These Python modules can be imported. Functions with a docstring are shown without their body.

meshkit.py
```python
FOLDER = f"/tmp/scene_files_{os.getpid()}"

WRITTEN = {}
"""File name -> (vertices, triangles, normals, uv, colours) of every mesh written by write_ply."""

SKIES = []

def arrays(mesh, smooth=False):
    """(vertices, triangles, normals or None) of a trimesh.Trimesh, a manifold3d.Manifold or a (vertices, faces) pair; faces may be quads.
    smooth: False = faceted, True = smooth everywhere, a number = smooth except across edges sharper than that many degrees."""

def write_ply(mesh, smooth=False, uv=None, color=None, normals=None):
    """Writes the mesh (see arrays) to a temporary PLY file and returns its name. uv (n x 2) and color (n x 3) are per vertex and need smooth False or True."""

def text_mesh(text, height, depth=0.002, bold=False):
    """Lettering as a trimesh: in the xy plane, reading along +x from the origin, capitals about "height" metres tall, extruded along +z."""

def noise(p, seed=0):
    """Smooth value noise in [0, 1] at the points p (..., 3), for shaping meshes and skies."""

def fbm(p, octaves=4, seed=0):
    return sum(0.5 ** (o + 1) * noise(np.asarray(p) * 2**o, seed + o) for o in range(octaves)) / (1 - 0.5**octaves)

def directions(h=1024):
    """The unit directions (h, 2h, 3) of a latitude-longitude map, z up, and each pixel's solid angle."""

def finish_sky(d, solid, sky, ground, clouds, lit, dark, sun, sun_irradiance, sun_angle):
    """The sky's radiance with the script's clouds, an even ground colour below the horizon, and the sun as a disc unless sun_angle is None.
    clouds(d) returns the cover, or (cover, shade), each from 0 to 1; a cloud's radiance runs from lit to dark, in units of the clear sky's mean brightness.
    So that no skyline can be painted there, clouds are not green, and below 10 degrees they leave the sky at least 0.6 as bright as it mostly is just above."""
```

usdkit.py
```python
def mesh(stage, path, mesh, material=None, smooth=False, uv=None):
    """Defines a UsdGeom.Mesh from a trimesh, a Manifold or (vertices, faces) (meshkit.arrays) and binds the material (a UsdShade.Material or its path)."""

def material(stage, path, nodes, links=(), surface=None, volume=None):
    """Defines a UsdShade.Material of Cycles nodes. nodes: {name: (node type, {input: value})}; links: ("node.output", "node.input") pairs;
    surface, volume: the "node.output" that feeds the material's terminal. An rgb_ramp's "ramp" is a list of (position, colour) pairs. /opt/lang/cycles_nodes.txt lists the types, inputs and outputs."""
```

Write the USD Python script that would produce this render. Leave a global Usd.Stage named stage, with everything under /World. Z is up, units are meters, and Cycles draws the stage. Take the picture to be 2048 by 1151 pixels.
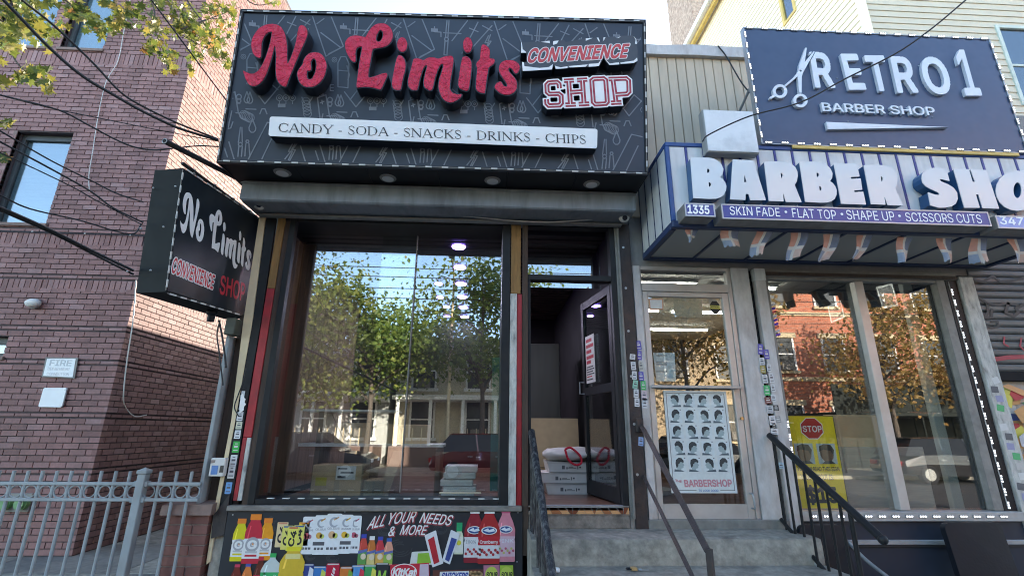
import math, random
import numpy as np, trimesh, usdkit, meshkit
from pxr import Usd, UsdGeom, UsdLux, UsdShade, Gf, Sdf, Vt
from shapely.geometry import Polygon, LineString, Point, MultiPolygon, box as sbox
from shapely.ops import unary_union
from shapely import affinity

stage = Usd.Stage.CreateInMemory()
UsdGeom.SetStageUpAxis(stage, 'Z'); UsdGeom.SetStageMetersPerUnit(stage, 1.0)
UsdGeom.Xform.Define(stage, '/World'); UsdGeom.Scope.Define(stage, '/World/Looks')
RNG = np.random.default_rng(7)

# ---------------------------------------------------------------- camera, sky, sun
FPX = 957.55
PITCH, YAW, ROLL = np.radians([16.628, 2.626, 0.507])
EYE = np.array([0, 0, 1.6])
FW = np.array([np.sin(YAW)*np.cos(PITCH), np.cos(YAW)*np.cos(PITCH), np.sin(PITCH)])
_r = np.array([np.cos(YAW), -np.sin(YAW), 0]); _u = np.cross(_r, FW)
RT = _r*np.cos(ROLL) + _u*np.sin(ROLL); UP = -_r*np.sin(ROLL) + _u*np.cos(ROLL)
cam = UsdGeom.Camera.Define(stage, '/World/camera')
cam.CreateHorizontalApertureAttr(36.0); cam.CreateFocalLengthAttr(36.0*FPX/2048); cam.CreateVerticalApertureAttr(36.0*575/1024)
cam.CreateClippingRangeAttr(Gf.Vec2f(0.05, 2000)); cam.CreateExposureAttr(2.35)
_m = Gf.Matrix4d(*[float(x) for row in (np.r_[RT, 0], np.r_[UP, 0], np.r_[-FW, 0], np.r_[EYE, 1]) for x in row])
UsdGeom.Xformable(cam).AddTransformOp().Set(_m)

SUN = np.array([0.30, 0.91, 0.288]); SUN = SUN/np.linalg.norm(SUN)
elev = math.asin(SUN[2]); rot = math.atan2(SUN[0], SUN[1])
dome = UsdLux.DomeLight.Define(stage, '/World/sky'); dome.GetPrim().SetCustomDataByKey('kind', 'structure')
skym = usdkit.material(stage, '/World/Looks/sky_look', {
    's': ('sky_texture', {'sky_type': 'single_scattering', 'sun_disc': False, 'sun_elevation': elev, 'sun_rotation': rot, 'air_density': 0.9, 'aerosol_density': 0.8, 'ozone_density': 1.0}),
    'b': ('background_shader', {'strength': 0.145})}, [('s.color', 'b.color')], surface='b.background')
UsdShade.MaterialBindingAPI.Apply(dome.GetPrim()).Bind(skym)
sun = UsdLux.DistantLight.Define(stage, '/World/sun'); sun.CreateNormalizeAttr(True); sun.CreateIntensityAttr(0.85); sun.CreateAngleAttr(0.5); sun.CreateColorAttr(Gf.Vec3f(1, 0.86, 0.70))
_z = SUN; _x = np.cross([0, 0, 1], _z); _x /= np.linalg.norm(_x); _y = np.cross(_z, _x)
UsdGeom.Xformable(sun).AddTransformOp().Set(Gf.Matrix4d(*[float(v) for row in (np.r_[_x, 0], np.r_[_y, 0], np.r_[_z, 0], [0, 0, 30, 1]) for v in row]))

# ---------------------------------------------------------------- helpers
def ray(x, y): return RT*(x-1024)/FPX - UP*(y-575.5)/FPX + FW
def at(x, y, Y): d = ray(x, y); return EYE + d*(Y/d[1])
def atx(x, y, X): d = ray(x, y); return EYE + d*(X/d[0])
def atz(x, y, Z): d = ray(x, y); return EYE + d*((Z-1.6)/d[2])
def px(p):
    d = np.asarray(p, float)-EYE; w = d @ FW
    return np.stack([1024+FPX*(d @ RT)/w, 575.5-FPX*(d @ UP)/w], -1)
def AX(x, y, Y=4.4): return at(x, y, Y)[0]
def AZ(x, y, Y=4.4): return at(x, y, Y)[2]

used = {}
def numbered(parent, name):
    k = (parent, name); n = used.get(k, 0); used[k] = n+1
    return f'{parent}/{name}' if n == 0 else f'{parent}/{name}_{n:03d}'
def data(prim, label=None, cat=None, group=None, kind=None):
    for k, v in (('label', label), ('category', cat), ('group', group), ('kind', kind)):
        if v: prim.SetCustomDataByKey(k, v)
    return prim
def thing(name, label, cat, group=None):
    x = UsdGeom.Xform.Define(stage, numbered('/World', name))
    data(x.GetPrim(), label, cat, group); return str(x.GetPath())
def part(name, mesh, mat, parent='/World', smooth=False, uv=None, label=None, cat=None, group=None, kind=None):
    p = numbered(parent, name)
    m = usdkit.mesh(stage, p, mesh, mat, smooth=smooth, uv=uv)
    data(m.GetPrim(), label, cat, group, kind); return p
def solo(name, mesh, mat, label, cat, group=None, smooth=False): return part(name, mesh, mat, '/World', smooth, None, label, cat, group)
def ground(name, mesh, mat): return part(name, mesh, mat, '/World', kind='structure')

def box(x0, x1, y0, y1, z0, z1, b=0.0):
    x0, x1 = sorted((x0, x1)); y0, y1 = sorted((y0, y1)); z0, z1 = sorted((z0, z1))
    b = min(b, 0.3*min(x1-x0, y1-y0, z1-z0))
    if b <= 0:
        m = trimesh.creation.box([x1-x0, y1-y0, z1-z0]); m.apply_translation([(x0+x1)/2, (y0+y1)/2, (z0+z1)/2]); return m
    pts = []
    for X, sx in ((x0, 1), (x1, -1)):
        for Y, sy in ((y0, 1), (y1, -1)):
            for Z, sz in ((z0, 1), (z1, -1)):
                pts += [(X, Y+sy*b, Z+sz*b), (X+sx*b, Y, Z+sz*b), (X+sx*b, Y+sy*b, Z)]
    return trimesh.convex.convex_hull(np.array(pts))
def hull(pts): return trimesh.convex.convex_hull(np.array(pts, float))
def cat(ms): return trimesh.util.concatenate([m for m in ms if m is not None])
def tube(pts, r, n=8, caps=True):
    pts = np.asarray(pts, float); N = len(pts); rr = np.full(N, r) if np.ndim(r) == 0 else np.asarray(r, float)
    t = np.gradient(pts, axis=0); t /= np.linalg.norm(t, axis=1)[:, None]+1e-12
    up = np.array([0, 0, 1.0]) if abs(t[0][2]) < 0.9 else np.array([1.0, 0, 0])
    a = np.cross(t[0], up); a /= np.linalg.norm(a); V = []
    for i in range(N):
        a = a - t[i]*(a @ t[i]); a /= np.linalg.norm(a); b = np.cross(t[i], a)
        for k in range(n):
            th = 2*math.pi*k/n; V.append(pts[i]+rr[i]*(math.cos(th)*a+math.sin(th)*b))
    F = []
    for i in range(N-1):
        for k in range(n):
            k2 = (k+1) % n; A, B, C, D = i*n+k, i*n+k2, (i+1)*n+k2, (i+1)*n+k
            F += [(A, B, C), (A, C, D)]
    if caps:
        c0, c1 = len(V), len(V)+1; V += [pts[0], pts[-1]]
        for k in range(n):
            k2 = (k+1) % n; F += [(c0, k2, k), (c1, (N-1)*n+k, (N-1)*n+k2)]
    m = trimesh.Trimesh(np.array(V), np.array(F), process=False); m.fix_normals() if N < 40 else None
    return m
def spline(pts, n=8):
    p = np.asarray(pts, float); p = np.vstack([2*p[0]-p[1], p, 2*p[-1]-p[-2]]); out = []
    for i in range(1, len(p)-2):
        for s in np.linspace(0, 1, n, endpoint=False):
            out.append(0.5*((2*p[i])+(-p[i-1]+p[i+1])*s+(2*p[i-1]-5*p[i]+4*p[i+1]-p[i+2])*s*s+(-p[i-1]+3*p[i]-3*p[i+1]+p[i+2])*s**3))
    return np.array(out+[p[-2]])
def disc(c, r, axis, h, n=20, r2=None):
    axis = np.asarray(axis, float); axis /= np.linalg.norm(axis)
    return tube([np.asarray(c, float), np.asarray(c, float)+axis*h], [r, r if r2 is None else r2], n)
def ball(c, r, s=(1, 1, 1), sub=2):
    m = trimesh.creation.icosphere(sub, 1.0); m.apply_scale([r*s[0], r*s[1], r*s[2]]); m.apply_translation(c); return m
def torus(c, R, r, normal, n=24, k=8):
    nz = np.asarray(normal, float); nz /= np.linalg.norm(nz); a = np.cross(nz, [0.3, 0.2, 1.0]); a /= np.linalg.norm(a); b = np.cross(nz, a)
    th = np.linspace(0, 2*math.pi, n+1); return tube([np.asarray(c)+R*(math.cos(t)*a+math.sin(t)*b) for t in th], r, k, caps=False)

class Plane:
    """A flat face that stands in the scene: origin, two axes and the normal that points to the viewer."""
    def __init__(s, O, ex, ey):
        s.O = np.array(O, float); s.ex = np.array(ex, float)/np.linalg.norm(ex); s.ey = np.array(ey, float)/np.linalg.norm(ey); s.en = np.cross(s.ex, s.ey)
    def uv(s, x, y, d=0.0):
        r = ray(x, y); o = s.O+s.en*d; t = ((o-EYE) @ s.en)/(r @ s.en); p = EYE+r*t-o
        return (p @ s.ex, p @ s.ey)
    def poly(s, pts, d=0.0): return Polygon([s.uv(*p, d) for p in pts])
    def M(s, d=0.0):
        m = np.eye(4); m[:3, 0], m[:3, 1], m[:3, 2], m[:3, 3] = s.ex, s.ey, s.en, s.O+s.en*d; return m
    def ext(s, shape, h, d=0.0):
        gs = [g for g in getattr(shape, 'geoms', [shape]) if g.geom_type == 'Polygon' and g.area > 1e-8]
        if not gs: return None
        m = cat([trimesh.creation.extrude_polygon(g, h, engine='earcut') for g in gs]); m.apply_transform(s.M(d)); return m
    def P(s, u, v, d=0.0): return s.O+s.ex*u+s.ey*v+s.en*d
def FP(Y): return Plane((0, Y, 0), (1, 0, 0), (0, 0, 1))

_tc = {}
def tshape(text, bold=False):
    if (text, bold) not in _tc:
        m = meshkit.text_mesh(text, 1.0, depth=0.01, bold=bold)
        tri = m.triangles[(m.face_normals[:, 2] > 0.9)]
        _tc[text, bold] = unary_union([Polygon(t[:, :2]).buffer(1e-4) for t in tri]).buffer(-1e-4)
    return _tc[text, bold]
def fit(shape, p00, p10, p01):
    """Maps the shape's bounding box onto the parallelogram p00 (low start), p10 (low end), p01 (high start)."""
    x0, y0, x1, y1 = shape.bounds; w, h = x1-x0, y1-y0
    ux, uy = (np.array(p10)-p00)/w, (np.array(p01)-p00)/h
    o = np.array(p00)-ux*x0-uy*y0
    return affinity.affine_transform(shape, [ux[0], uy[0], ux[1], uy[1], o[0], o[1]])
def text_on(pl, text, a, b, c, d=0.0, bold=False, fat=0.0):
    """Lettering whose box runs from photo-traced points a (low start) to b (low end) and c (high start) on the plane."""
    s = tshape(text, bold)
    if fat: s = s.buffer(fat)
    return fit(s, pl.uv(*a, d), pl.uv(*b, d), pl.uv(*c, d))
def chaikin(p, n=2):
    p = np.asarray(p, float)
    for _ in range(n):
        q = np.roll(p, -1, 0); p = np.stack([0.75*p+0.25*q, 0.25*p+0.75*q], 1).reshape(-1, 2)
    return p

# ---------------------------------------------------------------- materials
def mat(name, nodes, links, surface): return usdkit.material(stage, '/World/Looks/'+name, nodes, links, surface=surface)
_mc = {}
def pm(name, color, rough=0.6, var=0.12, scale=6.0, bump=0.0, bscale=40.0, metallic=0.0, dark=None, dscale=1.2, damt=0.35, stretch=(1, 1, 1), coat=0.0, spec=0.5):
    """Paint, stone, wood or metal: a base colour broken by fine noise and by larger stains."""
    if name in _mc: return _mc[name]
    c = np.array(color, float); d = np.array(dark if dark is not None else c*0.55)
    N = {'g': ('geometry', {}), 'mp': ('mapping', {'scale': stretch}),
         'n': ('noise_texture', {'scale': scale, 'detail': 5, 'roughness': 0.6}),
         'r': ('rgb_ramp', {'ramp': [(0.3, np.clip(c*(1-var), 0, 1)), (0.7, np.clip(c*(1+var), 0, 1))]}),
         'n2': ('noise_texture', {'scale': dscale, 'detail': 6, 'roughness': 0.65}),
         'r2': ('rgb_ramp', {'ramp': [(0.48, (0, 0, 0)), (0.72, (damt, damt, damt))]}),
         'mx': ('mix_color', {'blend_type': 'mix', 'b': d}),
         'p': ('principled_bsdf', {'roughness': rough, 'metallic': metallic, 'coat_weight': coat, 'specular_ior_level': spec})}
    L = [('g.position', 'mp.vector'), ('mp.vector', 'n.vector'), ('mp.vector', 'n2.vector'), ('n.fac', 'r.fac'), ('n2.fac', 'r2.fac'), ('r.color', 'mx.a'), ('r2.color', 'mx.fac'), ('mx.result', 'p.base_color')]
    # r2 is grey, so its red channel drives the mix
    N['sc'] = ('separate_color', {}); L = [l for l in L if l != ('r2.color', 'mx.fac')]+[('r2.color', 'sc.color'), ('sc.r', 'mx.fac')]
    if bump:
        N['n3'] = ('noise_texture', {'scale': bscale, 'detail': 4}); N['b'] = ('bump', {'strength': bump, 'distance': 0.01})
        L += [('mp.vector', 'n3.vector'), ('n3.fac', 'b.height'), ('b.normal', 'p.normal')]
    N['rr'] = ('map_range', {'to_min': max(0.02, rough-0.12), 'to_max': min(1, rough+0.12)}); L += [('n2.fac', 'rr.value'), ('rr.result', 'p.roughness')]
    _mc[name] = mat(name, N, L, 'p.BSDF'); return _mc[name]
def flat(color, rough=0.5, var=0.06, spec=0.25):
    n = 'print_'+'_'.join(str(int(round(c*999))) for c in color)+f'_{int(rough*100)}'
    return pm(n, color, rough, var, scale=30, damt=0.12, spec=spec)
def emit(name, color, s): return mat(name, {'e': ('emission', {'color': color, 'strength': s})}, [], 'e.emission')
def glass(name, tint=(0.93, 0.95, 0.94), f0=0.12, rough=0.0):
    return mat(name, {'f': ('layer_weight', {'blend': 0.5}), 'q': ('math', {'math_type': 'power', 'value2': 5.0}), 'm': ('math', {'math_type': 'multiply_add', 'value2': 1-f0, 'value3': f0, 'use_clamp': True}), 't': ('transparent_bsdf', {'color': tint}), 'g': ('glossy_bsdf', {'color': (0.95, 0.97, 1), 'roughness': rough}), 'x': ('mix_closure', {})},
               [('f.facing', 'q.value1'), ('q.value', 'm.value1'), ('m.value', 'x.fac'), ('t.BSDF', 'x.closure1'), ('g.BSDF', 'x.closure2')], 'x.closure')
def bricklook(name, ramp, rough=0.75, stain=0.4):
    return mat(name, {'u': ('uvmap', {'attribute': 'st'}), 's': ('separate_xyz', {}), 'r': ('rgb_ramp', {'ramp': ramp}), 'g': ('geometry', {}),
        'n': ('noise_texture', {'scale': 45, 'detail': 4}), 'nr': ('map_range', {'to_min': 0.78, 'to_max': 1.2}), 'h': ('hsv', {}),
        'w': ('mapping', {'scale': (2.2, 2.2, 0.35)}), 'n2': ('noise_texture', {'scale': 1.0, 'detail': 6, 'roughness': 0.6}), 'r2': ('map_range', {'from_min': 0.5, 'from_max': 0.75, 'to_min': 0.0, 'to_max': stain, 'clamp': True}),
        'mx': ('mix_color', {'b': (0.07, 0.045, 0.04)}), 'b': ('bump', {'strength': 0.5, 'distance': 0.004}), 'p': ('principled_bsdf', {'roughness': rough})},
        [('u.UV', 's.vector'), ('s.x', 'r.fac'), ('g.position', 'n.vector'), ('n.fac', 'nr.value'), ('r.color', 'h.color'), ('nr.result', 'h.value'), ('g.position', 'w.vector'), ('w.vector', 'n2.vector'), ('n2.fac', 'r2.value'), ('r2.result', 'mx.fac'), ('h.color', 'mx.a'), ('mx.result', 'p.base_color'), ('n.fac', 'b.height'), ('b.normal', 'p.normal')], 'p.BSDF')
def leaflook(name, ramp, rough=0.5):
    return mat(name, {'u': ('uvmap', {'attribute': 'st'}), 's': ('separate_xyz', {}), 'r': ('rgb_ramp', {'ramp': ramp}), 'p': ('principled_bsdf', {'roughness': rough}), 't': ('translucent_bsdf', {}), 'x': ('mix_closure', {'fac': 0.45})},
        [('u.UV', 's.vector'), ('s.x', 'r.fac'), ('r.color', 'p.base_color'), ('r.color', 't.color'), ('p.BSDF', 'x.closure1'), ('t.BSDF', 'x.closure2')], 'x.closure')

ASPH = pm('asphalt', (0.05, 0.05, 0.052), 0.85, 0.25, 60, 0.4, 120)
CONC = pm('concrete', (0.31, 0.295, 0.25), 0.88, 0.28, 16, 0.45, 60, dark=(0.10, 0.10, 0.09), dscale=4.5, damt=0.8)
CONCD = pm('dark_concrete', (0.20, 0.195, 0.175), 0.85, 0.18, 12, 0.35, 50, dark=(0.08, 0.085, 0.085), dscale=4, damt=0.6)
OLDC = pm('crumbling_concrete', (0.22, 0.19, 0.16), 0.9, 0.3, 22, 0.8, 45, dark=(0.07, 0.06, 0.05), dscale=6, damt=0.8)
MORTAR = pm('dark_mortar', (0.07, 0.05, 0.052), 0.9, 0.2, 40)
BRICK = bricklook('front_brick', [(0, (0.19, 0.092, 0.082)), (0.35, (0.245, 0.12, 0.108)), (0.7, (0.29, 0.148, 0.136)), (1, (0.32, 0.19, 0.18))])
BRICKP = bricklook('pier_brick', [(0, (0.13, 0.05, 0.04)), (0.5, (0.18, 0.075, 0.06)), (1, (0.22, 0.10, 0.08))], stain=0.2)
BROWNST = pm('brownstone_cap', (0.21, 0.14, 0.115), 0.8, 0.18, 18, 0.3, 50)
FENCE = pm('fence_grey_paint', (0.27, 0.30, 0.31), 0.5, 0.1, 20, 0.15, 60, dark=(0.14, 0.13, 0.12), damt=0.5, dscale=5)
BLACKM = pm('black_painted_metal', (0.011, 0.0115, 0.013), 0.5, 0.25, 14, 0.1, 40, dark=(0.04, 0.034, 0.03), damt=0.3, dscale=5, spec=0.3)
NAVYB = pm('sign_charcoal', (0.022, 0.030, 0.046), 0.45, 0.12, 8, damt=0.15)
SIGNL = pm('sign_line_print', (0.175, 0.19, 0.215), 0.5, 0.2, 9, damt=0.2)
SHUT = pm('shutter_grey', (0.19, 0.205, 0.215), 0.42, 0.12, 7, dark=(0.05, 0.055, 0.06), damt=0.5, dscale=2.5, stretch=(3, 1, 0.6))
WOODB = pm('weathered_brown_wood', (0.065, 0.043, 0.031), 0.85, 0.35, 8, 0.4, 20, stretch=(8, 8, 0.8), dark=(0.03, 0.022, 0.018), damt=0.6, dscale=4)
WOODY = pm('yellow_brown_wood', (0.26, 0.145, 0.045), 0.75, 0.35, 6, 0.25, 20, stretch=(8, 8, 0.9), dark=(0.09, 0.05, 0.02), damt=0.6, dscale=3)
CREAM = pm('cream_paint', (0.62, 0.50, 0.31), 0.6, 0.06, 7, 0.1, 30, dark=(0.35, 0.27, 0.17), damt=0.3, dscale=2.5)
REDP = pm('red_paint', (0.34, 0.016, 0.022), 0.5, 0.15, 9, dark=(0.10, 0.02, 0.018), damt=0.7, dscale=6)
PEEL = pm('peeling_white_paint', (0.52, 0.52, 0.48), 0.75, 0.25, 18, 0.5, 40, dark=(0.12, 0.11, 0.10), damt=0.9, dscale=9, stretch=(3, 3, 1))
GREYW = pm('grey_trim', (0.23, 0.22, 0.20), 0.65, 0.15, 12, 0.2, 30, dark=(0.10, 0.09, 0.08), damt=0.5, dscale=5)
ALU = pm('aluminium_frame', (0.50, 0.47, 0.44), 0.38, 0.08, 8, 0.05, 40, metallic=0.35, dark=(0.33, 0.27, 0.22), damt=0.45, dscale=1.4)
WPOST = pm('stained_white_post', (0.52, 0.50, 0.48), 0.6, 0.12, 9, 0.15, 30, dark=(0.25, 0.19, 0.15), damt=0.6, dscale=2.5, stretch=(2, 2, 0.8))
NAVY = pm('navy_panel', (0.020, 0.025, 0.038), 0.35, 0.1, 6, damt=0.2)
RETROB = pm('barber_sign_blue', (0.05, 0.075, 0.135), 0.3, 0.05, 4, damt=0.1, dscale=2)
SILVER = pm('silver_letter', (0.64, 0.67, 0.71), 0.35, 0.05, 8, damt=0.15)
WHITEP = pm('white_panel', (0.66, 0.67, 0.66), 0.5, 0.06, 5, dark=(0.36, 0.36, 0.34), damt=0.45, dscale=2.2, stretch=(3, 3, 0.7))
WHITE = pm('clean_white', (0.84, 0.84, 0.82), 0.5, 0.03, 8, damt=0.15)
BLUE = pm('awning_blue', (0.03, 0.075, 0.23), 0.4, 0.1, 10, damt=0.3, dscale=4)
DBLUE = pm('awning_dark_blue', (0.02, 0.035, 0.085), 0.4, 0.1, 10, damt=0.3)
BOXBLUE = pm('lettering_blue', (0.045, 0.058, 0.23), 0.35, 0.08, 9, damt=0.15)
BEIGE = pm('beige_metal', (0.56, 0.46, 0.33), 0.55, 0.06, 5, dark=(0.30, 0.26, 0.20), damt=0.4, dscale=1.8, stretch=(3, 3, 0.5))
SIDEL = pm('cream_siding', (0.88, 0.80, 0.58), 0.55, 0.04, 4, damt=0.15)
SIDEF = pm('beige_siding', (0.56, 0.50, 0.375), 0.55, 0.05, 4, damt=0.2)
TRIMY = pm('yellow_trim', (0.66, 0.47, 0.13), 0.5, 0.1, 6)
STEEL = pm('galvanised_steel', (0.38, 0.40, 0.41), 0.4, 0.1, 10, metallic=0.6, damt=0.3)
RUST = pm('brown_iron', (0.03, 0.022, 0.021), 0.55, 0.3, 15, 0.3, 60, dark=(0.10, 0.05, 0.03), damt=0.5, dscale=7)
CHIP = pm('chipped_black_paint', (0.012, 0.012, 0.014), 0.28, 0.3, 20, 0.9, 45, dark=(0.28, 0.28, 0.27), damt=0.5, dscale=16, stretch=(2, 2, 0.5))
CARD = pm('cardboard', (0.50, 0.345, 0.195), 0.8, 0.07, 12, 0.1, 60, damt=0.2)
CABLE = pm('cable_black', (0.014, 0.014, 0.015), 0.5, 0.1, 20)
CABLEW = pm('cable_white', (0.55, 0.52, 0.48), 0.5, 0.1, 20)
RUBBER = pm('black_vinyl', (0.008, 0.010, 0.015), 0.5, 0.15, 12, 0.1, 50, damt=0.1, spec=0.25)
PLASTIC = pm('white_plastic', (0.62, 0.60, 0.56), 0.45, 0.06, 9, damt=0.3)
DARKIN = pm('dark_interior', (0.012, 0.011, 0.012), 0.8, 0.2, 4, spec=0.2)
CEILW = pm('ceiling_tile', (0.66, 0.66, 0.62), 0.8, 0.05, 20, damt=0.1)
INWOOD = pm('inside_wood_panel', (0.15, 0.095, 0.062), 0.75, 0.3, 4, 0.2, 15, stretch=(6, 6, 0.6), damt=0.4)
FLOORT = pm('brown_floor_tile', (0.17, 0.085, 0.055), 0.3, 0.3, 5, damt=0.4, dscale=4)
PANE = glass('shop_window_glass', (0.90, 0.93, 0.92), 0.19)
PANEB = glass('barber_window_glass', (0.94, 0.96, 0.95), 0.14)
PANEL_ = glass('upper_window_glass', (0.75, 0.82, 0.84), 0.16)
LEDW = emit('led_white', (0.85, 0.92, 1.0), 1.2)
LEDV = emit('led_violet', (0.84, 0.80, 1.0), 90.0)
TUBEL = emit('tube_light', (1.0, 0.98, 0.88), 6.0)
# ---------------------------------------------------------------- ground, road
ground('pavement', box(-40, 40, -1.2, 12, -0.30, 0.0), CONCD)
ground('road', box(-60, 60, -11.0, -1.2, -0.30, -0.13), ASPH)
ground('far_pavement', box(-60, 60, -16.0, -11.0, -0.30, 0.0), CONC)
ground('terrain', box(-300, 300, -300, 300, -0.6, -0.31), CONCD)
cy = UsdGeom.Xform.Define(stage, '/World/courtyard'); cy.GetPrim().SetCustomDataByKey('kind', 'structure')
for i in range(-1, 5):
    for j in range(4):
        part('paving_slab', box(-10+i*1.55, -10+(i+1)*1.55-0.012, 4.45+j*1.35, 4.45+(j+1)*1.35-0.012, 0.01, 0.15+0.002*((i*3+j*5) % 3), 0.004), [CONC, CONCD, CONC][(i+j) % 3], '/World/courtyard')

# ---------------------------------------------------------------- brick apartment house with a set-back front
YB, XB, ZT, PIT, LEN = 6.5, -4.83, 10.94, 0.0737, 0.1945
apt = thing('brick_apartment_house', 'brown brick apartment house with soldier courses, set back behind the grey fence', 'apartment house')
zz = lambda y: AZ(150, y, YB)
grooves = [zz(y) for y in (463, 557, 659, 727, 824, 940)]
soldiers = [(zz(128), zz(104)), (zz(491), zz(467)), (zz(583), zz(559))]
w1 = (AX(35, 262, YB), AX(148, 265, YB), AZ(100, 447, YB), AZ(100, 264, YB))
w2 = (AX(118, 97, YB), AX(205, 97, YB), AZ(160, 97, YB), AZ(160, 97, YB)+1.48)
w3 = (w2[0]-1.05, w2[0]-0.22, w2[2], w2[3])
w4 = (AX(12, 690, YB)-0.8, AX(12, 690, YB), AZ(5, 712, YB), AZ(5, 672, YB))
openings = [w1, w2, w3, w4]
skin = sbox(-16, 0, XB-0.012, ZT)
for o in openings: skin = skin.difference(sbox(o[0], o[2], o[1], o[3]))
part('wall', cat([FP(YB+0.012).ext(skin, 0.30, -0.30), box(-16, XB-0.012, YB+0.313, 17, 0.0, ZT), box(-16, XB-0.006, YB+0.006, 17, ZT, ZT+0.12)]), MORTAR, apt)
bricks = []     # centre, half sizes, tone; side False = front, True = side
def lay(side, a0, a1):
    z = 0.16; row = 0
    while z < ZT-0.02:
        s = next((s for s in soldiers if s[0]-0.02 <= z < s[1]-0.03), None)
        if s is not None:
            n = int((a1-a0)/PIT); h = s[1]-s[0]
            for k in range(n): bricks.append((side, a0+(k+0.5)*PIT, (s[0]+s[1])/2, PIT-0.011, h-0.012))
            z = s[1]+0.001; continue
        g = next((g for g in grooves if abs(z+PIT/2-g) < PIT*0.5), None)
        h = PIT-0.0115-(0.027 if g else 0)
        off = (row % 2)*LEN/2; k = 0
        a = a0-off
        while a < a1:
            b0, b1 = max(a, a0), min(a+LEN-0.0105, a1)
            if b1-b0 > 0.03:
                segs = [(b0, b1)]
                if not side:
                    for o in openings:
                        if o[2] < z+PIT/2 < o[3]: segs = [q for p_, q_ in segs for q in ((p_, min(q_, o[0])), (max(p_, o[1]), q_)) if q[1]-q[0] > 0.010]
                for p_, q_ in segs: bricks.append((side, (p_+q_)/2, z+PIT/2, q_-p_, h))
            a += LEN
        z += PIT; row += 1
lay(False, -10.5, XB); lay(True, YB+0.0, 10.4)
cube_v = np.array([[x, y, z] for x in (-.5, .5) for y in (-.5, .5) for z in (-.5, .5)])
cube_f = np.array([[0, 1, 3], [0, 3, 2], [4, 6, 7], [4, 7, 5], [0, 4, 5], [0, 5, 1], [2, 3, 7], [2, 7, 6], [0, 2, 6], [0, 6, 4], [1, 5, 7], [1, 7, 3]])
def toned(m): return np.full((len(m.vertices), 2), float(RNG.beta(2, 2)))
def brick_mesh(b):
    side, a, z, l, h = b; pr = RNG.normal(0, 0.0012)
    if side: c, s = (XB-0.03+pr, a, z), (0.06, l, h)
    else: c, s = (a, YB+0.03+pr, z), (l, 0.06, h)
    return cube_v*s+np.array(c)
def shows(b):
    side, a, z, l, h = b; c = (XB, a, z) if side else (a, YB, z); p = px(c)
    if not (8 < p[0] < 470 and 4 < p[1] < 1145): return -1
    if p[1] > 935 and p[0] < 410: return 0.01
    if 255 < p[0] < 530 and 330 < p[1] < 630: return 0.02
    d = (0, l/2, 0) if side else (l/2, 0, 0)
    e = np.abs(px(np.array(c)+d)-px(np.array(c)-d))[0]*np.abs(px(np.array(c)+(0, 0, h/2))-px(np.array(c)-(0, 0, h/2)))[1]
    return e
order = sorted(range(len(bricks)), key=lambda i: -shows(bricks[i]))
VV, UVS = [], []
for n, i in enumerate(order):
    v = brick_mesh(bricks[i]); tone = float(np.clip(RNG.beta(2, 2), 0, 1)); uv = np.full((8, 2), tone)
    if n < 300: part('brick', (v, cube_f), BRICK, apt, uv=uv)
    else: VV.append(v); UVS.append(uv)
part('brickwork', (np.vstack(VV), np.vstack([cube_f+8*i for i in range(len(VV))])), BRICK, apt, uv=np.vstack(UVS), kind='stuff')
WFR = pm('window_frame_dark', (0.05, 0.055, 0.055), 0.5, 0.15, 10); BLIND = pm('pale_blind', (0.42, 0.46, 0.47), 0.8, 0.05, 3, stretch=(1, 1, 30))
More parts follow.
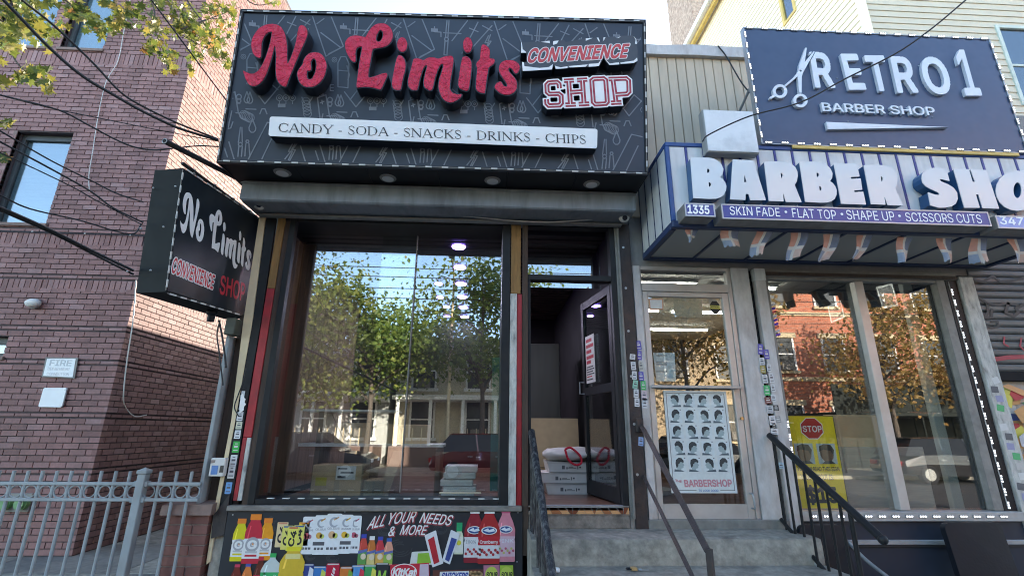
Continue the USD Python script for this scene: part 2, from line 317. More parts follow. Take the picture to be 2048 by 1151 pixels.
for o in openings:
    x0, x1, z0, z1 = o; y = YB+0.10
    part('window_reveal', cat([box(x0-0.05, x0-0.001, YB+0.002, YB+0.2, z0, z1), box(x1+0.001, x1+0.05, YB+0.013, YB+0.2, z0, z1), box(x0-0.05, x1+0.05, YB+0.013, YB+0.2, z1+0.001, z1+0.05)]), BROWNST, apt)
    w = part('window', cat([box(x0, x0+0.05, y, y+0.07, z0, z1, .004), box(x1-0.05, x1, y, y+0.07, z0, z1, .004), box(x0+0.05, x1-0.05, y+0.002, y+0.07, z1-0.09, z1, .004), box(x0+0.05, x1-0.05, y+0.002, y+0.07, z0, z0+0.05, .004)]), WFR, apt)
    part('pane', box(x0+0.05, x1-0.05, y+0.035, y+0.041, z0+0.05, z1-0.09), PANEL_, w)
    part('blind', box(x0+0.05, x1-0.05, y+0.06, y+0.066, z0+0.05, z1-0.09), BLIND, w)
    part('sill', box(x0-0.03, x1+0.03, YB-0.025, YB+0.1, z0-0.05, z0-0.001, .006), BROWNST, w)
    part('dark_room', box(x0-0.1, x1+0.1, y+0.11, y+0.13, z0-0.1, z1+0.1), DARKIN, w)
# things fixed to its wall
FB = FP(YB-0.012)
t = thing('fire_connection_plate', 'faded white FIRE plate in a thin dark frame on the brown brick wall', 'wall sign')
part('frame', FB.ext(FB.poly([(86, 752), (94, 715), (156, 716), (149, 755)]).buffer(0.008, join_style=2), 0.010), GREYW, t)
part('plate', FB.ext(FB.poly([(88, 751), (96, 717), (153, 717), (147, 754)]), 0.004, 0.010), WHITE, t)
FADE = flat((0.52, 0.53, 0.53)); FADE2 = flat((0.62, 0.60, 0.60))
part('lettering', FB.ext(text_on(FB, 'FIRE', (100, 731), (144, 732), (103, 719), bold=True), 0.001, 0.0142), FADE, t)
part('lettering', FB.ext(text_on(FB, 'DEPARTMENT', (97, 740), (141, 741), (98, 734)), 0.001, 0.0142), FADE2, t)
part('lettering', FB.ext(text_on(FB, 'CONNECTION', (95, 750), (139, 751), (96, 744)), 0.001, 0.0142), FADE2, t)
s = FB.poly([(79, 813), (90, 775), (136, 775), (126, 814)]); s = s.buffer(-0.02).buffer(0.02)
t = thing('blank_wall_plate', 'blank white square cover plate with rounded corners below the FIRE plate', 'cover plate')
part('cover', FB.ext(s, 0.02), WHITE, t)
for fx, fy in ((85, 778), (131, 778), (124, 811)):
    u, v = FB.uv(fx+1, fy+1); part('screw', disc(FB.P(u, v, 0.0202), 0.006, FB.en, 0.003, 8), STEEL, t)
t = thing('wall_lamp', 'small white bulkhead lamp on the brown bricks above the FIRE plate', 'wall lamp')
c = at(74, 608, YB); part('globe', ball(c+np.array([0, -0.06, 0]), 0.075, (1.25, 0.9, 0.8)), PLASTIC, t, smooth=True)
part('base', disc(c+np.array([0, -0.012, 0]), 0.07, (0, -1, 0), 0.03, 20), GREYW, t)
t = thing('standpipe_connection', 'twin green capped standpipe inlet on a grey plate behind the fence', 'standpipe')
a, b = at(8, 1022, YB), at(70, 985, YB); part('back_plate', box(a[0], b[0], YB-0.03, YB-0.005, a[2], b[2], .004), GREYW, t)
GREENC = pm('green_cap', (0.16, 0.33, 0.13), 0.5, 0.2, 20)
for fx in (20, 53):
    c = at(fx, 1005, YB); part('inlet_cap', cat([disc(c+np.array([0, -0.03, 0]), 0.07, (0, -1, 0), 0.05, 20), disc(c+np.array([0, -0.08, 0]), 0.055, (0, -1, 0), 0.03, 20)]), GREENC, t)
def wire(name, pts, r, m, label, group=None, c='cable', n=6):
    t = thing(name, label, c, group); part('strand', tube(spline(pts, n), r, 6), m, t, smooth=True); return t
wire('white_cable', [at(x, y, YB-0.03) for x, y in ((268, -40), (248, 62), (236, 122), (212, 165), (196, 235), (186, 300), (178, 350), (179, 384))], 0.006, CABLEW, 'thin white cable hanging down the brick wall beside the upper window')
wire('white_cable', [at(272, 560, YB-0.03), at(266, 640, YB-0.03), at(254, 720, YB-0.03), at(247, 790, YB-0.03), atx(252, 815, XB+0.02), atx(270, 832, XB+0.02), atx(293, 829, XB+0.02)], 0.007, CABLEW, 'pale cable running down the corner of the brick house with a curled end')
t = thing('clipped_black_cable', 'black cable clipped level along the brick wall above the soldier course', 'cable')
part('strand', tube(spline([at(x, y, YB-0.02) for x, y in ((-20, 460), (65, 464), (170, 467), (262, 470), (290, 472))]), 0.007, 6), CABLE, t)
for fx, fy in ((65, 463), (170, 467), (261, 470)): part('clip', ball(at(fx, fy, YB-0.02), 0.012, sub=1), PLASTIC, t)

# ---------------------------------------------------------------- steel fence and brick pier
YP = 4.3
fen = thing('steel_fence', 'grey painted steel fence with a row of rings between its top rails', 'fence')
zr1, zr2, ztop = AZ(200, 966, YP), AZ(200, 998, YP), AZ(200, 941, YP)
xs = [AX(x, 967, YP) for x in (21.7, 50.5, 79.5, 108.5, 138, 168, 198, 227, 256)]; xp = AX(284, 967, YP); xr = [AX(x, 967, YP) for x in (318, 350, 380)]
xe = AX(403, 967, YP)
step = (xs[-1]-xs[0])/8; xl = [xs[0]-step*k for k in range(6, 0, -1)]
for x in xl+xs+xr: part('picket', tube([(x, YP, 0.22), (x, YP, ztop)], 0.0125, 8), FENCE, fen, smooth=40)
for z in (zr1, zr2, 0.3): part('rail', box(xl[0]-0.5, xe, YP-0.017, YP+0.017, z-0.012, z+0.012, .003), FENCE, fen)
allx = xl+xs+[xp]+xr+[xe]
for a, b in zip(allx[:-1], allx[1:]): part('ring', torus(((a+b)/2, YP, (zr1+zr2)/2), (zr1-zr2)/2-0.014, 0.006, (0, 1, 0), 20, 6), FENCE, fen, smooth=True)
po = part('post', box(xp-0.032, xp+0.032, YP-0.032, YP+0.032, 0.0, ztop-0.02, .005), FENCE, fen)
part('post_cap', cat([box(xp-0.04, xp+0.04, YP-0.04, YP+0.04, ztop-0.02, ztop+0.012, .006), hull([(xp-.03, YP-.03, ztop+.012), (xp+.03, YP-.03, ztop+.012), (xp-.03, YP+.03, ztop+.012), (xp+.03, YP+.03, ztop+.012), (xp, YP, ztop+.03)])]), FENCE, po)
for z in (zr1, zr2): part('bracket', box(xp-0.055, xp+0.055, YP-0.024, YP+0.024, z-0.02, z+0.02, .003), FENCE, fen)
pier = thing('brick_pier', 'low red brick pier with a brown stone cap at the end of the fence', 'pier')
px0, px1 = AX(338, 1027, 4.35), AX(421, 1027, 4.35); zc0, zc1 = AZ(380, 1028, 4.35), AZ(380, 1006, 4.35)
part('core', box(px0+0.012, px1-0.012, 4.362, 4.75, 0.05, zc0), pm('pale_mortar', (0.25, 0.2, 0.18), 0.9, 0.2, 30), pier)
part('cap_stone', hull([(px0-0.05, 4.31, zc0), (px1+0.02, 4.31, zc0), (px0-0.05, 4.79, zc0), (px1+0.02, 4.79, zc0), (px0-0.05, 4.32, zc1-0.01), (px1+0.02, 4.32, zc1), (px0-0.03, 4.78, zc1+0.03), (px1+0.02, 4.78, zc1+0.04)]), BROWNST, pier)
z = zc0-0.075; r = 0
while z > 0.1:
    cuts = [px0, px0+(px1-px0)*(0.62 if r % 2 else 0.36), px1]
    for a, b in zip(cuts[:-1], cuts[1:]):
        m_ = box(a+0.005, b-0.005, 4.35, 4.46, z+0.005, z+0.07, .003); part('brick', m_, BRICKP, pier, uv=toned(m_))
    for a, b in ((4.466, 4.6), (4.606, 4.74)): m_ = box(px0, px0+0.1, a, b, z+0.005, z+0.07, .003); part('brick', m_, BRICKP, pier, uv=toned(m_))
    z -= 0.075; r += 1
# ---------------------------------------------------------------- convenience shop
YF = 4.4
shop = thing('convenience_shop', 'narrow one storey shop with a black framed display window and an open glass door', 'shop')
ZS, ZFL, ZC = 0.99, 0.985, 3.62
STUC = pm('grey_stucco', (0.24, 0.235, 0.225), 0.85, 0.12, 10, 0.3, 40)
part('wall', cat([box(-2.30, -2.262, 4.75, 20, 0, 5.2), box(-2.262, 1.385, 4.44, 4.6, 3.66, 5.2), box(1.375, 1.385, 4.44, 20, 0, 5.2), box(-2.262, 1.375, 19.9, 20, 0, 5.2)]), STUC, shop)
part('annex', box(-3.65, -2.301, 7.1, 20, 0, 4.05), STUC, shop)
part('roof', box(-2.33, 1.40, 4.42, 20.05, 5.201, 5.28), CONCD, shop)
part('base_wall', box(-2.17, 0.31, 4.43, 4.6, 0, 0.955), CONCD, shop)
part('inside_wall', cat([box(-2.26, -2.10, 4.76, 11.9, 0.9, 3.7), box(1.223, 1.37, 4.52, 11.9, 0.9, 3.7)]), pm('inside_black_wall', (0.014, 0.013, 0.014), 0.7, 0.2, 3, spec=0.2), shop)
part('back_wall', box(-2.10, 1.22, 8.9, 9.0, 0.9, 3.7), DARKIN, shop)
for k in range(9): part('inside_panel', box(-2.099, -2.07, 4.765+k*0.3, 4.765+k*0.3+0.294, 1.0, 3.55, .004), INWOOD, shop)
part('inside_panel', box(-2.09, -1.93, 5.02, 5.04, 1.0, 3.55, .004), INWOOD, shop)
part('ceiling', box(-2.10, 1.22, 4.76, 8.95, ZC+0.06, ZC+0.08), DARKIN, shop)
SLAT = pm('dark_ceiling_slat', (0.035, 0.03, 0.033), 0.45, 0.2, 4)
y = 4.76
while y < 8.8: part('ceiling_slat', box(-2.10, 1.22, y, y+0.10, ZC, ZC+0.05, .004), SLAT, shop); y += 0.135
for i in range(4):
    for j in range(10): part('floor_tile', box(-1.93+i*0.79, -1.93+(i+1)*0.79-0.004, 4.42+j*0.45, 4.42+(j+1)*0.45-0.004, ZFL-0.02, ZFL+0.0006*((i*2+j) % 3)), FLOORT, shop)
# ceiling spots, violet white
VRING = emit('violet_ring', (0.28, 0.16, 1.0), 5.0)
for k, y in enumerate((446, 493, 534, 567, 593, 614, 633, 648)):
    p = atz(915+2.4*k, y, ZC-0.004)
    s = part('ceiling_spot', disc(p, 0.048, (0, 0, -1), 0.012, 20), LEDV, shop); part('spot_ring', torus(p+np.array([0, 0, -0.004]), 0.068, 0.012, (0, 0, 1), 24, 6), VRING, s, smooth=True)
for k, (x, y) in enumerate(((877, 567), (880, 594), (893, 613), (894, 632))):
    p = atz(x, y, ZC-0.004)
    s = part('ceiling_spot', disc(p, 0.036, (0, 0, -1), 0.012, 20), LEDV, shop); part('spot_ring', torus(p+np.array([0, 0, -0.004]), 0.05, 0.009, (0, 0, 1), 24, 6), VRING, s, smooth=True)
# boards round the window
def vb(name, x0, x1, z0, z1, m, y=4.40, d=0.05, label=None, b=.003): return part(name, box(x0, x1, y, y+d, z0, z1, b), m, shop, label=label)
part('steel_post', cat([box(-2.362, -2.332, 4.36, 4.44, 0.9, 2.40, .003), box(-2.355, -2.338, 4.44, 4.50, 0.9, 2.40)]), FENCE, shop)
vb('side_board', -2.332, -2.258, 0.5, 2.62, WOODB, 4.47, 0.2)
part('junction_box', box(-2.36, -2.272, 4.30, 4.42, 2.40, 2.55, .006), pm('green_grey_box', (0.07, 0.075, 0.055), 0.6, 0.2, 12), shop)
CR = FP(4.385)
part('cream_board', CR.ext(Polygon([CR.uv(*p) for p in ((519, 430), (531, 434), (505, 640), (470, 842), (436, 1020), (420, 1122), (412, 1128), (428, 1020), (462, 842), (487, 640))]), 0.03, -0.03), CREAM, shop)
BK = FP(4.39)
part('black_board', BK.ext(Polygon([BK.uv(*p) for p in ((533, 432), (552, 436), (522, 640), (488, 840), (464, 1000), (455, 1040), (437, 1022), (470, 842), (506, 640))]), 0.03, -0.03), BLACKM, shop)
part('iron_plate', BK.ext(Polygon([BK.uv(*p) for p in ((436, 1020), (462, 985), (450, 1068), (424, 1075), (428, 1030))]), 0.012, 0.004), RUST, shop)
part('corner_base', box(-2.20, -2.11, 4.40, 4.5, 0.0, 0.86, .004), CONC, shop)
vb('wood_strip', -2.092, -2.022, 2.86, 3.60, WOODY, 4.395)
vb('red_strip', -2.092, -2.022, 1.53, 2.857, REDP, 4.395, label='red painted strip beside the display window')
vb('red_strip', -2.092, -2.058, 1.03, 1.527, REDP, 4.395); vb('white_strip', -2.056, -2.022, 1.03, 1.527, PEEL, 4.395)
vb('brown_board', -2.020, -1.972, 0.985, 3.60, WOODB, 4.405)
vb('wood_strip', 0.190, 0.286, 2.86, 3.61, WOODY, 4.395, label='bare yellow wood strip between window and door')
vb('white_strip', 0.186, 0.250, 0.985, 2.857, PEEL, 4.385, label='white strip with flaking paint between window and door')
vb('red_strip', 0.252, 0.300, 0.985, 2.857, REDP, 4.40)
vb('brown_board', 0.302, 0.354, 0.62, 3.61, WOODB, 4.385)
part('door_frame', cat([box(1.17, 1.222, 4.395, 4.5, ZS, 3.60, .004), box(0.355, 1.169, 4.40, 4.5, 3.005, 3.06, .004), box(0.355, 1.169, 4.402, 4.5, 3.56, 3.61, .004), box(0.355, 0.382, 4.404, 4.5, ZS, 3.004, .003)]), BLACKM, shop)
part('transom_pane', box(0.356, 1.168, 4.84, 4.846, 3.061, 3.559), PANE, shop)
vb('grey_trim', 1.224, 1.262, 0.82, 3.60, GREYW, 4.385)
vb('black_trim', 1.264, 1.372, 0.80, 3.60, RUST, 4.375, 0.08)
part('pipe', tube([(1.252, 4.37, 0.9), (1.252, 4.37, 3.55)], 0.012, 8), GREYW, shop, smooth=True)
for k in range(6): part('bolt', disc((1.30, 4.374, 1.25+0.42*k), 0.012, (0, -1, 0), 0.006, 8), STEEL, shop)
# display window
fr = part('window_frame', cat([box(-1.970, -1.915, 4.39, 4.46, 1.0, 3.60, .004), box(-2.12, -2.07, 4.69, 4.755, 1.0, 3.60, .004), box(0.105, 0.184, 4.392, 4.755, 1.0, 3.60, .004), box(-1.914, 0.104, 4.394, 4.46, 1.0, 1.045, .004), box(-2.069, 0.104, 4.461, 4.755, 0.99, 1.03, .004), box(-2.069, 0.104, 4.40, 4.755, 3.55, 3.602, .004)]), BLACKM, shop)
part('pane', box(-2.07, -0.775, 4.700, 4.706, 1.03, 3.55), PANE, shop); part('pane', box(-1.14, 0.105, 4.725, 4.731, 1.03, 3.55), PANE, shop)
part('meeting_rail', box(-0.784, -0.775, 4.692, 4.712, 1.063, 3.549, .002), GREYW, shop)
SILLST = pm('worn_sill', (0.22, 0.20, 0.175), 0.8, 0.3, 9, 0.4, 30, stretch=(1, 1, 3), dark=(0.08, 0.06, 0.05), damt=0.6, dscale=5)
part('sill', box(-2.11, 0.30, 4.35, 4.42, 0.958, 1.0, .006), SILLST, shop)
TAPE = pm('led_tape_white', (0.62, 0.62, 0.58), 0.4, 0.05, 30, damt=0.25, dscale=10)
for k in range(16):
    x = -1.82+k*0.125
    part('led_tape', box(x, x+0.055, 4.40, 4.42, 1.0455, 1.052), TAPE, shop)
# roller shutter box over the window
def prof_x(x0, x1, pts):
    g = Polygon([(p[0], p[1]) for p in pts]); m = trimesh.creation.extrude_polygon(g, x1-x0, engine='earcut')
    T = np.array([[0, 0, 1, x0], [1, 0, 0, 0], [0, 1, 0, 0], [0, 0, 0, 1.0]]); m.apply_transform(T); return m
hx0, hx1 = AX(489, 356, 4.05), AX(1268, 400, 4.05)
sh = thing('roller_shutter_box', 'long grey painted roller shutter housing above the display window', 'shutter box')
part('housing', prof_x(hx0, hx1, [(4.05, 3.775), (4.058, 3.787), (4.43, 3.787), (4.43, 3.60), (4.10, 3.585), (4.065, 3.59), (4.05, 3.602)]), SHUT, sh)
part('lip', prof_x(hx0-0.02, hx1+0.02, [(4.038, 3.755), (4.038, 3.768), (4.048, 3.768), (4.048, 3.755)]), SHUT, sh)
part('end_plate', box(hx0-0.012, hx0-0.001, 4.05, 4.42, 3.60, 3.78, .002), SHUT, sh); part('end_plate', box(hx1+0.001, hx1+0.012, 4.05, 4.42, 3.60, 3.78, .002), SHUT, sh)
part('bottom_bar', box(hx0+0.03, hx1-0.05, 4.31, 4.38, 3.565, 3.584, .003), GREYW, sh)
wire('white_cable', [at(x, y, 4.28) for x, y in ((532, 416), (600, 414), (700, 418), (820, 424), (930, 432), (1010, 440), (1090, 444), (1170, 440), (1240, 435))], 0.006, CABLEW, 'pale cable sagging under the grey shutter housing')
# ---- door leaf and what is inside
ang = math.radians(80); hx, hy = 1.165, 4.47; dx, dy = -math.cos(ang), math.sin(ang); LW = 0.80
DL = Plane((hx+dx*LW, hy+dy*LW, ZS), (-dx, -dy, 0), (0, 0, 1))
def leaf(u0, u1, v0, v1, d0, d1): return DL.ext(sbox(u0, v0, u1, v1), d1-d0, d0)
dr = part('door', cat([leaf(0, 0.06, 0.01, 2.0, -0.04, 0), leaf(LW-0.07, LW, 0.01, 2.0, -0.04, 0), leaf(0.06, LW-0.07, 0.01, 0.14, -0.039, -0.001), leaf(0.06, LW-0.07, 1.92, 2.0, -0.039, -0.001), leaf(0.06, LW-0.07, 0.98, 1.06, -0.039, -0.001)]), BLACKM, shop)
part('door_pane', leaf(0.06, LW-0.07, 0.14, 0.98, -0.023, -0.017), PANE, dr); part('door_pane', leaf(0.06, LW-0.07, 1.06, 1.92, -0.023, -0.017), PANE, dr)
part('door_handle', tube([DL.P(0.03, 1.0, 0.0), DL.P(0.03, 1.0, 0.05), DL.P(0.03, 1.12, 0.05), DL.P(0.03, 1.12, 0.0)], 0.008, 8), STEEL, dr)
t = thing('door_notice', 'white notice with red and black lines on the open black door', 'notice')
NP = flat((0.62, 0.60, 0.56)); RP = flat((0.45, 0.04, 0.05)); KP = flat((0.05, 0.05, 0.05))
part('paper', leaf(0.12, 0.36, 1.10, 1.60, 0.001, 0.004), NP, t)
for k, (v, m, w) in enumerate(((1.53, RP, .16), (1.47, RP, .2), (1.41, RP, .14), (1.35, RP, .2), (1.30, RP, .12), (1.26, KP, .18), (1.235, KP, .2), (1.21, KP, .17), (1.185, KP, .2), (1.16, RP, .14), (1.13, KP, .16))): part('print_line', leaf(0.14, 0.14+w, v, v+(0.035 if k < 5 else 0.012), 0.0042, 0.005), m, t)
part('threshold', box(0.384, 1.169, 4.38, 4.44, ZS-0.03, ZS+0.012, .004), STEEL, shop)
part('dark_cabinet', box(0.30, 0.93, 6.3, 6.9, ZFL, 2.72, .01), pm('dark_cabinet_steel', (0.06, 0.055, 0.05), 0.35, 0.15, 2, stretch=(4, 1, 0.4)), shop)
def carton(name, label, x0, x1, y0, y1, z0, z1, m=CARD, group=None, tape=True):
    t = thing(name, label, 'box', group); part('carton', box(x0, x1, y0, y1, z0, z1, .006), m, t)
    if tape: part('tape', box(x0+(x1-x0)*0.45, x0+(x1-x0)*0.55, y0-0.001, y0+0.01, z0, z1-0.006), pm('parcel_tape', (0.42, 0.31, 0.19), 0.3, 0.05, 9), t)
    return t
t = thing('cardboard_sheet', 'tall flat brown cardboard box standing on the floor inside the open door', 'cardboard')
a, b = at(1058, 978, 5.75), at(1158, 836, 5.75)
part('sheet', hull([(a[0]-.1, 5.75, ZFL), (b[0], 5.75, ZFL), (a[0]-.1, 5.80, ZFL), (b[0], 5.80, ZFL), (a[0]-.1, 5.83, b[2]), (b[0], 5.83, b[2]), (a[0]-.1, 5.88, b[2]), (b[0], 5.88, b[2])]), CARD, t)
part('fold_line', box(a[0]+.05, b[0]-0.12, 5.768, 5.776, ZFL+0.22, ZFL+0.226), WOODB, t)
BOXW = pm('white_food_box', (0.60, 0.57, 0.52), 0.7, 0.06, 12, damt=0.3)
zb = ZFL+0.002
names = ['lowest crushed white flat food box of the stack inside the doorway', 'second white flat food box from the floor inside the doorway', 'third white flat food box from the floor inside the doorway']
bx = at(1094, 940, 5.3)[0]
for k in range(3):
    t = thing('food_box', names[k], 'food box', 'stacked white food boxes')
    o = (0.0, -0.03, 0.02)[k]; x0, x1 = bx+o-(0.02 if k != 1 else 0.04), bx+0.52+o
    part('box_body', hull([(x0+.02, 5.25, zb), (x1, 5.25, zb), (x0+.02, 5.65, zb), (x1, 5.65, zb), (x0, 5.25, zb+.102), (x1, 5.25, zb+.084), (x0, 5.65, zb+.102), (x1, 5.65, zb+.098)]), BOXW, t)
    part('print', cat([box(x0+0.15+a, x0+0.15+b, 5.2485, 5.249, zb+.03+c, zb+.03+d) for a, b, c, d in ((0, .03, 0, .035), (.045, .06, 0, .02), (.065, .15, .004, .010), (.07, .12, .016, .022), (.16, .17, 0, .03), (.18, .20, .01, .026))]), flat((0.12, 0.12, 0.12)), t)
    part('lid_edge', box(x0-0.004, x1, 5.246, 5.2475, zb+0.088, zb+0.098), flat((0.45, 0.42, 0.38)), t); zb += 0.106
t = thing('carrier_bag', 'crumpled white bag with a red loop handle lying on the stacked food boxes', 'bag')
g = trimesh.creation.icosphere(3, 1.0); g.vertices *= (0.31, 0.22, 0.075); n = meshkit.fbm(g.vertices*9, 3, 5)[:, None]; g.vertices *= (0.70+0.6*n); g.vertices[:, 2] = np.maximum(g.vertices[:, 2], -0.06); g.apply_translation([bx+0.27, 5.43, zb+0.062])
part('bag_body', g, BOXW, t, smooth=60)
part('handle', tube(spline([(bx+0.18, 5.21, zb+0.12), (bx+0.21, 5.19, zb+0.02), (bx+0.28, 5.18, zb-0.03), (bx+0.34, 5.18, zb-0.01), (bx+0.33, 5.19, zb+0.06), (bx+0.24, 5.21, zb+0.135), (bx+0.18, 5.21, zb+0.12)]), 0.012, 6), flat((0.55, 0.02, 0.04)), t, smooth=True)
# shelving and boxes seen through the window
shf = thing('display_shelf', 'low wooden shelf unit with two boards behind the display window', 'shelf')
z1, z2 = AZ(650, 818, 5.1), AZ(650, 886, 5.1)
part('shelf_board', box(-1.88, -0.95, 5.1, 5.5, z1-0.02, z1, .003), WHITEP, shf); part('shelf_board', box(-1.88, -0.45, 5.1, 5.5, z2-0.03, z2, .003), WHITEP, shf)
for x in (-1.72, -1.2, -0.52): part('upright', box(x, x+0.05, 5.12, 5.48, ZFL, z2-0.031 if x > -0.6 else z1-0.021, .003), INWOOD, shf)
carton('carton', 'long brown carton on the upper shelf behind the shop window', -1.55, -1.05, 5.15, 5.45, z2+.002, z2+.20)
carton('carton', 'plain brown carton on the shelf, closer to the middle of the shop window', -1.03, -0.62, 5.15, 5.45, z2+.002, z2+.19)
carton('carton', 'brown carton with a white address label on the shop floor behind the window', -1.62, -1.15, 4.83, 5.08, ZFL+.001, ZFL+.30)
part('address_label', box(-1.40, -1.22, 4.8285, 4.8295, ZFL+.17, ZFL+.29), NP, '/World/carton_002')
part('label_print', cat([box(-1.385, -1.30, 4.8275, 4.828, ZFL+.26, ZFL+.275), box(-1.36, -1.24, 4.8275, 4.828, ZFL+.225, ZFL+.24), box(-1.385, -1.31, 4.8275, 4.828, ZFL+.185, ZFL+.205)]), KP, '/World/carton_002')
part('yellow_sticker', box(-1.58, -1.48, 4.8285, 4.8295, ZFL+.12, ZFL+.19), flat((0.5, 0.42, 0.05)), '/World/carton_002')
carton('carton', 'small brown carton beside the labelled one on the shop floor', -1.13, -0.95, 4.80, 5.05, ZFL+.001, ZFL+.17)
t = thing('leaning_plank', 'pale plank leaning upright behind the shop window', 'plank'); part('plank', hull([(-1.02, 4.80, ZFL), (-0.92, 4.80, ZFL), (-1.02, 4.82, ZFL), (-0.92, 4.82, ZFL), (-0.93, 5.07, ZFL+.42), (-0.83, 5.07, ZFL+.42), (-0.93, 5.09, ZFL+.42), (-0.83, 5.09, ZFL+.42)]), pm('pale_plank', (0.40, 0.30, 0.19), 0.7, 0.2, 6), t)
for k in range(5):
    o = (0, .02, -.01, .015, .03)[k]
    solo('flat_parcel', box(-0.42+o, -0.12+o, 4.80, 5.06, ZFL+.002+k*.06, ZFL+.058+k*.06, .004), BOXW, ['lowest', 'second lowest', 'middle', 'second highest', 'topmost'][k]+' flat pale parcel in the stack behind the shop window', 'parcel', 'stacked flat parcels')
t = thing('paper_strip', 'pale paper strip lying on the window ledge inside the shop', 'paper'); part('strip', box(-0.42, -0.05, 4.62, 4.68, 1.066, 1.072), pm('cream_paper', (0.55, 0.46, 0.30), 0.7), t)
GREENP = pm('green_door_panel', (0.01, 0.10, 0.08), 0.5, 0.1, 5)
part('green_panel', box(0.03, 0.104, 4.76, 4.80, 1.07, 2.3), GREENP, shop)

# ---------------------------------------------------------------- big sign over the shop
SP = Plane((0, 3.75, 3.79), (1, 0, 0), (0, -0.17, 1.5))
sg = thing('shop_sign', 'big charcoal shop sign box with raised red script letters and a vape pattern print', 'shop sign')
C = [(482, 20), (1291, 41), (1296, 351), (434, 326)]
face = SP.poly(C)
part('sign_face', SP.ext(face, 0.02, -0.02), NAVYB, sg)
cu = [SP.P(*SP.uv(*p), -0.021) for p in C]
def back(p, z): return np.array([p[0], 4.41, z])
part('sign_case', cat([hull([cu[0], cu[3], cu[0]+[.012, 0, 0], cu[3]+[.012, 0, 0], back(cu[0], cu[0][2]-.3), back(cu[3], 3.80), back(cu[0]+[.012, 0, 0], cu[0][2]-.3), back(cu[3]+[.012, 0, 0], 3.80)]),
     hull([cu[1], cu[2], cu[1]-[.012, 0, 0], cu[2]-[.012, 0, 0], back(cu[1], cu[1][2]-.3), back(cu[2], 3.80), back(cu[1]-[.012, 0, 0], cu[1][2]-.3), back(cu[2]-[.012, 0, 0], 3.80)]),
     hull([cu[0]+[.013, 0, 0], cu[1]-[.013, 0, 0], cu[0]+[.013, 0, -.012], cu[1]-[.013, 0, .012], back(cu[0]+[.013, 0, 0], cu[0][2]-.3), back(cu[1]-[.013, 0, 0], cu[1][2]-.3)])]), BLACKM, sg)
sx0, sx1 = cu[3][0]+.014, cu[2][0]-.014
SOFF = pm('soffit_black', (0.014, 0.015, 0.018), 0.5, 0.2, 5, spec=0.3)
xj = np.linspace(sx0, sx1, 7)
for a, b in zip(xj[:-1], xj[1:]): part('soffit_panel', box(a+.002, b-.002, 3.76, 4.42, 3.793, 3.803), SOFF, sg)
for fx, fy in ((565, 345), (776, 356), (985, 361), (1183, 368)):
    p = atz(fx, fy, 3.79); d = part('downlight', disc(p, 0.075, (0, 0, -1), 0.010, 24, 0.066), GREYW, sg, smooth=30); part('lens', disc(p-np.array([0, 0, 0.0102]), 0.052, (0, 0, -1), 0.002, 24), PLASTIC, d)
ins = SP.poly([(492, 30), (1281, 50), (1286, 342), (446, 318)])
rim = face.difference(SP.poly([(488, 26), (1285, 47), (1290, 345), (441, 321)]))
part('rim', SP.ext(rim, 0.012, 0.0), BLACKM, sg)
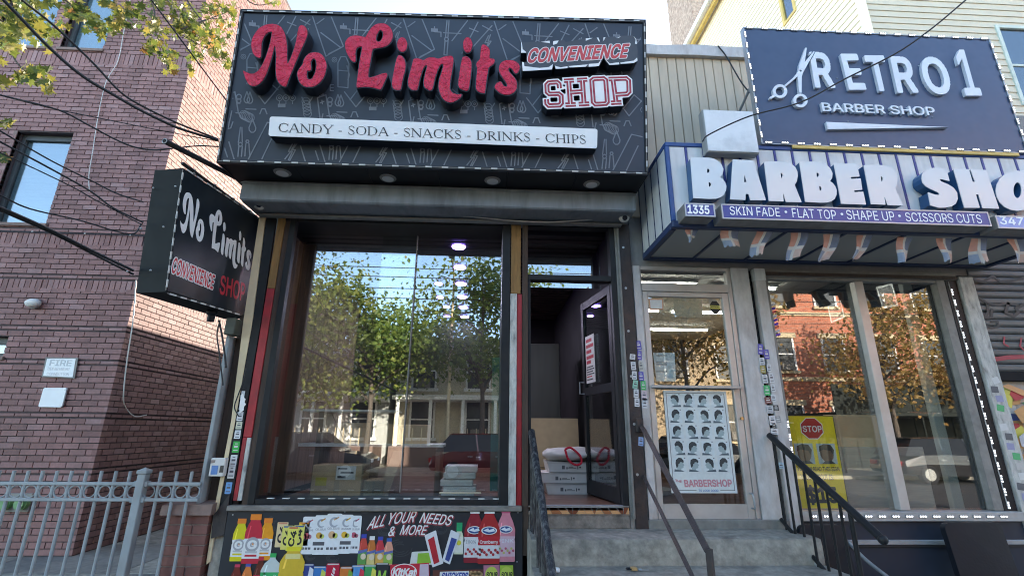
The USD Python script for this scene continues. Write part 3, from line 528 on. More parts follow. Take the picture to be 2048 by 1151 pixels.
# vape pattern print
def pl_(pts, w=0.0052): return LineString([SP.uv(*p) for p in pts]).buffer(w, quad_segs=2)
def circ(cx, cy, r, n=14): return [(cx+r*math.cos(2*math.pi*i/n), cy+r*math.sin(2*math.pi*i/n)) for i in range(n+1)]
def drop(cx, cy, s): return [(cx+s*a, cy+s*b) for a, b in ((0, -1.5), (.35, -.5), (.62, .15), (.55, .65), (.2, 1), (-.2, 1), (-.55, .65), (-.62, .15), (-.35, -.5), (0, -1.5))]
SH_ = []
for k in range(-1, 5):
    ox, oy = 182*k, 6*k
    def L(*pts, w=0.0052): SH_.append(pl_([(x+ox, y+oy) for x, y in pts], w))
    L((624, 30), (652, 113), (687, 93), (661, 30)); L((634, 48), (648, 38)); L((497, 318), (535, 245), (557, 250)); L((524, 318), (548, 268)); L((570, 318), (596, 285)); L((601, 292), (613, 330)); L((640, 290), (652, 330))
    L((571, 30), (540, 70)); L((592, 33), (560, 95)); L((601, 40), (620, 50)); L((575, 45), (592, 52)); L((620, 40), (575, 90))
    L(*[(x, y) for x, y in ((635, 196), (652, 190), (659, 232), (664, 240))]); L((635, 196), (640, 236)); L((640, 194), (639, 190), (646, 188), (647, 191)); L((641, 206), (648, 203)); L((644, 201), (645, 208))
    for j in range(5): SH_.append(LineString([SP.uv(x+ox, y+oy) for x, y in circ(612+j*0.8, 203+j*6.2, 8)]).buffer(0.003, quad_segs=1))
    L((604, 195), (609, 206)); L((625, 195), (618, 206))
    for j in range(5): SH_.append(LineString([SP.uv(x+ox, y+oy) for x, y in circ(488+j*3, 230+j*1.5, 9)]).buffer(0.003, quad_segs=1))
    L((472, 226), (490, 226)); L((492, 218), (512, 219))
    L(*drop(494, 197, 9)); L(*drop(505, 254, 11)); L(*drop(682, 204, 9)); L(*circ(478, 194, 5)); L(*circ(478, 202, 4)); L((476, 207), (480, 207))
    for j in range(3): L(*circ(559+j*13, 196, 6, 10), w=.003); L(*circ(559+j*13, 196, 2, 6), w=.003); L((559+j*13, 202), (559+j*13, 208), w=.003)
    SH_.append(Polygon([SP.uv(x+ox, y+oy) for x, y in ((556, 208), (571, 208), (571, 215), (556, 215))])); 
    L((505, 42), (505, 52), (518, 53), (518, 62)); SH_.append(Polygon([SP.uv(x+ox, y+oy) for x, y in ((498, 45), (512, 46), (512, 53), (498, 52))]))
    L((481, 255), (477, 285)); L((484, 255), (485, 285)); L(*circ(481, 289, 4, 8)); L((478, 293), (476, 313)); L((485, 293), (483, 313))
    L((530, 30), (527, 62)); L((534, 30), (532, 62)); L(*circ(529, 67, 4, 8)); L((526, 71), (524, 98), (530, 99), (532, 71))
    L((585, 288), (577, 303), (585, 303), (577, 320)); L((590, 288), (583, 300), (591, 300), (579, 322)); L((613, 60), (606, 74), (613, 74), (606, 88)); L((617, 58), (612, 71), (618, 71), (606, 90))
    L(*circ(669, 120, 5, 8), w=.003); L(*circ(669, 120, 2, 6), w=.003); L((520, 228), (524, 218), (530, 218), (534, 228)); L((674, 293), (672, 318)); L((680, 293), (682, 318)); L(*circ(677, 289, 3, 6))
    L((500, 108), (494, 120), (494, 168), (514, 170), (516, 122), (510, 108), (500, 108)); L((494, 135), (516, 137)); L((507, 178), (530, 208), (560, 172)); L((700, 200), (722, 172), (738, 186)); L((705, 60), (740, 62)); L((694, 132), (699, 150), (696, 160))
    L((460, 60), (500, 90), (476, 102)); L((466, 244), (462, 256), (456, 258), (464, 222)); L((449, 296), (455, 314))
pat = unary_union(SH_).intersection(ins)
vape = text_on(SP, 'VAPE', (622, 182), (668, 183), (622, 168)).intersection(ins)
part('printed_pattern', SP.ext(unary_union([pat.simplify(0.0008), vape]), 0.0012, 0.001), SIGNL, sg)
# raised letters: black returns with red crinkled faces
def zc(o, pts, s=7.675): return [(o[0]+x/s, o[1]+y/s) for x, y in pts]
GL = {}
GL['N'] = (zc((480, 40), [(40,770),(70,790),(120,815),(180,830),(240,815),(300,760),(350,680),(390,590),(430,480),(470,330),(495,190),(480,180),(440,185),(400,215),(360,270),(335,340),(325,430),(325,500),(325,570),(300,588),(250,570),(205,530),(180,460),(170,380),(180,310),(215,230),(270,150),(340,95),(430,65),(530,62),(600,85),(650,130),(690,210),(715,310),(725,420),(720,560),(725,680),(740,665),(790,560),(840,420),(870,280),(890,160),(900,110),(930,78),(975,85),(1020,120),(1040,190),(1020,280),(970,390),(910,520),(860,640),(800,780),(750,900),(725,980),(710,1020),(680,1025),(630,1000),(580,950),(555,870),(548,760),(552,640),(555,520),(540,390),(525,410),(505,510),(470,640),(430,760),(390,860),(350,930),(300,980),(240,1015),(185,1020),(130,990),(85,910),(60,840)]), None)
GL['o'] = (zc((480, 40), [(1110,500),(1180,495),(1240,515),(1290,565),(1325,650),(1330,730),(1310,830),(1270,910),(1210,980),(1130,1025),(1050,1035),(980,1020),(920,970),(885,890),(878,820),(900,760),(950,700),(970,670),(975,620),(1010,560),(1060,515)]), zc((480, 40), [(1130,590),(1160,600),(1175,660),(1170,740),(1150,830),(1110,900),(1070,920),(1030,900),(1020,840),(1030,775),(1060,785),(1095,765),(1090,710),(1085,650),(1100,610)]))
GL['L'] = (zc((680, 40), [(75,350),(100,300),(150,255),(220,240),(300,245),(390,270),(405,250),(430,190),(480,120),(550,65),(630,50),(700,60),(760,100),(800,160),(815,230),(805,300),(770,360),(710,405),(620,430),(510,440),(490,490),(480,570),(460,680),(435,800),(435,890),(470,885),(560,860),(640,825),(715,810),(730,840),(710,900),(670,980),(640,1050),(620,1075),(560,1050),(480,1035),(400,1025),(310,1035),(255,1040),(250,1010),(260,930),(280,780),(305,620),(325,500),(345,410),(310,405),(260,425),(240,470),(235,540),(245,620),(230,650),(190,640),(140,580),(95,500),(78,420)]), zc((680, 40), [(610,155),(645,160),(665,200),(660,260),(640,310),(600,340),(565,330),(550,300),(560,240),(580,190)]))
GL['i'] = (zc((680, 40), [(880,560),(910,540),(960,560),(1000,620),(1010,690),(1000,780),(975,870),(950,960),(940,1050),(920,1078),(860,1078),(810,1050),(793,990),(805,900),(830,760),(855,640)]), None)
GL['i_dot'] = (zc((680, 40), [(955+80*math.cos(t), 380+115*math.sin(t)) for t in np.linspace(0, 6.0, 14)]), None)
GL['m'] = (zc((850, 70), [(-25,395),(20,360),(80,340),(150,350),(210,370),(260,345),(330,325),(400,320),(430,335),(440,380),(430,470),(410,570),(395,650),(385,740),(380,820),(400,870),(450,905),(510,915),(570,905),(560,940),(520,985),(460,1020),(400,1040),(340,1030),(280,990),(235,920),(210,840),(205,780),(215,700),(240,610),(270,530),(285,460),(265,440),(235,455),(200,520),(170,600),(145,690),(130,780),(110,840),(80,855),(40,840),(0,810),(-20,770),(-20,700),(5,590),(25,520),(35,480),(15,455),(-30,510),(-65,620),(-95,730),(-110,830),(-135,850),(-195,850),(-245,810),(-265,750),(-255,670),(-225,550),(-195,450),(-185,380),(-155,360),(-95,360)]), None)
GL['i2'] = (zc((850, 70), [(560,370),(590,330),(630,325),(680,355),(715,410),(715,500),(705,620),(690,720),(675,840),(640,860),(590,850),(530,820),(508,770),(515,680),(535,560)]), None)
GL['i2_dot'] = (zc((850, 70), [(655+75*math.cos(t), 155+122*math.sin(t)) for t in np.linspace(0, 6.0, 14)]), None)
GL['t'] = (zc((850, 70), [(860,170),(890,145),(930,155),(980,200),(1000,250),(995,310),(990,365),(1060,365),(1075,400),(1060,440),(1010,480),(975,500),(960,590),(945,700),(930,820),(920,900),(880,895),(820,875),(785,840),(778,780),(785,680),(795,590),(805,510),(785,480),(790,420),(840,385),(850,300)]), None)
GL['s'] = (zc((850, 70), [(1290,385),(1350,390),(1410,415),(1450,460),(1458,510),(1440,560),(1400,600),(1370,580),(1350,540),(1320,505),(1290,500),(1275,530),(1300,580),(1350,630),(1400,690),(1415,760),(1405,840),(1360,890),(1300,920),(1230,920),(1160,900),(1100,850),(1060,800),(1090,745),(1150,710),(1180,730),(1200,780),(1240,800),(1265,790),(1255,740),(1210,680),(1160,610),(1130,540),(1135,480),(1170,420),(1230,390)]), None)
CRINK = mat('crinkled_red_film', {'g': ('geometry', {}), 'n': ('noise_texture', {'scale': 9, 'detail': 4, 'distortion': 3.0}), 'b': ('bump', {'strength': 1.0, 'distance': 0.05}), 'p': ('principled_bsdf', {'base_color': (0.66, 0.010, 0.05), 'specular_ior_level': 0.4, 'roughness': 0.24, 'coat_weight': 0.15, 'coat_roughness': 0.12})}, [('g.position', 'n.vector'), ('n.fac', 'b.height'), ('b.normal', 'p.normal')], 'p.BSDF')
RET = pm('letter_return_black', (0.016, 0.02, 0.03), 0.4, 0.1, 9)
LD = 0.13; WORD = []
for key, (o, h) in GL.items():
    g = Polygon(chaikin([SP.uv(x, y, LD) for x, y in o])).buffer(0)
    if h: g = g.difference(Polygon(chaikin([SP.uv(x, y, LD) for x, y in h])))
    WORD.append((key, g))
    le = part('raised_letter', SP.ext(g.buffer(0.007).simplify(0.0012), LD-0.006, 0.002), RET, sg)
    part('letter_face', SP.ext(g.buffer(-0.001).simplify(0.0012), 0.006, LD-0.004), CRINK, le)
# torn badge and block word
c5 = lambda pts: zc((1030, 60), pts, 5.904)
BD = 0.11
badge = SP.poly(c5([(70,150),(410,130),(425,185),(445,180),(450,135),(580,118),(600,145),(830,100),(985,92),(1005,145),(1030,140),(1045,88),(1180,75),(1200,100),(1250,70),(1390,65),(1430,110),(1440,170),(1450,250),(1445,370),(1400,395),(1250,405),(1230,410),(1115,420),(1045,335),(990,430),(870,440),(830,440),(650,450),(620,455),(480,465),(460,405),(435,470),(90,490),(80,380),(140,380),(135,275),(70,275)]), BD)
bd = part('badge', SP.ext(badge, BD-0.004, 0.002), RET, sg, label='torn edged dark badge with slanted red lettering')
part('badge_face', SP.ext(badge.buffer(-0.002), 0.003, BD-0.0015), pm('badge_grey', (0.05, 0.055, 0.065), 0.45, 0.08, 8), bd)
whs = [[(80,380),(105,385),(110,430),(290,452),(400,440),(450,405),(435,470),(90,490)], [(470,425),(480,465),(620,455),(620,430),(540,445)], [(630,430),(860,410),(830,440),(650,445)], [(870,405),(985,395),(1020,350),(990,430),(870,438)], [(1060,345),(1120,400),(1225,385),(1230,410),(1115,418)], [(1240,390),(1400,365),(1440,330),(1448,370),(1400,395),(1250,405)], [(70,150),(80,150),(90,230),(130,262),(130,275),(70,275)], [(305,145),(410,130),(412,160),(350,150)], [(442,135),(515,128),(495,165),(450,180)], [(835,103),(915,98),(835,132)], [(965,95),(985,92),(1000,140),(990,140)], [(1040,90),(1068,88),(1045,135)], [(1395,70),(1430,110),(1440,170),(1415,165),(1425,120)], [(1205,100),(1250,75),(1225,98)]]
part('torn_edge', SP.ext(unary_union([SP.poly(c5(w), BD).buffer(0) for w in whs]).intersection(badge.buffer(-0.001)), 0.001, BD+0.002), WHITE, bd)
CONV = fit(affinity.skew(tshape('CONVENIENCE', True).buffer(0.035, join_style=2), xs=14, origin=(0, 0)), SP.uv(*c5([(142, 398)])[0], BD), SP.uv(*c5([(1345, 335)])[0], BD), SP.uv(*c5([(160, 222)])[0], BD))
REDL = pm('sign_red', (0.55, 0.05, 0.05), 0.4, 0.05, 9, damt=0.15)
part('lettering_edge', SP.ext(CONV.buffer(0.006), 0.001, BD+0.0035), WHITE, bd); part('lettering', SP.ext(CONV.buffer(-0.001), 0.001, BD+0.005), REDL, bd)
def cl(pts, w, closed=False):
    p = [SP.uv(*q, BD) for q in c5(pts)]
    return (LineString(p+p[:2]) if closed else LineString(p)).buffer(w, cap_style=2, join_style=2)
strokes = [[(525,690),(520,640),(495,618),(400,625),(375,650),(380,735),(405,757),(515,755),(545,780),(548,865),(525,890),(400,895),(375,870),(372,820)], [(633,600),(655,885)], [(795,592),(815,878)], [(645,738),(805,728)], [(578,603),(695,597)], [(732,595),(852,588)], [(595,885),(718,880)], [(752,878),(875,872)], [(1155,580),(1193,860)], [(1133,862),(1257,855)], [(1105,582),(1310,575),(1340,600),(1345,730),(1320,755),(1185,765)]]
oo = [(905,600),(930,580),(1045,575),(1070,595),(1090,850),(1070,872),(950,878),(925,855)]
ww = 0.022
redw = unary_union([cl(s, ww) for s in strokes]+[cl(oo, ww, True)]); inl = unary_union([cl(s, 0.0045) for s in strokes]+[cl(oo, 0.0045, True)])
plate = unary_union([Polygon(g.exterior) for g in getattr(redw.buffer(0.012, join_style=2), 'geoms', [redw.buffer(0.012, join_style=2)])]).buffer(0.01).buffer(-0.01)
bw = part('block_word', SP.ext(plate.buffer(0.003), BD-0.004, 0.002), RET, sg, label='raised block lettering in dark red with white inlines')
part('word_face', SP.ext(plate, 0.003, BD-0.0015), WHITE, bw); part('lettering', SP.ext(redw.difference(inl), 0.001, BD+0.002), pm('dark_red_vinyl', (0.34, 0.02, 0.035), 0.4, 0.05, 9), bw)
# white light box with serif lettering
LBD = 0.12
lb = SP.poly([(540, 233), (1195, 258), (1194, 297), (537, 272)], LBD).buffer(-0.02).buffer(0.02)
bx_ = part('white_light_box', SP.ext(lb.buffer(0.003), LBD-0.006, 0.002), RET, sg); part('box_face', SP.ext(lb, 0.005, LBD-0.0035), WHITE, bx_)
SER = {  # thick and thin strokes on a 0..1 grid: (points, width)
 'C': ([([(.86,.75),(.70,.93),(.48,.98),(.22,.86),(.09,.5),(.22,.14),(.48,.02),(.70,.07),(.87,.24)], .06), ([(.2,.85),(.1,.5),(.2,.15)], .12), ([(.86,.66),(.86,.97)], .05)], .95),
 'A': ([([(.08,.02),(.44,.98)], .05), ([(.46,.98),(.84,.02)], .12), ([(.22,.36),(.68,.36)], .05), ([(-.02,.02),(.2,.02)], .045), ([(.68,.02),(.98,.02)], .045)], .96),
 'N': ([([(.14,.02),(.14,.97)], .055), ([(.12,.97),(.84,.03)], .12), ([(.84,.97),(.84,.02)], .055), ([(0,.02),(.28,.02)], .045), ([(0,.98),(.2,.98)], .045), ([(.7,.98),(.98,.98)], .045)], 1.0),
 'D': ([([(.18,.02),(.18,.98)], .12), ([(.04,.98),(.45,.98),(.76,.84),(.9,.5),(.76,.16),(.45,.02),(.04,.02)], .05), ([(.8,.76),(.88,.5),(.8,.24)], .12)], 1.0),
 'Y': ([([(.06,.97),(.44,.45)], .12), ([(.84,.97),(.46,.45)], .05), ([(.45,.47),(.45,.02)], .12), ([(-.04,.98),(.24,.98)], .045), ([(.68,.98),(.96,.98)], .045), ([(.3,.02),(.6,.02)], .045)], .92),
 'S': ([([(.56,.74),(.5,.92),(.32,.98),(.14,.9),(.1,.72),(.24,.56),(.46,.44),(.58,.26),(.5,.08),(.3,.02),(.12,.08),(.06,.28)], .06), ([(.16,.64),(.34,.52),(.52,.38)], .12)], .66),
 'O': ([([(.5,.98),(.2,.86),(.08,.5),(.2,.14),(.5,.02),(.8,.14),(.92,.5),(.8,.86),(.5,.98)], .05), ([(.17,.8),(.09,.5),(.17,.2)], .12), ([(.83,.8),(.91,.5),(.83,.2)], .12)], 1.0),
 'K': ([([(.18,.02),(.18,.98)], .12), ([(.78,.96),(.22,.48)], .05), ([(.34,.58),(.82,.03)], .12), ([(.03,.02),(.33,.02)], .045), ([(.03,.98),(.33,.98)], .045), ([(.64,.98),(.9,.98)], .045), ([(.7,.02),(.98,.02)], .045)], .95),
 'R': ([([(.18,.02),(.18,.98)], .12), ([(.04,.98),(.4,.98),(.6,.88),(.64,.74),(.56,.58),(.38,.5),(.2,.5)], .05), ([(.6,.86),(.64,.74),(.58,.6)], .11), ([(.38,.5),(.8,.02)], .12), ([(.03,.02),(.33,.02)], .045), ([(.7,.02),(.92,.02)], .045)], .88),
 'I': ([([(.18,.02),(.18,.98)], .12), ([(.03,.02),(.33,.02)], .045), ([(.03,.98),(.33,.98)], .045)], .38),
 'H': ([([(.18,.02),(.18,.98)], .12), ([(.82,.02),(.82,.98)], .12), ([(.18,.5),(.82,.5)], .05), ([(.03,.02),(.33,.02)], .045), ([(.03,.98),(.33,.98)], .045), ([(.67,.02),(.97,.02)], .045), ([(.67,.98),(.97,.98)], .045)], 1.0),
 'P': ([([(.18,.02),(.18,.98)], .12), ([(.04,.98),(.4,.98),(.58,.88),(.64,.71),(.58,.55),(.4,.45),(.2,.46)], .05), ([(.6,.86),(.64,.71),(.58,.56)], .11), ([(.03,.02),(.35,.02)], .045)], .72),
 '-': ([([(.05,.34),(.35,.34)], .09)], .4), ' ': ([], .34)}
def serif(text):
    x, out = 0, []
    for ch in text:
        st, adv = SER[ch]
        for p, w in st: out.append(LineString([(x+a, b) for a, b in p]).buffer(w/2, cap_style=2, join_style=1, quad_segs=3))
        x += adv*0.92+0.10
    return unary_union(out)
part('lettering', SP.ext(fit(serif('CANDY - SODA - SNACKS - DRINKS - CHIPS'), SP.uv(557, 264.5, LBD), SP.uv(1172, 288.5, LBD), SP.uv(558, 246, LBD)), 0.001, LBD+0.003), flat((0.06, 0.06, 0.06)), bx_)
# white led tape round the edge
def tape_run(pl, root, a, b, n, L=0.055, d=0.0125, w=0.012):
    a, b = np.array(pl.uv(*a)), np.array(pl.uv(*b)); e = (b-a)/np.linalg.norm(b-a); f = np.array([-e[1], e[0]])
    part('tape_wire', pl.ext(LineString([a, b]).buffer(0.003, cap_style=2), 0.003, d-0.002), GREYW, root)
    for k in range(n):
        c = a+(b-a)*(k+0.5)/n+f*RNG.normal(0, 0.001); q = [c+e*L*s+f*w*r/2 for s, r in ((-.5, -1), (.5, -1), (.5, 1), (-.5, 1))]
        part('led_tape', pl.ext(Polygon(q), 0.005, d), TAPE, root)
tape_run(SP, sg, (486, 24), (1287, 44.5), 26); tape_run(SP, sg, (438, 322.5), (1293, 347.5), 26); tape_run(SP, sg, (484, 28), (437, 320), 11); tape_run(SP, sg, (1288, 48), (1293, 343), 11)
# ---------------------------------------------------------------- projecting sign
ex = np.array([0.2018, 0.979, 0]); O2 = np.array([-2.505, 3.545, 2.607]); QP = Plane(O2, ex, (0, 0, 1))
ps = thing('projecting_sign', 'black double sided sign box sticking out from the wall over the fence', 'projecting sign')
QC = [(366, 336), (527, 443), (498, 636), (331, 583)]
qf = QP.poly(QC); TH = 0.26
part('sign_body', QP.ext(qf, TH, -TH), pm('sign_box_black', (0.010, 0.012, 0.012), 0.65, 0.2, 6, 0.05, 30, dark=(0.03, 0.032, 0.03), damt=0.3, dscale=3, spec=0.2), ps)
part('sign_face', QP.ext(qf.buffer(-0.012), 0.004, 0.001), pm('sign_face_black', (0.012, 0.017, 0.022), 0.3, 0.1, 5, damt=0.15), ps)
src = np.array([SP.uv(485, 140, LD), SP.uv(1039, 137, LD), SP.uv(551, 48, LD)]); dst = np.array([QP.uv(359.3, 440, .005), QP.uv(502, 512, .005), QP.uv(380, 386.5, .005)])
A = np.linalg.solve(np.c_[src, np.ones(3)], dst)
part('script_lettering', QP.ext(unary_union([affinity.affine_transform(g, [A[0, 0], A[1, 0], A[0, 1], A[1, 1], A[2, 0], A[2, 1]]) for _, g in WORD]).simplify(0.001), 0.002, 0.0065), WHITE, ps)
q6 = lambda x, y: (320+x/7.675, 500+y/7.675)
CV2 = fit(affinity.skew(tshape('CONVENIENCE', True).buffer(0.03, join_style=2), xs=12, origin=(0, 0)), QP.uv(*q6(165, 350), .005), QP.uv(*q6(815, 615), .005), QP.uv(*q6(205, 95), .005))
part('word_edge', QP.ext(CV2.buffer(0.006), 0.001, 0.0065), WHITE, ps); part('word_lettering', QP.ext(CV2.buffer(-0.002), 0.001, 0.008), pm('sign_red_bright', (0.60, 0.04, 0.05), 0.4, 0.05, 9), ps)
part('word_lettering', QP.ext(text_on(QP, 'SHOP', q6(905, 670), q6(1290, 790), q6(935, 372), .005, True), 0.001, 0.0065), pm('side_sign_red', (0.50, 0.03, 0.05), 0.4, 0.05, 9), ps)
for a, b, n in (((365, 339), (331, 580), 9), ((334, 586), (496, 634), 9), ((368, 336), (525, 441), 9)): tape_run(QP, ps, a, b, n, 0.06, 0.003)
for k in range(3):
    for dd in (-0.03, -TH+0.03):
        v = 0.12+0.36*k; part('screw', ball(QP.P(QP.uv(366, 336)[0]+(-0.003 if 0 else 0.0), v, dd)-ex*0.002-ex*0.02*(2-k), 0.008, sub=1), STEEL, ps)
part('cable_gland', cat([ball(QP.P(0.72, -0.02, -0.12), 0.045, (1, 1, 0.8)), disc(QP.P(0.72, -0.05, -0.12), 0.03, (0, 0, -1), 0.05, 12)]), RUBBER, ps, smooth=60)
t = thing('steel_tube_arm', 'black painted steel tube running slantwise above the projecting sign to the wall', 'steel tube')
tp = [at(329, 282, 3.3), at(490, 367, 4.1), at(542, 445, 4.42)]
p0, p1 = at(329, 282, 3.35), at(505, 372, 4.3); part('tube', tube([p0, p1], 0.022, 12), CABLE, t, smooth=True); part('open_end', torus(p0, 0.019, 0.004, p1-p0, 16, 6), STEEL, t)
t = thing('sign_bracket', 'thin dark rail with clamps along the top of the projecting sign', 'bracket')
ta, tb = QP.P(*QP.uv(380, 336), -0.08)+[0, 0, 0.05], QP.P(*QP.uv(528, 440), -0.08)+[0, 0, 0.03]
part('rail', tube([ta, tb], 0.016, 8), CABLE, t, smooth=True)
for k in range(4):
    c = ta+(tb-ta)*(k+0.5)/4; part('clamp', box(c[0]-.012, c[0]+.012, c[1]-.012, c[1]+.012, c[2]-.07, c[2]+.02), STEEL, t)
# security cameras
def seccam(c, label, aim):
    t = thing('security_camera', label, 'security camera'); c = np.array(c, float); aim = np.array(aim)/np.linalg.norm(aim)
    part('mount', disc(c+np.array([0, 0.0, 0.055]), 0.05, (0, 0, -1), 0.045, 20, 0.056), PLASTIC, t, smooth=40); part('dome', ball(c, 0.052), PLASTIC, t, smooth=True)
    part('lens', disc(c+aim*0.043, 0.024, aim, 0.012, 16), flat((0.02, 0.02, 0.025), 0.15), t)
seccam(at(519, 409, 4.20), 'white dome security camera under the shutter housing beside the cream board', (0.35, -0.9, -0.5))
seccam(at(1248, 434, 4.20), 'white dome security camera at the corner above the open shop door', (-0.1, -0.9, -0.6))
# ---------------------------------------------------------------- printed product board under the window
PP = FP(4.372)
pb = thing('product_board', 'black printed board of drinks and sweets under the shop window, headed ALL YOUR NEEDS & MORE', 'printed board')
part('board', box(-2.105, 0.306, 4.374, 4.425, 0.05, 0.952, .002), pm('board_black', (0.018, 0.019, 0.023), 0.4, 0.1, 6, damt=0.15), pb)
def pr(shape, col, lay, name='print'):
    m = PP.ext(shape, 0.0006, 0.0006*lay+0.0004)
    if m is not None: return part(name, m, flat(col, 0.4), pb)
def ub(x, y): return PP.uv(x, y)
def rr(u0, u1, v0, v1, r=0.006): return sbox(u0+r, v0+r, u1-r, v1-r).buffer(r, quad_segs=3)
def bottle(cx, yb, yt, w, body, cap, label=None, neck=0.34, shoulder=0.72, lay=1, capf=0.1):
    u, v0 = ub(cx, yb); v1 = ub(cx, yt)[1]; h = v1-v0; s = w/235.0
    q = [(-.5, .02), (-.46, 0), (.46, 0), (.5, .02), (.5, .38), (.47, .42), (.5, .46), (.5, shoulder-.1), (.36, shoulder+.06), (neck/2+.02, 1-capf-.04), (neck/2, 1-capf), (-neck/2, 1-capf), (-neck/2-.02, 1-capf-.04), (-.36, shoulder+.06), (-.5, shoulder-.1), (-.5, .46), (-.47, .42), (-.5, .38)]
    g = Polygon([(u+a*s, v0+b*h) for a, b in q]).buffer(0.004).buffer(-0.004)
    pr(g, body, lay); pr(sbox(u-s*neck*.58, v1-h*capf, u+s*neck*.58, v1), cap, lay)
    b = tuple(min(1, c*1.5+.04) for c in body); pr(Polygon([(u-s*.36, v0+h*.5), (u-s*.28, v0+h*.5), (u-s*.2, v0+h*(shoulder+.02)), (u-s*.26, v0+h*(shoulder+.02))]), b, lay+1)
    if label: pr(sbox(u-s*.5, v0+h*label[1], u+s*.5, v0+h*label[2]).intersection(g), label[0], lay+1)
    return u, v0, s, h, g
def word(t, u0, u1, v0, v1, col, lay, skew=0.0, bold=True, fat=0.0):
    s = tshape(t, bold); s = s.buffer(fat) if fat else s
    pr(fit(s, (u0, v0), (u1, v0), (u0+skew, v1)), col, lay, 'lettering')
WHT, BLK = (0.72, 0.72, 0.70), (0.03, 0.03, 0.03)
for cx, yb, yt, w, col, L_ in ((472, 1121, 1036, 25, (0.62, 0.55, 0.02), 1), (526, 1119, 1035, 25, (0.75, 0.30, 0.02), 1), (499, 1126, 1027, 32, (0.48, 0.03, 0.05), 3)):
    u, v0, s, h, g = bottle(cx, yb, yt, w, col, (0.75, 0.22, 0.03), (WHT, .1, .5), 0.55, .74, L_, .12)
    pr(Point(u, v0+h*.38).buffer(s*.40), (0.35, 0.35, 0.36), L_+2); word('G', u-s*.28, u+s*.28, v0+h*.29, v0+h*.47, WHT, L_+3, fat=.05)
    pr(Polygon([(u, v0+h*.37), (u+s*.12, v0+h*.37), (u+s*.02, v0+h*.42)]), (0.7, 0.25, 0.03), L_+4); pr(sbox(u-s*.34, v0+h*.21, u+s*.34, v0+h*.25), (0.45, 0.45, 0.46), L_+3); pr(sbox(u-s*.34, v0+h*.14, u+s*.34, v0+h*.18), col, L_+3)
for cx, yt, yb, col, top, L_ in ((560, 1043, 1093, (0.70, 0.55, 0.30), (0.6, 0.25, 0.15), 1), (604, 1043, 1090, (0.70, 0.50, 0.06), (0.65, 0.25, 0.05), 1), (571, 1050, 1098, (0.68, 0.62, 0.15), (0.06, 0.12, 0.3), 2), (594, 1049, 1097, (0.68, 0.62, 0.15), (0.06, 0.12, 0.3), 2), (582, 1052, 1100, (0.72, 0.66, 0.12), (0.5, 0.06, 0.08), 3)):
    u, v0 = ub(cx, yb); v1 = ub(cx, yt)[1]; s = 0.043; pr(rr(u-s, u+s, v0, v1), col, L_*2); pr(sbox(u-s*.8, v1-.014, u+s*.8, v1-.003), top, L_*2+1)
    c = affinity.rotate(tshape('C4', True).buffer(.03), 78 if cx < 585 else 92); pr(fit(c, (u-s*.7, v0+.03), (u+s*.7, v0+.03), (u-s*.7, v1-.03)), BLK, L_*2+1, 'lettering')
for cx, yt, yb, w, fr_, L_ in ((611, 1032, 1107, 24, (0.5, 0.1, 0.12), 1), (706, 1030, 1105, 22, (0.45, 0.1, 0.15), 1), (636, 1029, 1108, 25, (0.65, 0.36, 0.08), 2), (687, 1028, 1106, 25, (0.70, 0.42, 0.05), 2), (662, 1026, 1108, 29, (0.60, 0.38, 0.2), 3)):
    u, v0 = ub(cx, yb); v1 = ub(cx, yt)[1]; s = w/470.0; h = v1-v0; k = L_*2
    pr(rr(u-s, u+s, v0, v1, .012), (0.70, 0.72, 0.72), k); ring = Point(u, v0+h*.79).buffer(s*.62).difference(Point(u+s*.1, v0+h*.79).buffer(s*.42)).difference(sbox(u+s*.2, v0+h*.72, u+s, v0+h*.88)); pr(ring, (0.36, 0.38, 0.40), k+1)
    pr(Polygon([(u-s*.15, v0+h*.86), (u+s*.55, v0+h*.93), (u+s*.6, v0+h*.9), (u, v0+h*.83)]), fr_, k+1); word('CELSIUS', u-s*.78, u+s*.78, v0+h*.61, v0+h*.66, (0.25, 0.25, 0.27), k+1)
    pr(Point(u-s*.15, v0+h*.48).buffer(s*.45), fr_, k+1); pr(Point(u+s*.3, v0+h*.46).buffer(s*.33), (0.45, 0.48, 0.10) if L_ > 1 else (0.4, 0.15, 0.2), k+1)
    if L_ == 2: pr(sbox(u-s*.95, v0+h*.23, u+s*.95, v0+h*.32), (0.10, 0.10, 0.11), k+1)
    pr(unary_union([sbox(u-s*.7+j*s*.5, v0+h*.12, u-s*.7+j*s*.5+s*.36, v0+h*.18) for j in range(3)]), (0.12, 0.12, 0.13), k+1)
for cx, yb, yt, col, cap, lb_ in ((723, 1131, 1067, (0.5, 0.07, 0.05), (0.05, 0.07, 0.35), (0.12, 0.3, 0.08)), (740, 1131, 1071, (0.5, 0.16, 0.04), WHT, (0.6, 0.5, 0.2)), (757, 1129, 1072, (0.5, 0.05, 0.06), (0.05, 0.07, 0.35), (0.6, 0.35, 0.08)), (775, 1129, 1075, (0.65, 0.30, 0.20), (0.04, 0.12, 0.4), (0.25, 0.42, 0.08))):
    u, v0, s, h, g = bottle(cx, yb, yt, 17, col, cap, (lb_, .05, .5), .5, .7, 1, .13); pr(Polygon([(u-s*.5, v0+h*.38), (u+s*.5, v0+h*.46), (u+s*.5, v0+h*.55), (u-s*.5, v0+h*.47)]), (0.12, 0.15, 0.35), 4); pr(Point(u+s*.1, v0+h*.3).buffer(s*.3), (0.65, 0.55, 0.4), 4)
u, v0, s, h, g = bottle(578, 1180, 1092, 46, (0.62, 0.42, 0.04), (0.70, 0.60, 0.03), None, .5, .75, 9, .1); pr(sbox(u-s*.3, v0+h*.72, u+s*.3, v0+h*.84), (0.68, 0.60, 0.25), 11)
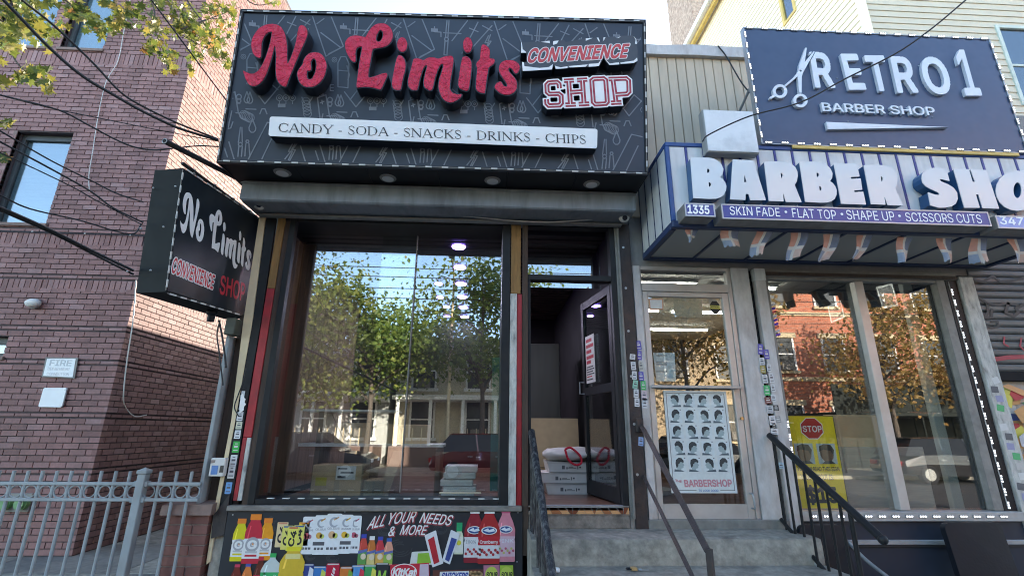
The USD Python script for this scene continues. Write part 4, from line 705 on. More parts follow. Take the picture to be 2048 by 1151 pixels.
u, v0, s, h, g = bottle(536, 1190, 1105, 38, (0.52, 0.58, 0.55), (0.05, 0.38, 0.10), ((0.05, 0.38, 0.12), .25, .55), .26, .7, 7, .1); word('Sprite', u-s*.42, u+s*.42, v0+h*.36, v0+h*.49, WHT, 9, .01)
for cx, yb, yt, col, cap in ((467, 1185, 1127, (0.16, 0.03, 0.02), (0.55, 0.05, 0.1)), (489, 1185, 1126, (0.65, 0.20, 0.05), (0.08, 0.10, 0.35)), (513, 1185, 1112, (0.12, 0.03, 0.02), (0.5, 0.04, 0.06))): bottle(cx, yb, yt, 20, col, cap, ((0.45, 0.03, 0.05), .2, .5), .42, .66, 5, .1)
for cx, yt, col, c2 in ((616, 1126, (0.04, 0.06, 0.22), (0.65, 0.67, 0.70)), (640, 1131, (0.05, 0.18, 0.45), (0.5, 0.55, 0.1)), (667, 1125, (0.45, 0.02, 0.05), WHT), (694, 1132, (0.60, 0.18, 0.04), (0.2, 0.35, 0.06)), (717, 1129, (0.10, 0.28, 0.55), (0.55, 0.05, 0.07)), (741, 1128, (0.06, 0.30, 0.10), (0.6, 0.6, 0.1)), (765, 1124, (0.035, 0.037, 0.04), (0.30, 0.55, 0.08))):
    u, v1 = ub(cx, yt); s = 0.052; pr(rr(u-s, u+s, v1-.25, v1, .012), col, 3); pr(sbox(u-s*.85, v1-.012, u+s*.85, v1-.003), (0.5, 0.5, 0.5), 4)
    if cx == 765: word('M', u-s*.6, u+s*.6, v1-.13, v1-.055, c2, 4, .006)
    elif cx == 667: pr(fit(affinity.rotate(tshape('Cola', True), 72), (u-s*.4, v1-.2), (u+s*.4, v1-.2), (u-s*.4, v1-.03)), c2, 4, 'lettering')
    else: pr(Polygon([(u-s*.2, v1-.25), (u+s*.95, v1-.25), (u+s*.95, v1-.04), (u+s*.35, v1-.02)]), c2, 4)
q = lambda *p: Polygon([ub(*a) for a in p])
pr(q((778, 1190), (781, 1128), (858, 1124), (861, 1190)), (0.50, 0.03, 0.05), 5); pr(q((836, 1190), (840, 1127), (857, 1126), (860, 1190)), (0.55, 0.45, 0.52), 6)
u0, v0 = ub(784, 1152); u1, v1 = ub(832, 1134); pr(Polygon([(u0+(u1-u0)*(.5+.56*math.cos(t)), (v0+v1)/2+.062*math.sin(t)) for t in np.linspace(0, 6.2, 24)]), WHT, 6); pr(Polygon([(u0+(u1-u0)*(.5+.52*math.cos(t)), (v0+v1)/2+.056*math.sin(t)) for t in np.linspace(0, 6.2, 24)]), (0.50, 0.03, 0.05), 7); word('KitKat', u0, u1, v0, v1, WHT, 8, .012, fat=.04)
pr(q((821, 1127), (825, 1104), (862, 1102), (864, 1126)).buffer(.006), (0.60, 0.62, 0.58), 2); pr(q((834, 1125), (836, 1105), (861, 1104), (862, 1125)), (0.25, 0.45, 0.05), 3)
pr(q((851, 1070), (871, 1061), (885, 1124), (866, 1131)).buffer(.006), (0.66, 0.66, 0.66), 9); pr(q((856, 1078), (868, 1071), (879, 1122), (868, 1127)), (0.42, 0.03, 0.04), 10)
pr(q((886, 1119), (903, 1060), (918, 1067), (899, 1125)).buffer(.006), (0.62, 0.64, 0.66), 9); pr(q((890, 1117), (903, 1073), (914, 1077), (898, 1122)), (0.05, 0.07, 0.24), 10)
u, v0, s, h, g = bottle(917, 1107, 1044, 17, (0.62, 0.64, 0.45), (0.03, 0.30, 0.12), ((0.66, 0.66, 0.58), .05, .55), .55, .62, 3, .28); pr(Point(u, v0+h*.36).buffer(s*.26), (0.6, 0.55, 0.06), 5)
for cx, yb, yt, w, col, cap, L_ in ((947, 1124, 1018, 38, (0.24, 0.025, 0.035), WHT, 11), (1011, 1122, 1017, 36, (0.60, 0.22, 0.27), (0.55, 0.10, 0.2), 11), (977, 1126, 1018, 42, (0.36, 0.03, 0.03), WHT, 14)):
    u, v0, s, h, g = bottle(cx, yb, yt, w, col, cap, ((0.64, 0.62, 0.62) if cx != 1011 else (0.62, 0.42, 0.48), .1, .48), .42, .72, L_, .075)
    ell = affinity.scale(Point(u, v0+h*.61).buffer(1), s*.36, h*.075); pr(ell, WHT, L_+2); pr(affinity.scale(ell, .85, .82), (0.04, 0.08, 0.22), L_+3); pr(Polygon([(u-s*.28, v0+h*.61), (u-s*.05, v0+h*.655), (u, v0+h*.62), (u+s*.2, v0+h*.65), (u+s*.28, v0+h*.60), (u, v0+h*.575)]), (0.65, 0.68, 0.72), L_+4)
    if cx == 977: pr(sbox(u-s*.5, v0+h*.34, u+s*.5, v0+h*.5).intersection(g), (0.45, 0.03, 0.04), L_+2); word('Cranberry', u-s*.42, u+s*.42, v0+h*.355, v0+h*.43, WHT, L_+3)
    elif cx == 947: word('100%', u-s*.42, u+s*.1, v0+h*.36, v0+h*.42, (0.2, 0.2, 0.2), L_+2, bold=False)
    else: word('PINK', u-s*.42, u+s*.42, v0+h*.36, v0+h*.43, (0.68, 0.62, 0.66), L_+2)
    for j in range(9): pr(Point(u-s*.4+s*.1*j, v0+h*(.17+.08*((j*5) % 3)/2)).buffer(s*.065, quad_segs=2), (0.40, 0.04, 0.05) if cx != 1011 else ((0.5, 0.1, 0.15), (0.5, 0.45, 0.15))[j % 2], L_+4)
pr(q((864, 1190), (866, 1139), (966, 1137), (966, 1190)), (0.12, 0.045, 0.035), 5); pr(q((876, 1190), (880, 1142), (938, 1140), (936, 1190)), WHT, 6); u0, v0 = ub(882, 1158); u1, v1 = ub(935, 1143); word('SNICKERS', u0, u1, v0, v1, (0.04, 0.07, 0.30), 7, .01, fat=.03)
for j in range(6): pr(Point(ub(942+4*j, 1144+3*(j % 2))).buffer(.016, quad_segs=2), (0.42, 0.26, 0.13), 6)
pr(q((968, 1190), (967, 1129), (999, 1128), (1000, 1190)), (0.45, 0.18, 0.25), 5); pr(q((999, 1190), (1000, 1129), (1026, 1129), (1028, 1190)), (0.36, 0.50, 0.06), 5)
for cx in (983, 1013): pr(affinity.scale(Point(ub(cx, 1147)).buffer(1), .05, .055), (0.50, 0.58, 0.10), 6); u, v = ub(cx, 1150); word('SOUR', u-.045, u+.045, v-.01, v+.028, BLK, 7, .006, fat=.03)
for txt, a, b, c in (('ALL', (733, 1058), (767, 1051), (741, 1033)), ('YOUR', (775, 1048), (829, 1043), (781, 1024)), ('NEEDS', (838, 1044), (902, 1050), (844, 1023)), ('&', (776, 1071), (789, 1070), (778, 1052)), ('MORE', (799, 1068), (853, 1069), (803, 1048))):
    s = affinity.skew(tshape(txt, False).buffer(.012), xs=14, origin=(0, 0)); g = fit(s, ub(*a), ub(*b), ub(*c))
    pr(affinity.translate(g.buffer(.003), .006, -.007), (0.30, 0.06, 0.07), 2, 'lettering_shadow'); pr(g, WHT, 3, 'lettering')
SCR = (0.055, 0.056, 0.06)
for cx, cy, r in ((800, 1095, 24), (770, 1060, 14), (880, 1058, 13), (620, 1112, 10), (665, 1115, 12), (545, 1050, 14), (545, 1038, 9), (730, 1020, 8)):
    for k in range(3): pr(LineString([ub(cx+r*(1-.25*k)*math.cos(t), cy+r*.7*(1-.25*k)*math.sin(t)) for t in np.linspace(.4*k, 4.6+.4*k, 12)]).buffer(.0035, quad_segs=1), SCR, 0, 'sketch_print')
for a, b in (((466, 1028), 0), ((690, 1022), 0), ((1036, 1024), 0), ((1034, 1122), 0)): c = at(*a, 4.371); part('screw', disc(c, 0.006, (0, -1, 0), 0.004, 8), STEEL, pb)

# ---------------------------------------------------------------- stoop
SX0, SX1 = 0.345, 2.60
st = thing('stoop', 'worn concrete stoop of several steps shared by both shop doors', 'steps')
def step(y0, y1, z0, z1, joints):
    m = trimesh.creation.box([SX1-SX0, y1-y0, z1-z0]); m.apply_translation([(SX0+SX1)/2, (y0+y1)/2, (z0+z1)/2])
    for _ in range(4): m = m.subdivide()
    v = m.vertices; n = meshkit.fbm(v*14, 3, 3)-.5
    e = np.exp(-np.minimum(abs(v[:, 1]-y0), 1)/0.02)*np.exp(-np.minimum(abs(v[:, 2]-z1), 1)/0.02)
    v[:, 2] += 0.006*n-0.012*e*(0.5+n); v[:, 1] += 0.008*n*np.exp(-abs(v[:, 1]-y0)/.05)+0.01*e; m.vertices = v
    return part('step', m, CONC, st, smooth=35)
step(3.99, 4.40, 0.0, 0.822, 0); step(3.66, 3.985, 0.0, 0.640, 0); step(3.32, 3.655, 0.0, 0.46, 0); step(2.98, 3.315, 0.0, 0.28, 0); step(2.64, 2.975, 0.0, 0.11, 0)
part('riser', box(0.355, 1.224, 4.385, 4.44, 0.815, 0.925, .012), OLDC, st); part('riser', box(1.372, 2.60, 4.37, 4.46, 0.815, 0.895, .008), CONCD, st)
TO, TB, TD = flat((0.62, 0.33, 0.15), .35), flat((0.36, 0.14, 0.06), .35), flat((0.19, 0.06, 0.03), .35)
FT = FP(4.384); za, zb_ = AZ(1150, 1027, 4.384), AZ(1150, 1014, 4.384)
part('tile_bed', box(0.356, 1.222, 4.3845, 4.44, 0.925, ZS-0.03), OLDC, st)
c7 = lambda x: FT.uv(1040+x/7.62, 1020)[0]
pieces = [((360, 440, 490, 360), TO), ((440, 570, 640, 490), TB), ((570, 690, 770, 640), TO), ((695, 800, 800, 775), TD), ((806, 920, 850, 806), TD), ((920, 960, 1010, 850), TO), ((960, 1080, 1130, 1010), TO), ((1085, 1180, 1135, 1130), TB), ((1185, 1215, 1280, 1135), TO), ((1215, 1335, 1400, 1285), TB), ((1340, 1465, 1540, 1405), TO), ((1470, 1570, 1570, 1545), TD), ((1578, 1655, 1600, 1578), TD), ((1655, 1662, 1662, 1605), TO)]
for (a, b, c, d), m in pieces:
    g = Polygon([(c7(a), zb_), (c7(b), zb_), (c7(c), za), (c7(d), za)]).buffer(-0.0012)
    if not g.is_empty: part('tile', FT.ext(g, 0.004, 0.0), m, st)
part('tile_cap', box(0.356, 1.222, 4.378, 4.43, zb_+0.001, zb_+0.014, .004), OLDC, st)
ks = thing('dropped_padlock', 'small brass padlock with a key lying on the stoop step', 'padlock')
c = at(1268, 1136, 3.85); c[2] = 0.645
part('body', box(c[0]-.022, c[0]+.022, c[1]-.015, c[1]+.02, c[2], c[2]+.022, .003), pm('brass', (0.55, 0.36, 0.16), 0.35, 0.1, 20, metallic=0.6), ks)
part('shackle', torus(c+np.array([-.035, .005, .01]), .02, .005, (0, 0, 1), 16, 6), RUBBER, ks, smooth=True)
part('key', cat([torus(c+np.array([.045, 0, .006]), .013, .004, (0, 0, 1), 14, 6), box(c[0]+.055, c[0]+.105, c[1]-.012, c[1]-.005, c[2]+.003, c[2]+.008)]), STEEL, ks)
c = at(1113, 1134, 3.8); c[2] = 0.65; g = trimesh.creation.icosphere(2, 1.0); g.vertices *= (0.03, 0.022, 0.018); g.vertices *= 0.7+0.6*meshkit.noise(g.vertices*60)[:, None]; g.apply_translation(c+[0, 0, .012])
solo('crumpled_tissue', g, WHITE, 'crumpled white tissue on the stoop beside the flaking black railing', 'litter')
# railings
def rod(a, b, r, n=8): return tube([a, b], r, n)
cr = thing('stoop_railing', 'bare brown iron handrail with one lower bar between the two shop doors', 'railing')
def sqbar(pts, w):
    return tube(pts, w*0.72, 4)
part('handrail', sqbar([(1.35, 4.36, 1.665), (1.36, 4.30, 1.625), (1.36, 3.20, 0.905)], 0.036), RUST, cr)
part('post', sqbar([(1.36, 3.185, 0.925), (1.36, 3.185, 0.1)], 0.034), RUST, cr)
part('lower_bar', sqbar([(1.355, 4.37, 1.235), (1.36, 3.20, 0.53)], 0.024), RUST, cr)
part('wall_bracket', box(1.31, 1.375, 4.335, 4.38, 1.60, 1.72, .006), RUST, cr)
lr = thing('stoop_railing', 'black railing with thick flaking paint seen edge on beside the product board', 'railing')
RX = 0.405
def lump(m, a=.006, s=60):
    m = m.copy(); n = meshkit.fbm(m.vertices*s, 2, 4)-.5; m.vertices += a*np.c_[n, np.roll(n, 3), n*.5]; return m
yy = np.linspace(4.34, 3.25, 24)
part('handrail', lump(tube([(RX-.025+0.05*(4.34-y), y, 1.60-(4.34-y)*0.93) for y in yy], 0.030, 10)), CHIP, lr)
for k in range(9):
    y = 4.30-0.115*k; zt = 1.60-(4.34-y)*0.93; xk = RX-.025+0.05*(4.34-y)
    part('baluster', lump(tube([(xk, y, z) for z in np.linspace(zt, max(0.05, zt-0.85), 16)], 0.019, 8)), CHIP, lr)
part('lower_bar', lump(tube([(RX-.025+0.05*(4.34-y), y, 0.90-(4.34-y)*0.93) for y in yy], 0.018, 8)), CHIP, lr)
rr_ = thing('stoop_railing', 'black railing with balusters running down past the yellow price poster', 'railing')
RX = 2.515
part('handrail', lump(tube([(RX, 4.36+(3.25-4.36)*t, 1.583+(0.965-1.583)*t) for t in np.linspace(0, 1, 24)], 0.027, 12), .003), BLACKM, rr_, smooth=50)
part('end_knob', ball((RX, 3.245, 0.962), 0.030), BLACKM, rr_, smooth=True)
for k in range(7):
    y = 4.30-0.118*k; zt = 1.583-(4.36-y)*0.557; part('baluster', lump(tube([(RX, y, z) for z in np.linspace(zt, zt-0.72, 10)], 0.0105, 8), .004), BLACKM, rr_)
part('lower_bar', tube([(RX, 4.36, 0.90), (RX, 3.30, 0.31)], 0.016, 8), BLACKM, rr_, smooth=True)
part('end_post', tube([(RX, 3.50, 1.09), (RX, 3.50, 0.2)], 0.016, 8), BLACKM, rr_, smooth=True)
# ---------------------------------------------------------------- barber shop
bs = thing('barber_shop', 'barber shop with an aluminium door, wide window outlined in lights and a navy wall below', 'shop')
ZB, CB = 0.90, 3.55
part('wall', cat([box(1.39, 5.06, 4.43, 4.6, 3.16, 5.80), box(1.387, 1.395, 4.6, 12, 0, 5.8), box(4.93, 5.06, 4.5, 12, 0, 5.8), box(1.39, 5.06, 11.9, 12, 0, 5.8)]), STUC, bs)
part('roof', box(1.41, 5.09, 4.41, 12.05, 5.801, 5.86), CONCD, bs)
zc0_, zc1_ = AZ(1400, 111, 4.36), AZ(1400, 93, 4.36)
x = 1.42
while x < 5.05: part('metal_panel', box(x, x+0.098, 4.40, 4.428, 3.7, zc0_, .004), BEIGE, bs); x += 0.106
cpx = np.linspace(1.33, 5.10, 30); v = []; 
for i, X in enumerate(cpx):
    w = 0.012*math.sin(X*3.1)+0.006*math.sin(X*9)
    v += [(X, 4.35, zc0_-.01+w*.4), (X, 4.35, zc1_+w), (X, 4.60, zc1_+.02+w), (X, 4.60, zc0_-.01)]
f = [];
for i in range(29):
    for k in range(4): a, b = i*4+k, i*4+(k+1) % 4; f += [(a, a+4, b+4), (a, b+4, b)]
f += [(0, 1, 2), (0, 2, 3), (116, 118, 117), (116, 119, 118)]
m = trimesh.Trimesh(np.array(v), np.array(f), process=False); m.fix_normals(); part('coping', m, WPOST, bs)
# door
def fb(name, x0, x1, z0, z1, m=ALU, y=4.40, d=0.06, parent=None, b=.003): return part(name, box(x0, x1, y, y+d, z0, z1, b), m, parent or bs)
gx0, gx1 = AX(1296, 594), AX(1445, 594); gz0, gz1 = AZ(1410, 1008), AZ(1370, 593)
tx0, tx1, tz0, tz1 = AX(1283, 552), AX(1449, 552), AZ(1370, 567), AZ(1370, 541)
jx1 = 2.345
fb('door_post', 1.385, 1.455, 0.83, 3.17, WPOST, 4.39, .1)
fb('door_jamb', 1.457, gx0-0.055, 0.83, 3.17); fb('door_jamb', gx1+0.065, jx1+0.02, 0.83, 3.17)
fb('door_head', gx0-0.054, gx1+0.064, tz1, 3.17); fb('transom_bar', gx0-0.054, gx1+0.064, gz1+0.05, tz0, y=4.396)
part('transom_pane', box(gx0-0.054, gx1+0.064, 4.43, 4.436, tz0, tz1), PANEB, bs)
bd_ = part('door', cat([box(gx0-0.05, gx0, 4.405, 4.45, 0.86, gz1+.046, .003), box(gx1, gx1+0.06, 4.405, 4.45, 0.86, gz1+.046, .003), box(gx0+.001, gx1-.001, 4.407, 4.45, gz1, gz1+.046, .003), box(gx0+.001, gx1-.001, 4.407, 4.45, 0.86, gz0, .003)]), ALU, bs)
part('door_pane', box(gx0, gx1, 4.425, 4.431, gz0, gz1), PANEB, bd_)
zbar = AZ(1390, 774); part('push_bar', cat([box(AX(1299, 773), AX(1477, 773), 4.34, 4.365, zbar-.012, zbar+.012, .004), box(gx0-.03, gx0, 4.36, 4.41, zbar-.012, zbar+.012), box(gx1, gx1+.03, 4.36, 4.41, zbar-.012, zbar+.012)]), STEEL, bd_)
part('lock', disc((gx1+.04, 4.405, AZ(1484, 836)), .014, (0, -1, 0), .02, 16), pm('brass', (0.55, 0.36, 0.16), 0.35), bd_)
part('pull_handle', tube(spline([(gx1+.035, 4.405, gz0+.09), (gx1+.035, 4.36, gz0+.08), (gx1+.04, 4.36, gz0-.02), (gx1+.04, 4.405, gz0-.03)]), .008, 8), STEEL, bd_, smooth=True)
part('kick_strip', box(gx0-.05, gx1+.06, 4.398, 4.404, 0.862, 0.888), GREYW, bd_)
fb('wide_post', 2.372, 2.545, 0.83, 3.17, WPOST, 4.385, .12); part('gap_cover', box(2.546, 2.60, 4.44, 4.5, 0.3, 3.17), BLACKM, bs)
fb('sticker_post', 2.602, 2.706, 0.30, 3.17, WPOST, 4.38, .1)
part('post_cap', cat([box(2.598, 2.710, 4.374, 4.5, 3.045, 3.165, .003)]), WHITEP, bs)
# window
wx0, wx1, wz0, wz1 = 2.71, 4.575, 0.965, 3.095
fr2 = part('window_frame', cat([box(wx0, wx0+.03, 4.40, 4.47, wz0, wz1, .003), box(wx1-.09, wx1, 4.40, 4.47, wz0, wz1, .003), box(wx0+.031, wx1-.091, 4.402, 4.47, wz1-.03, wz1, .003)]), GREYW, bs)
part('mullion', box(3.625, 3.715, 4.398, 4.47, wz0, wz1-.031, .004), ALU, bs)
fb('window_head', 2.706, 4.70, wz1+.002, 3.165, GREYW, 4.39, .1); fb('window_head', 2.72, 4.70, 3.10, 3.135, WOODB, 4.375, .014)
fb('window_sill', 2.706, 4.70, 0.885, 0.962, STEEL, 4.36, .12)
part('pane', box(wx0+.03, 3.625, 4.46, 4.466, wz0, wz1-.03), PANEB, bs); part('pane', box(3.715, wx1-.09, 4.462, 4.468, wz0, wz1-.03), PANEB, bs)
fb('light_channel', 4.580, 4.70, 0.90, 3.10, BLACKM, 4.40, .06)
fb('lower_wall', 2.70, 4.95, 0.0, 0.883, NAVY, 4.40, .12); z = AZ(1850, 1079, 4.38); fb('trim_rail', 2.70, 4.95, z-.035, z, STEEL, 4.375, .03); fb('trim_rail', 2.70, 4.95, z-.055, z-.037, CABLE, 4.38, .02)
# lights that outline the window: groups of three
LEDB = pm('led_backing', (0.16, 0.165, 0.17), 0.5)
def led3(root, c, e, n, r=0.0065, gap=0.022, em=None):
    c, e, n = (np.array(v, float) for v in (c, e, n)); e /= np.linalg.norm(e); f = np.cross(n, e); a = gap*1.5
    m = part('led_module', hull([c+e*sx*a+f*sy*.013+n*sz for sx in (-1, 1) for sy in (-1, 1) for sz in (0, .004)]), LEDB, root)
    part('led', cat([ball(c+e*gap*k+n*.006, r, sub=1) for k in (-1, 0, 1)]), em or LEDW, m)
for k in range(19): led3(bs, (4.622, 4.399, 1.01+k*0.109), (0, 0, 1), (0, -1, 0))
part('light_wire', tube([(4.612, 4.397, 0.98), (4.614, 4.397, 2.0), (4.611, 4.397, 3.08)], .004, 6), CABLEW, bs)
for k in range(15): led3(bs, (2.80+k*0.122, 4.358, 0.925), (1, 0, 0), (0, -1, 0))
for k in range(7): led3(bs, (2.722, 4.398, 1.02+k*0.11), (0, 0, 1), (0, -1, 0))
# inside
INB = pm('barber_black_wall', (0.014, 0.015, 0.018), 0.7, 0.15, 3, spec=0.15)
part('inside_wall', cat([box(1.396, 1.42, 4.61, 11.8, ZB, CB), box(4.60, 4.62, 4.61, 11.8, ZB, CB), box(1.42, 4.60, 10.2, 10.25, ZB, CB)]), INB, bs)
part('inside_floor', box(1.40, 4.92, 4.5, 11.8, ZB-.06, ZB-.02), FLOORT, bs)
for i in range(5):
    for j in range(9): part('ceiling_tile', box(1.42+i*.635, 1.42+(i+1)*.635-.008, 4.61+j*.62, 4.61+(j+1)*.62-.008, CB, CB+.02, .002), CEILW, bs)
part('ceiling_void', box(1.40, 4.62, 4.61, 11.8, CB+.025, CB+.04), DARKIN, bs)
for k, (x0, x1, y) in enumerate(((1.6, 2.75, 6.0), (2.95, 3.9, 6.1), (1.6, 2.75, 7.45), (2.95, 4.2, 7.5), (1.6, 2.75, 8.9), (2.95, 4.2, 8.9))):
    f_ = part('tube_fitting', box(x0, x1, y-.06, y+.06, CB-.04, CB-.001, .004), WHITEP, bs); part('tube_light', tube([(x0+.02, y, CB-.06), (x1-.02, y, CB-.06)], .019, 10), TUBEL, f_, smooth=True)
part('pale_column', box(AX(1803, 560, 4.8), AX(1872, 560, 4.8), 4.8, 4.86, ZB, 3.3, .004), pm('pale_column_paint', (0.45, 0.48, 0.44), 0.6, 0.05, 4), bs)
for lab, pts in (('framed picture on the black wall close to the pale column inside the barber shop', ((1752, 574), (1784, 566), (1797, 611), (1765, 617))), ('framed picture deeper on the black wall inside the barber shop', ((1655, 612), (1681, 599), (1690, 634), (1662, 646)))):
    t = thing('wall_picture', lab, 'picture'); g = [atx(*p, 4.585) for p in pts]; ctr = np.mean(g, 0)
    part('frame', hull([p+[o, 0, 0] for p in g for o in (0, .012)]), pm('silver_frame', (0.4, 0.42, 0.42), .3, metallic=.5), t)
    part('print', hull([ctr+(p-ctr)*.82+[o, 0, 0] for p in g for o in (-.003, 0)]), pm('dark_print', (0.05, 0.06, 0.07), .3, .9, 25), t)
t = thing('brown_board', 'tall sheet of brown cardboard standing in the barber window beside the yellow poster', 'cardboard')
a, b, c_ = at(1678, 1019, 4.56), at(1795, 1019, 4.56), at(1668, 893, 4.56)
part('sheet', box(a[0], b[0], 4.55, 4.56, ZB, AZ(1700, 829, 4.55), .002), CARD, t)
GREYC = pm('grey_corrugated', (0.32, 0.275, 0.22), 0.75, 0.12, 14, 0.2, 40, stretch=(.4, 1, 5))
t = thing('grey_board', 'grey brown flattened carton standing low in front of the brown cardboard', 'cardboard'); part('sheet', box(a[0]-.02, b[0]-.02, 4.535, 4.545, ZB, AZ(1730, 893, 4.54), .002), GREYC, t)
t = thing('grey_board', 'grey brown flattened carton standing alone beyond the window mullion', 'cardboard'); part('sheet', box(3.74, AX(1868, 1000, 4.56), 4.55, 4.56, ZB, AZ(1820, 893, 4.55), .002), GREYC, t)
t = thing('barber_chair', 'dark barber chair seen through the aluminium door', 'chair'); c = np.array([1.95, 6.2, ZB])
part('seat', box(c[0]-.28, c[0]+.28, c[1]-.28, c[1]+.28, ZB+.5, ZB+.62, .04), RUBBER, t); part('backrest', box(c[0]-.26, c[0]+.26, c[1]+.22, c[1]+.34, ZB+.6, ZB+1.2, .04), RUBBER, t); part('pedestal', cat([disc(c, .3, (0, 0, 1), .05, 24), disc(c, .06, (0, 0, 1), .5, 16)]), STEEL, t, smooth=40); part('armrest', cat([box(c[0]-.33, c[0]-.28, c[1]-.25, c[1]+.2, ZB+.75, ZB+.8, .01), box(c[0]+.28, c[0]+.33, c[1]-.25, c[1]+.2, ZB+.75, ZB+.8, .01)]), RUBBER, t)
# ---- posters
def flatset(pl, root, nm='print'):
    def f(shape, col, lay, name=nm): 
        m = pl.ext(shape, .0005, .0005*lay+.0006)
        if m is not None: part(name, m, flat(col, .4), root)
    return f
HP = FP(4.420); hp = thing('haircut_poster', 'white poster with twenty numbered haircut pictures in the glass of the barber door', 'poster')
hq = [(1329, 985), (1475, 984), (1450, 780), (1325, 780)]
(hu0, hv0), (hu1, _), hv1 = HP.uv(*hq[0]), HP.uv(*hq[1]), HP.uv(*hq[3])[1]
hu0, hu1 = HP.uv(1343, 985)[0], HP.uv(1475, 984)[0]
part('sheet', HP.ext(sbox(hu0, hv0, hu1, hv1), .0006), flat((0.62, 0.66, 0.64), .35), hp); P_ = flatset(HP, hp)
W_, H_ = hu1-hu0, hv1-hv0
fr_ = sbox(hu0+.02, hv0+.02, hu1-.02, hv1-.02); P_(fr_.difference(fr_.buffer(-.005)), (0.12, 0.12, 0.12), 0)
heads, hairs, coats, backs, nums = [], [], [], [], []
hr = np.random.default_rng(3)
for r_ in range(5):
    for c_i in range(4):
        cu_, cv_ = hu0+W_*(.165+.225*c_i), hv0+H_*(.90-.158*r_); s = W_*.088; fl = -1 if (r_+c_i) % 3 else 1
        backs.append(sbox(cu_-s*1.05, cv_-s*1.15, cu_+s*1.1, cv_+s*1.15))
        face = [(-.55, .1), (-.66, -.12), (-.52, -.2), (-.5, -.5), (-.1, -.62), (-.05, -.95), (.5, -.95), (.5, -.3), (.62, .1), (.5, .6), (.1, .8), (-.35, .68)]
        heads.append(Polygon([(cu_+fl*a*s, cv_+b*s) for a, b in face]).buffer(.003))
        top = .82+hr.uniform(0, .25); side = hr.uniform(.05, .35)
        hairs.append(Polygon([(cu_+fl*a*s, cv_+b*s) for a, b in [(-.58, .32), (-.62, .6), (-.3, top), (.15, top+.05), (.6, .7), (.72, .2), (.62, -.2-side), (.42, -.25), (.3, .15), (.1, .2), (.02, .42), (-.3, .45)]]).buffer(.003))
        coats.append(Polygon([(cu_+fl*a*s, cv_+b*s) for a, b in [(-.7, -1.15), (-.2, -.92), (.5, -.85), (1.0, -.75), (1.1, -1.15)]]))
        nums.append(sbox(cu_+s*.75, cv_+s*.95, cu_+s*1.0, cv_+s*1.1))
P_(unary_union(backs), (0.60, 0.66, 0.66), 1); P_(unary_union(heads), (0.32, 0.40, 0.40), 2); P_(unary_union(coats), (0.10, 0.13, 0.15), 3); P_(unary_union(hairs), (0.045, 0.055, 0.06), 3); P_(unary_union(nums), (0.2, 0.2, 0.2), 2)
P_(fit(affinity.skew(tshape('BARBERSHOP', True).buffer(.03), xs=-4), (hu0+W_*.20, hv0+H_*.055), (hu0+W_*.93, hv0+H_*.06), (hu0+W_*.20, hv0+H_*.125)), (0.52, 0.24, 0.27), 2, 'lettering')
P_(fit(tshape('THE', True), (hu0+W_*.07, hv0+H_*.105), (hu0+W_*.17, hv0+H_*.095), (hu0+W_*.07, hv0+H_*.128)), (0.50, 0.13, 0.16), 2, 'lettering')
P_(sbox(hu0+W_*.38, hv0+.01, hu0+W_*.74, hv0+.032), (0.62, 0.66, 0.64), 3); P_(fit(tshape('TO LOOK GOOD', True), (hu0+W_*.41, hv0+.012), (hu0+W_*.71, hv0+.012), (hu0+W_*.41, hv0+.030)), (0.04, 0.15, 0.40), 4, 'lettering')
YPn = FP(4.475); yp = thing('price_poster', 'yellow price poster with a red STOP octagon and two small portraits in the barber window', 'poster')
yq = YPn.poly([(1598, 1017), (1698, 1017), (1668, 829), (1561, 832)]); (yu0, yv0), (yu1, _) = YPn.uv(1592, 1017), YPn.uv(1699, 1017); yv1 = YPn.uv(1612, 830)[1]
part('sheet', YPn.ext(sbox(yu0, yv0, yu1, yv1), .003, -.003), flat((0.80, 0.60, 0.02), .35), yp); P_ = flatset(YPn, yp)
W_, H_ = yu1-yu0, yv1-yv0; Fq = lambda a, b: (yu0+a*W_, yv0+b*H_)
e_ = sbox(yu0, yv0, yu1, yv1); P_(e_.difference(e_.buffer(-.006)), (0.05, 0.05, 0.04), 0)
oc = Polygon([Fq(.54+.235*math.cos(t), .855+.128*math.sin(t)) for t in np.arange(8)*math.pi/4+math.pi/8]); P_(oc, WHT, 0); P_(oc.buffer(-.007), (0.45, 0.03, 0.03), 1); P_(fit(tshape('STOP', True), Fq(.36, .815), Fq(.73, .815), Fq(.36, .885)), WHT, 2, 'lettering')
for a in (.14, .57):
    P_(sbox(*Fq(a, .47), *Fq(a+.36, .69)), (0.38, 0.45, 0.46), 0); P_(Polygon([Fq(a+.18+.13*math.cos(t), .575+.085*math.sin(t)) for t in np.linspace(0, 6.2, 16)]), (0.16, 0.09, 0.06), 1); P_(Polygon([Fq(a+x_, y_) for x_, y_ in ((.04, .60), (.05, .66), (.15, .685), (.28, .675), (.33, .62), (.30, .56), (.26, .61), (.12, .625))]), (0.03, 0.025, 0.025), 2); P_(Polygon([Fq(a+x_, y_) for x_, y_ in ((.06, .47), (.12, .50), (.25, .505), (.32, .47))]), (0.05, 0.05, 0.055), 2)
P_(fit(tshape('IF YOU CAN READ THIS SIGN', True), Fq(.06, .395), Fq(.94, .395), Fq(.06, .44)), BLK, 0, 'lettering'); P_(fit(tshape('YOUR HAIRCUT IS:', True), Fq(.18, .30), Fq(.80, .30), Fq(.18, .36)), BLK, 0, 'lettering'); P_(fit(tshape('$15', True).buffer(.04), Fq(.24, .04), Fq(.82, .04), Fq(.24, .25)), BLK, 0, 'lettering')
DP = FP(4.422)
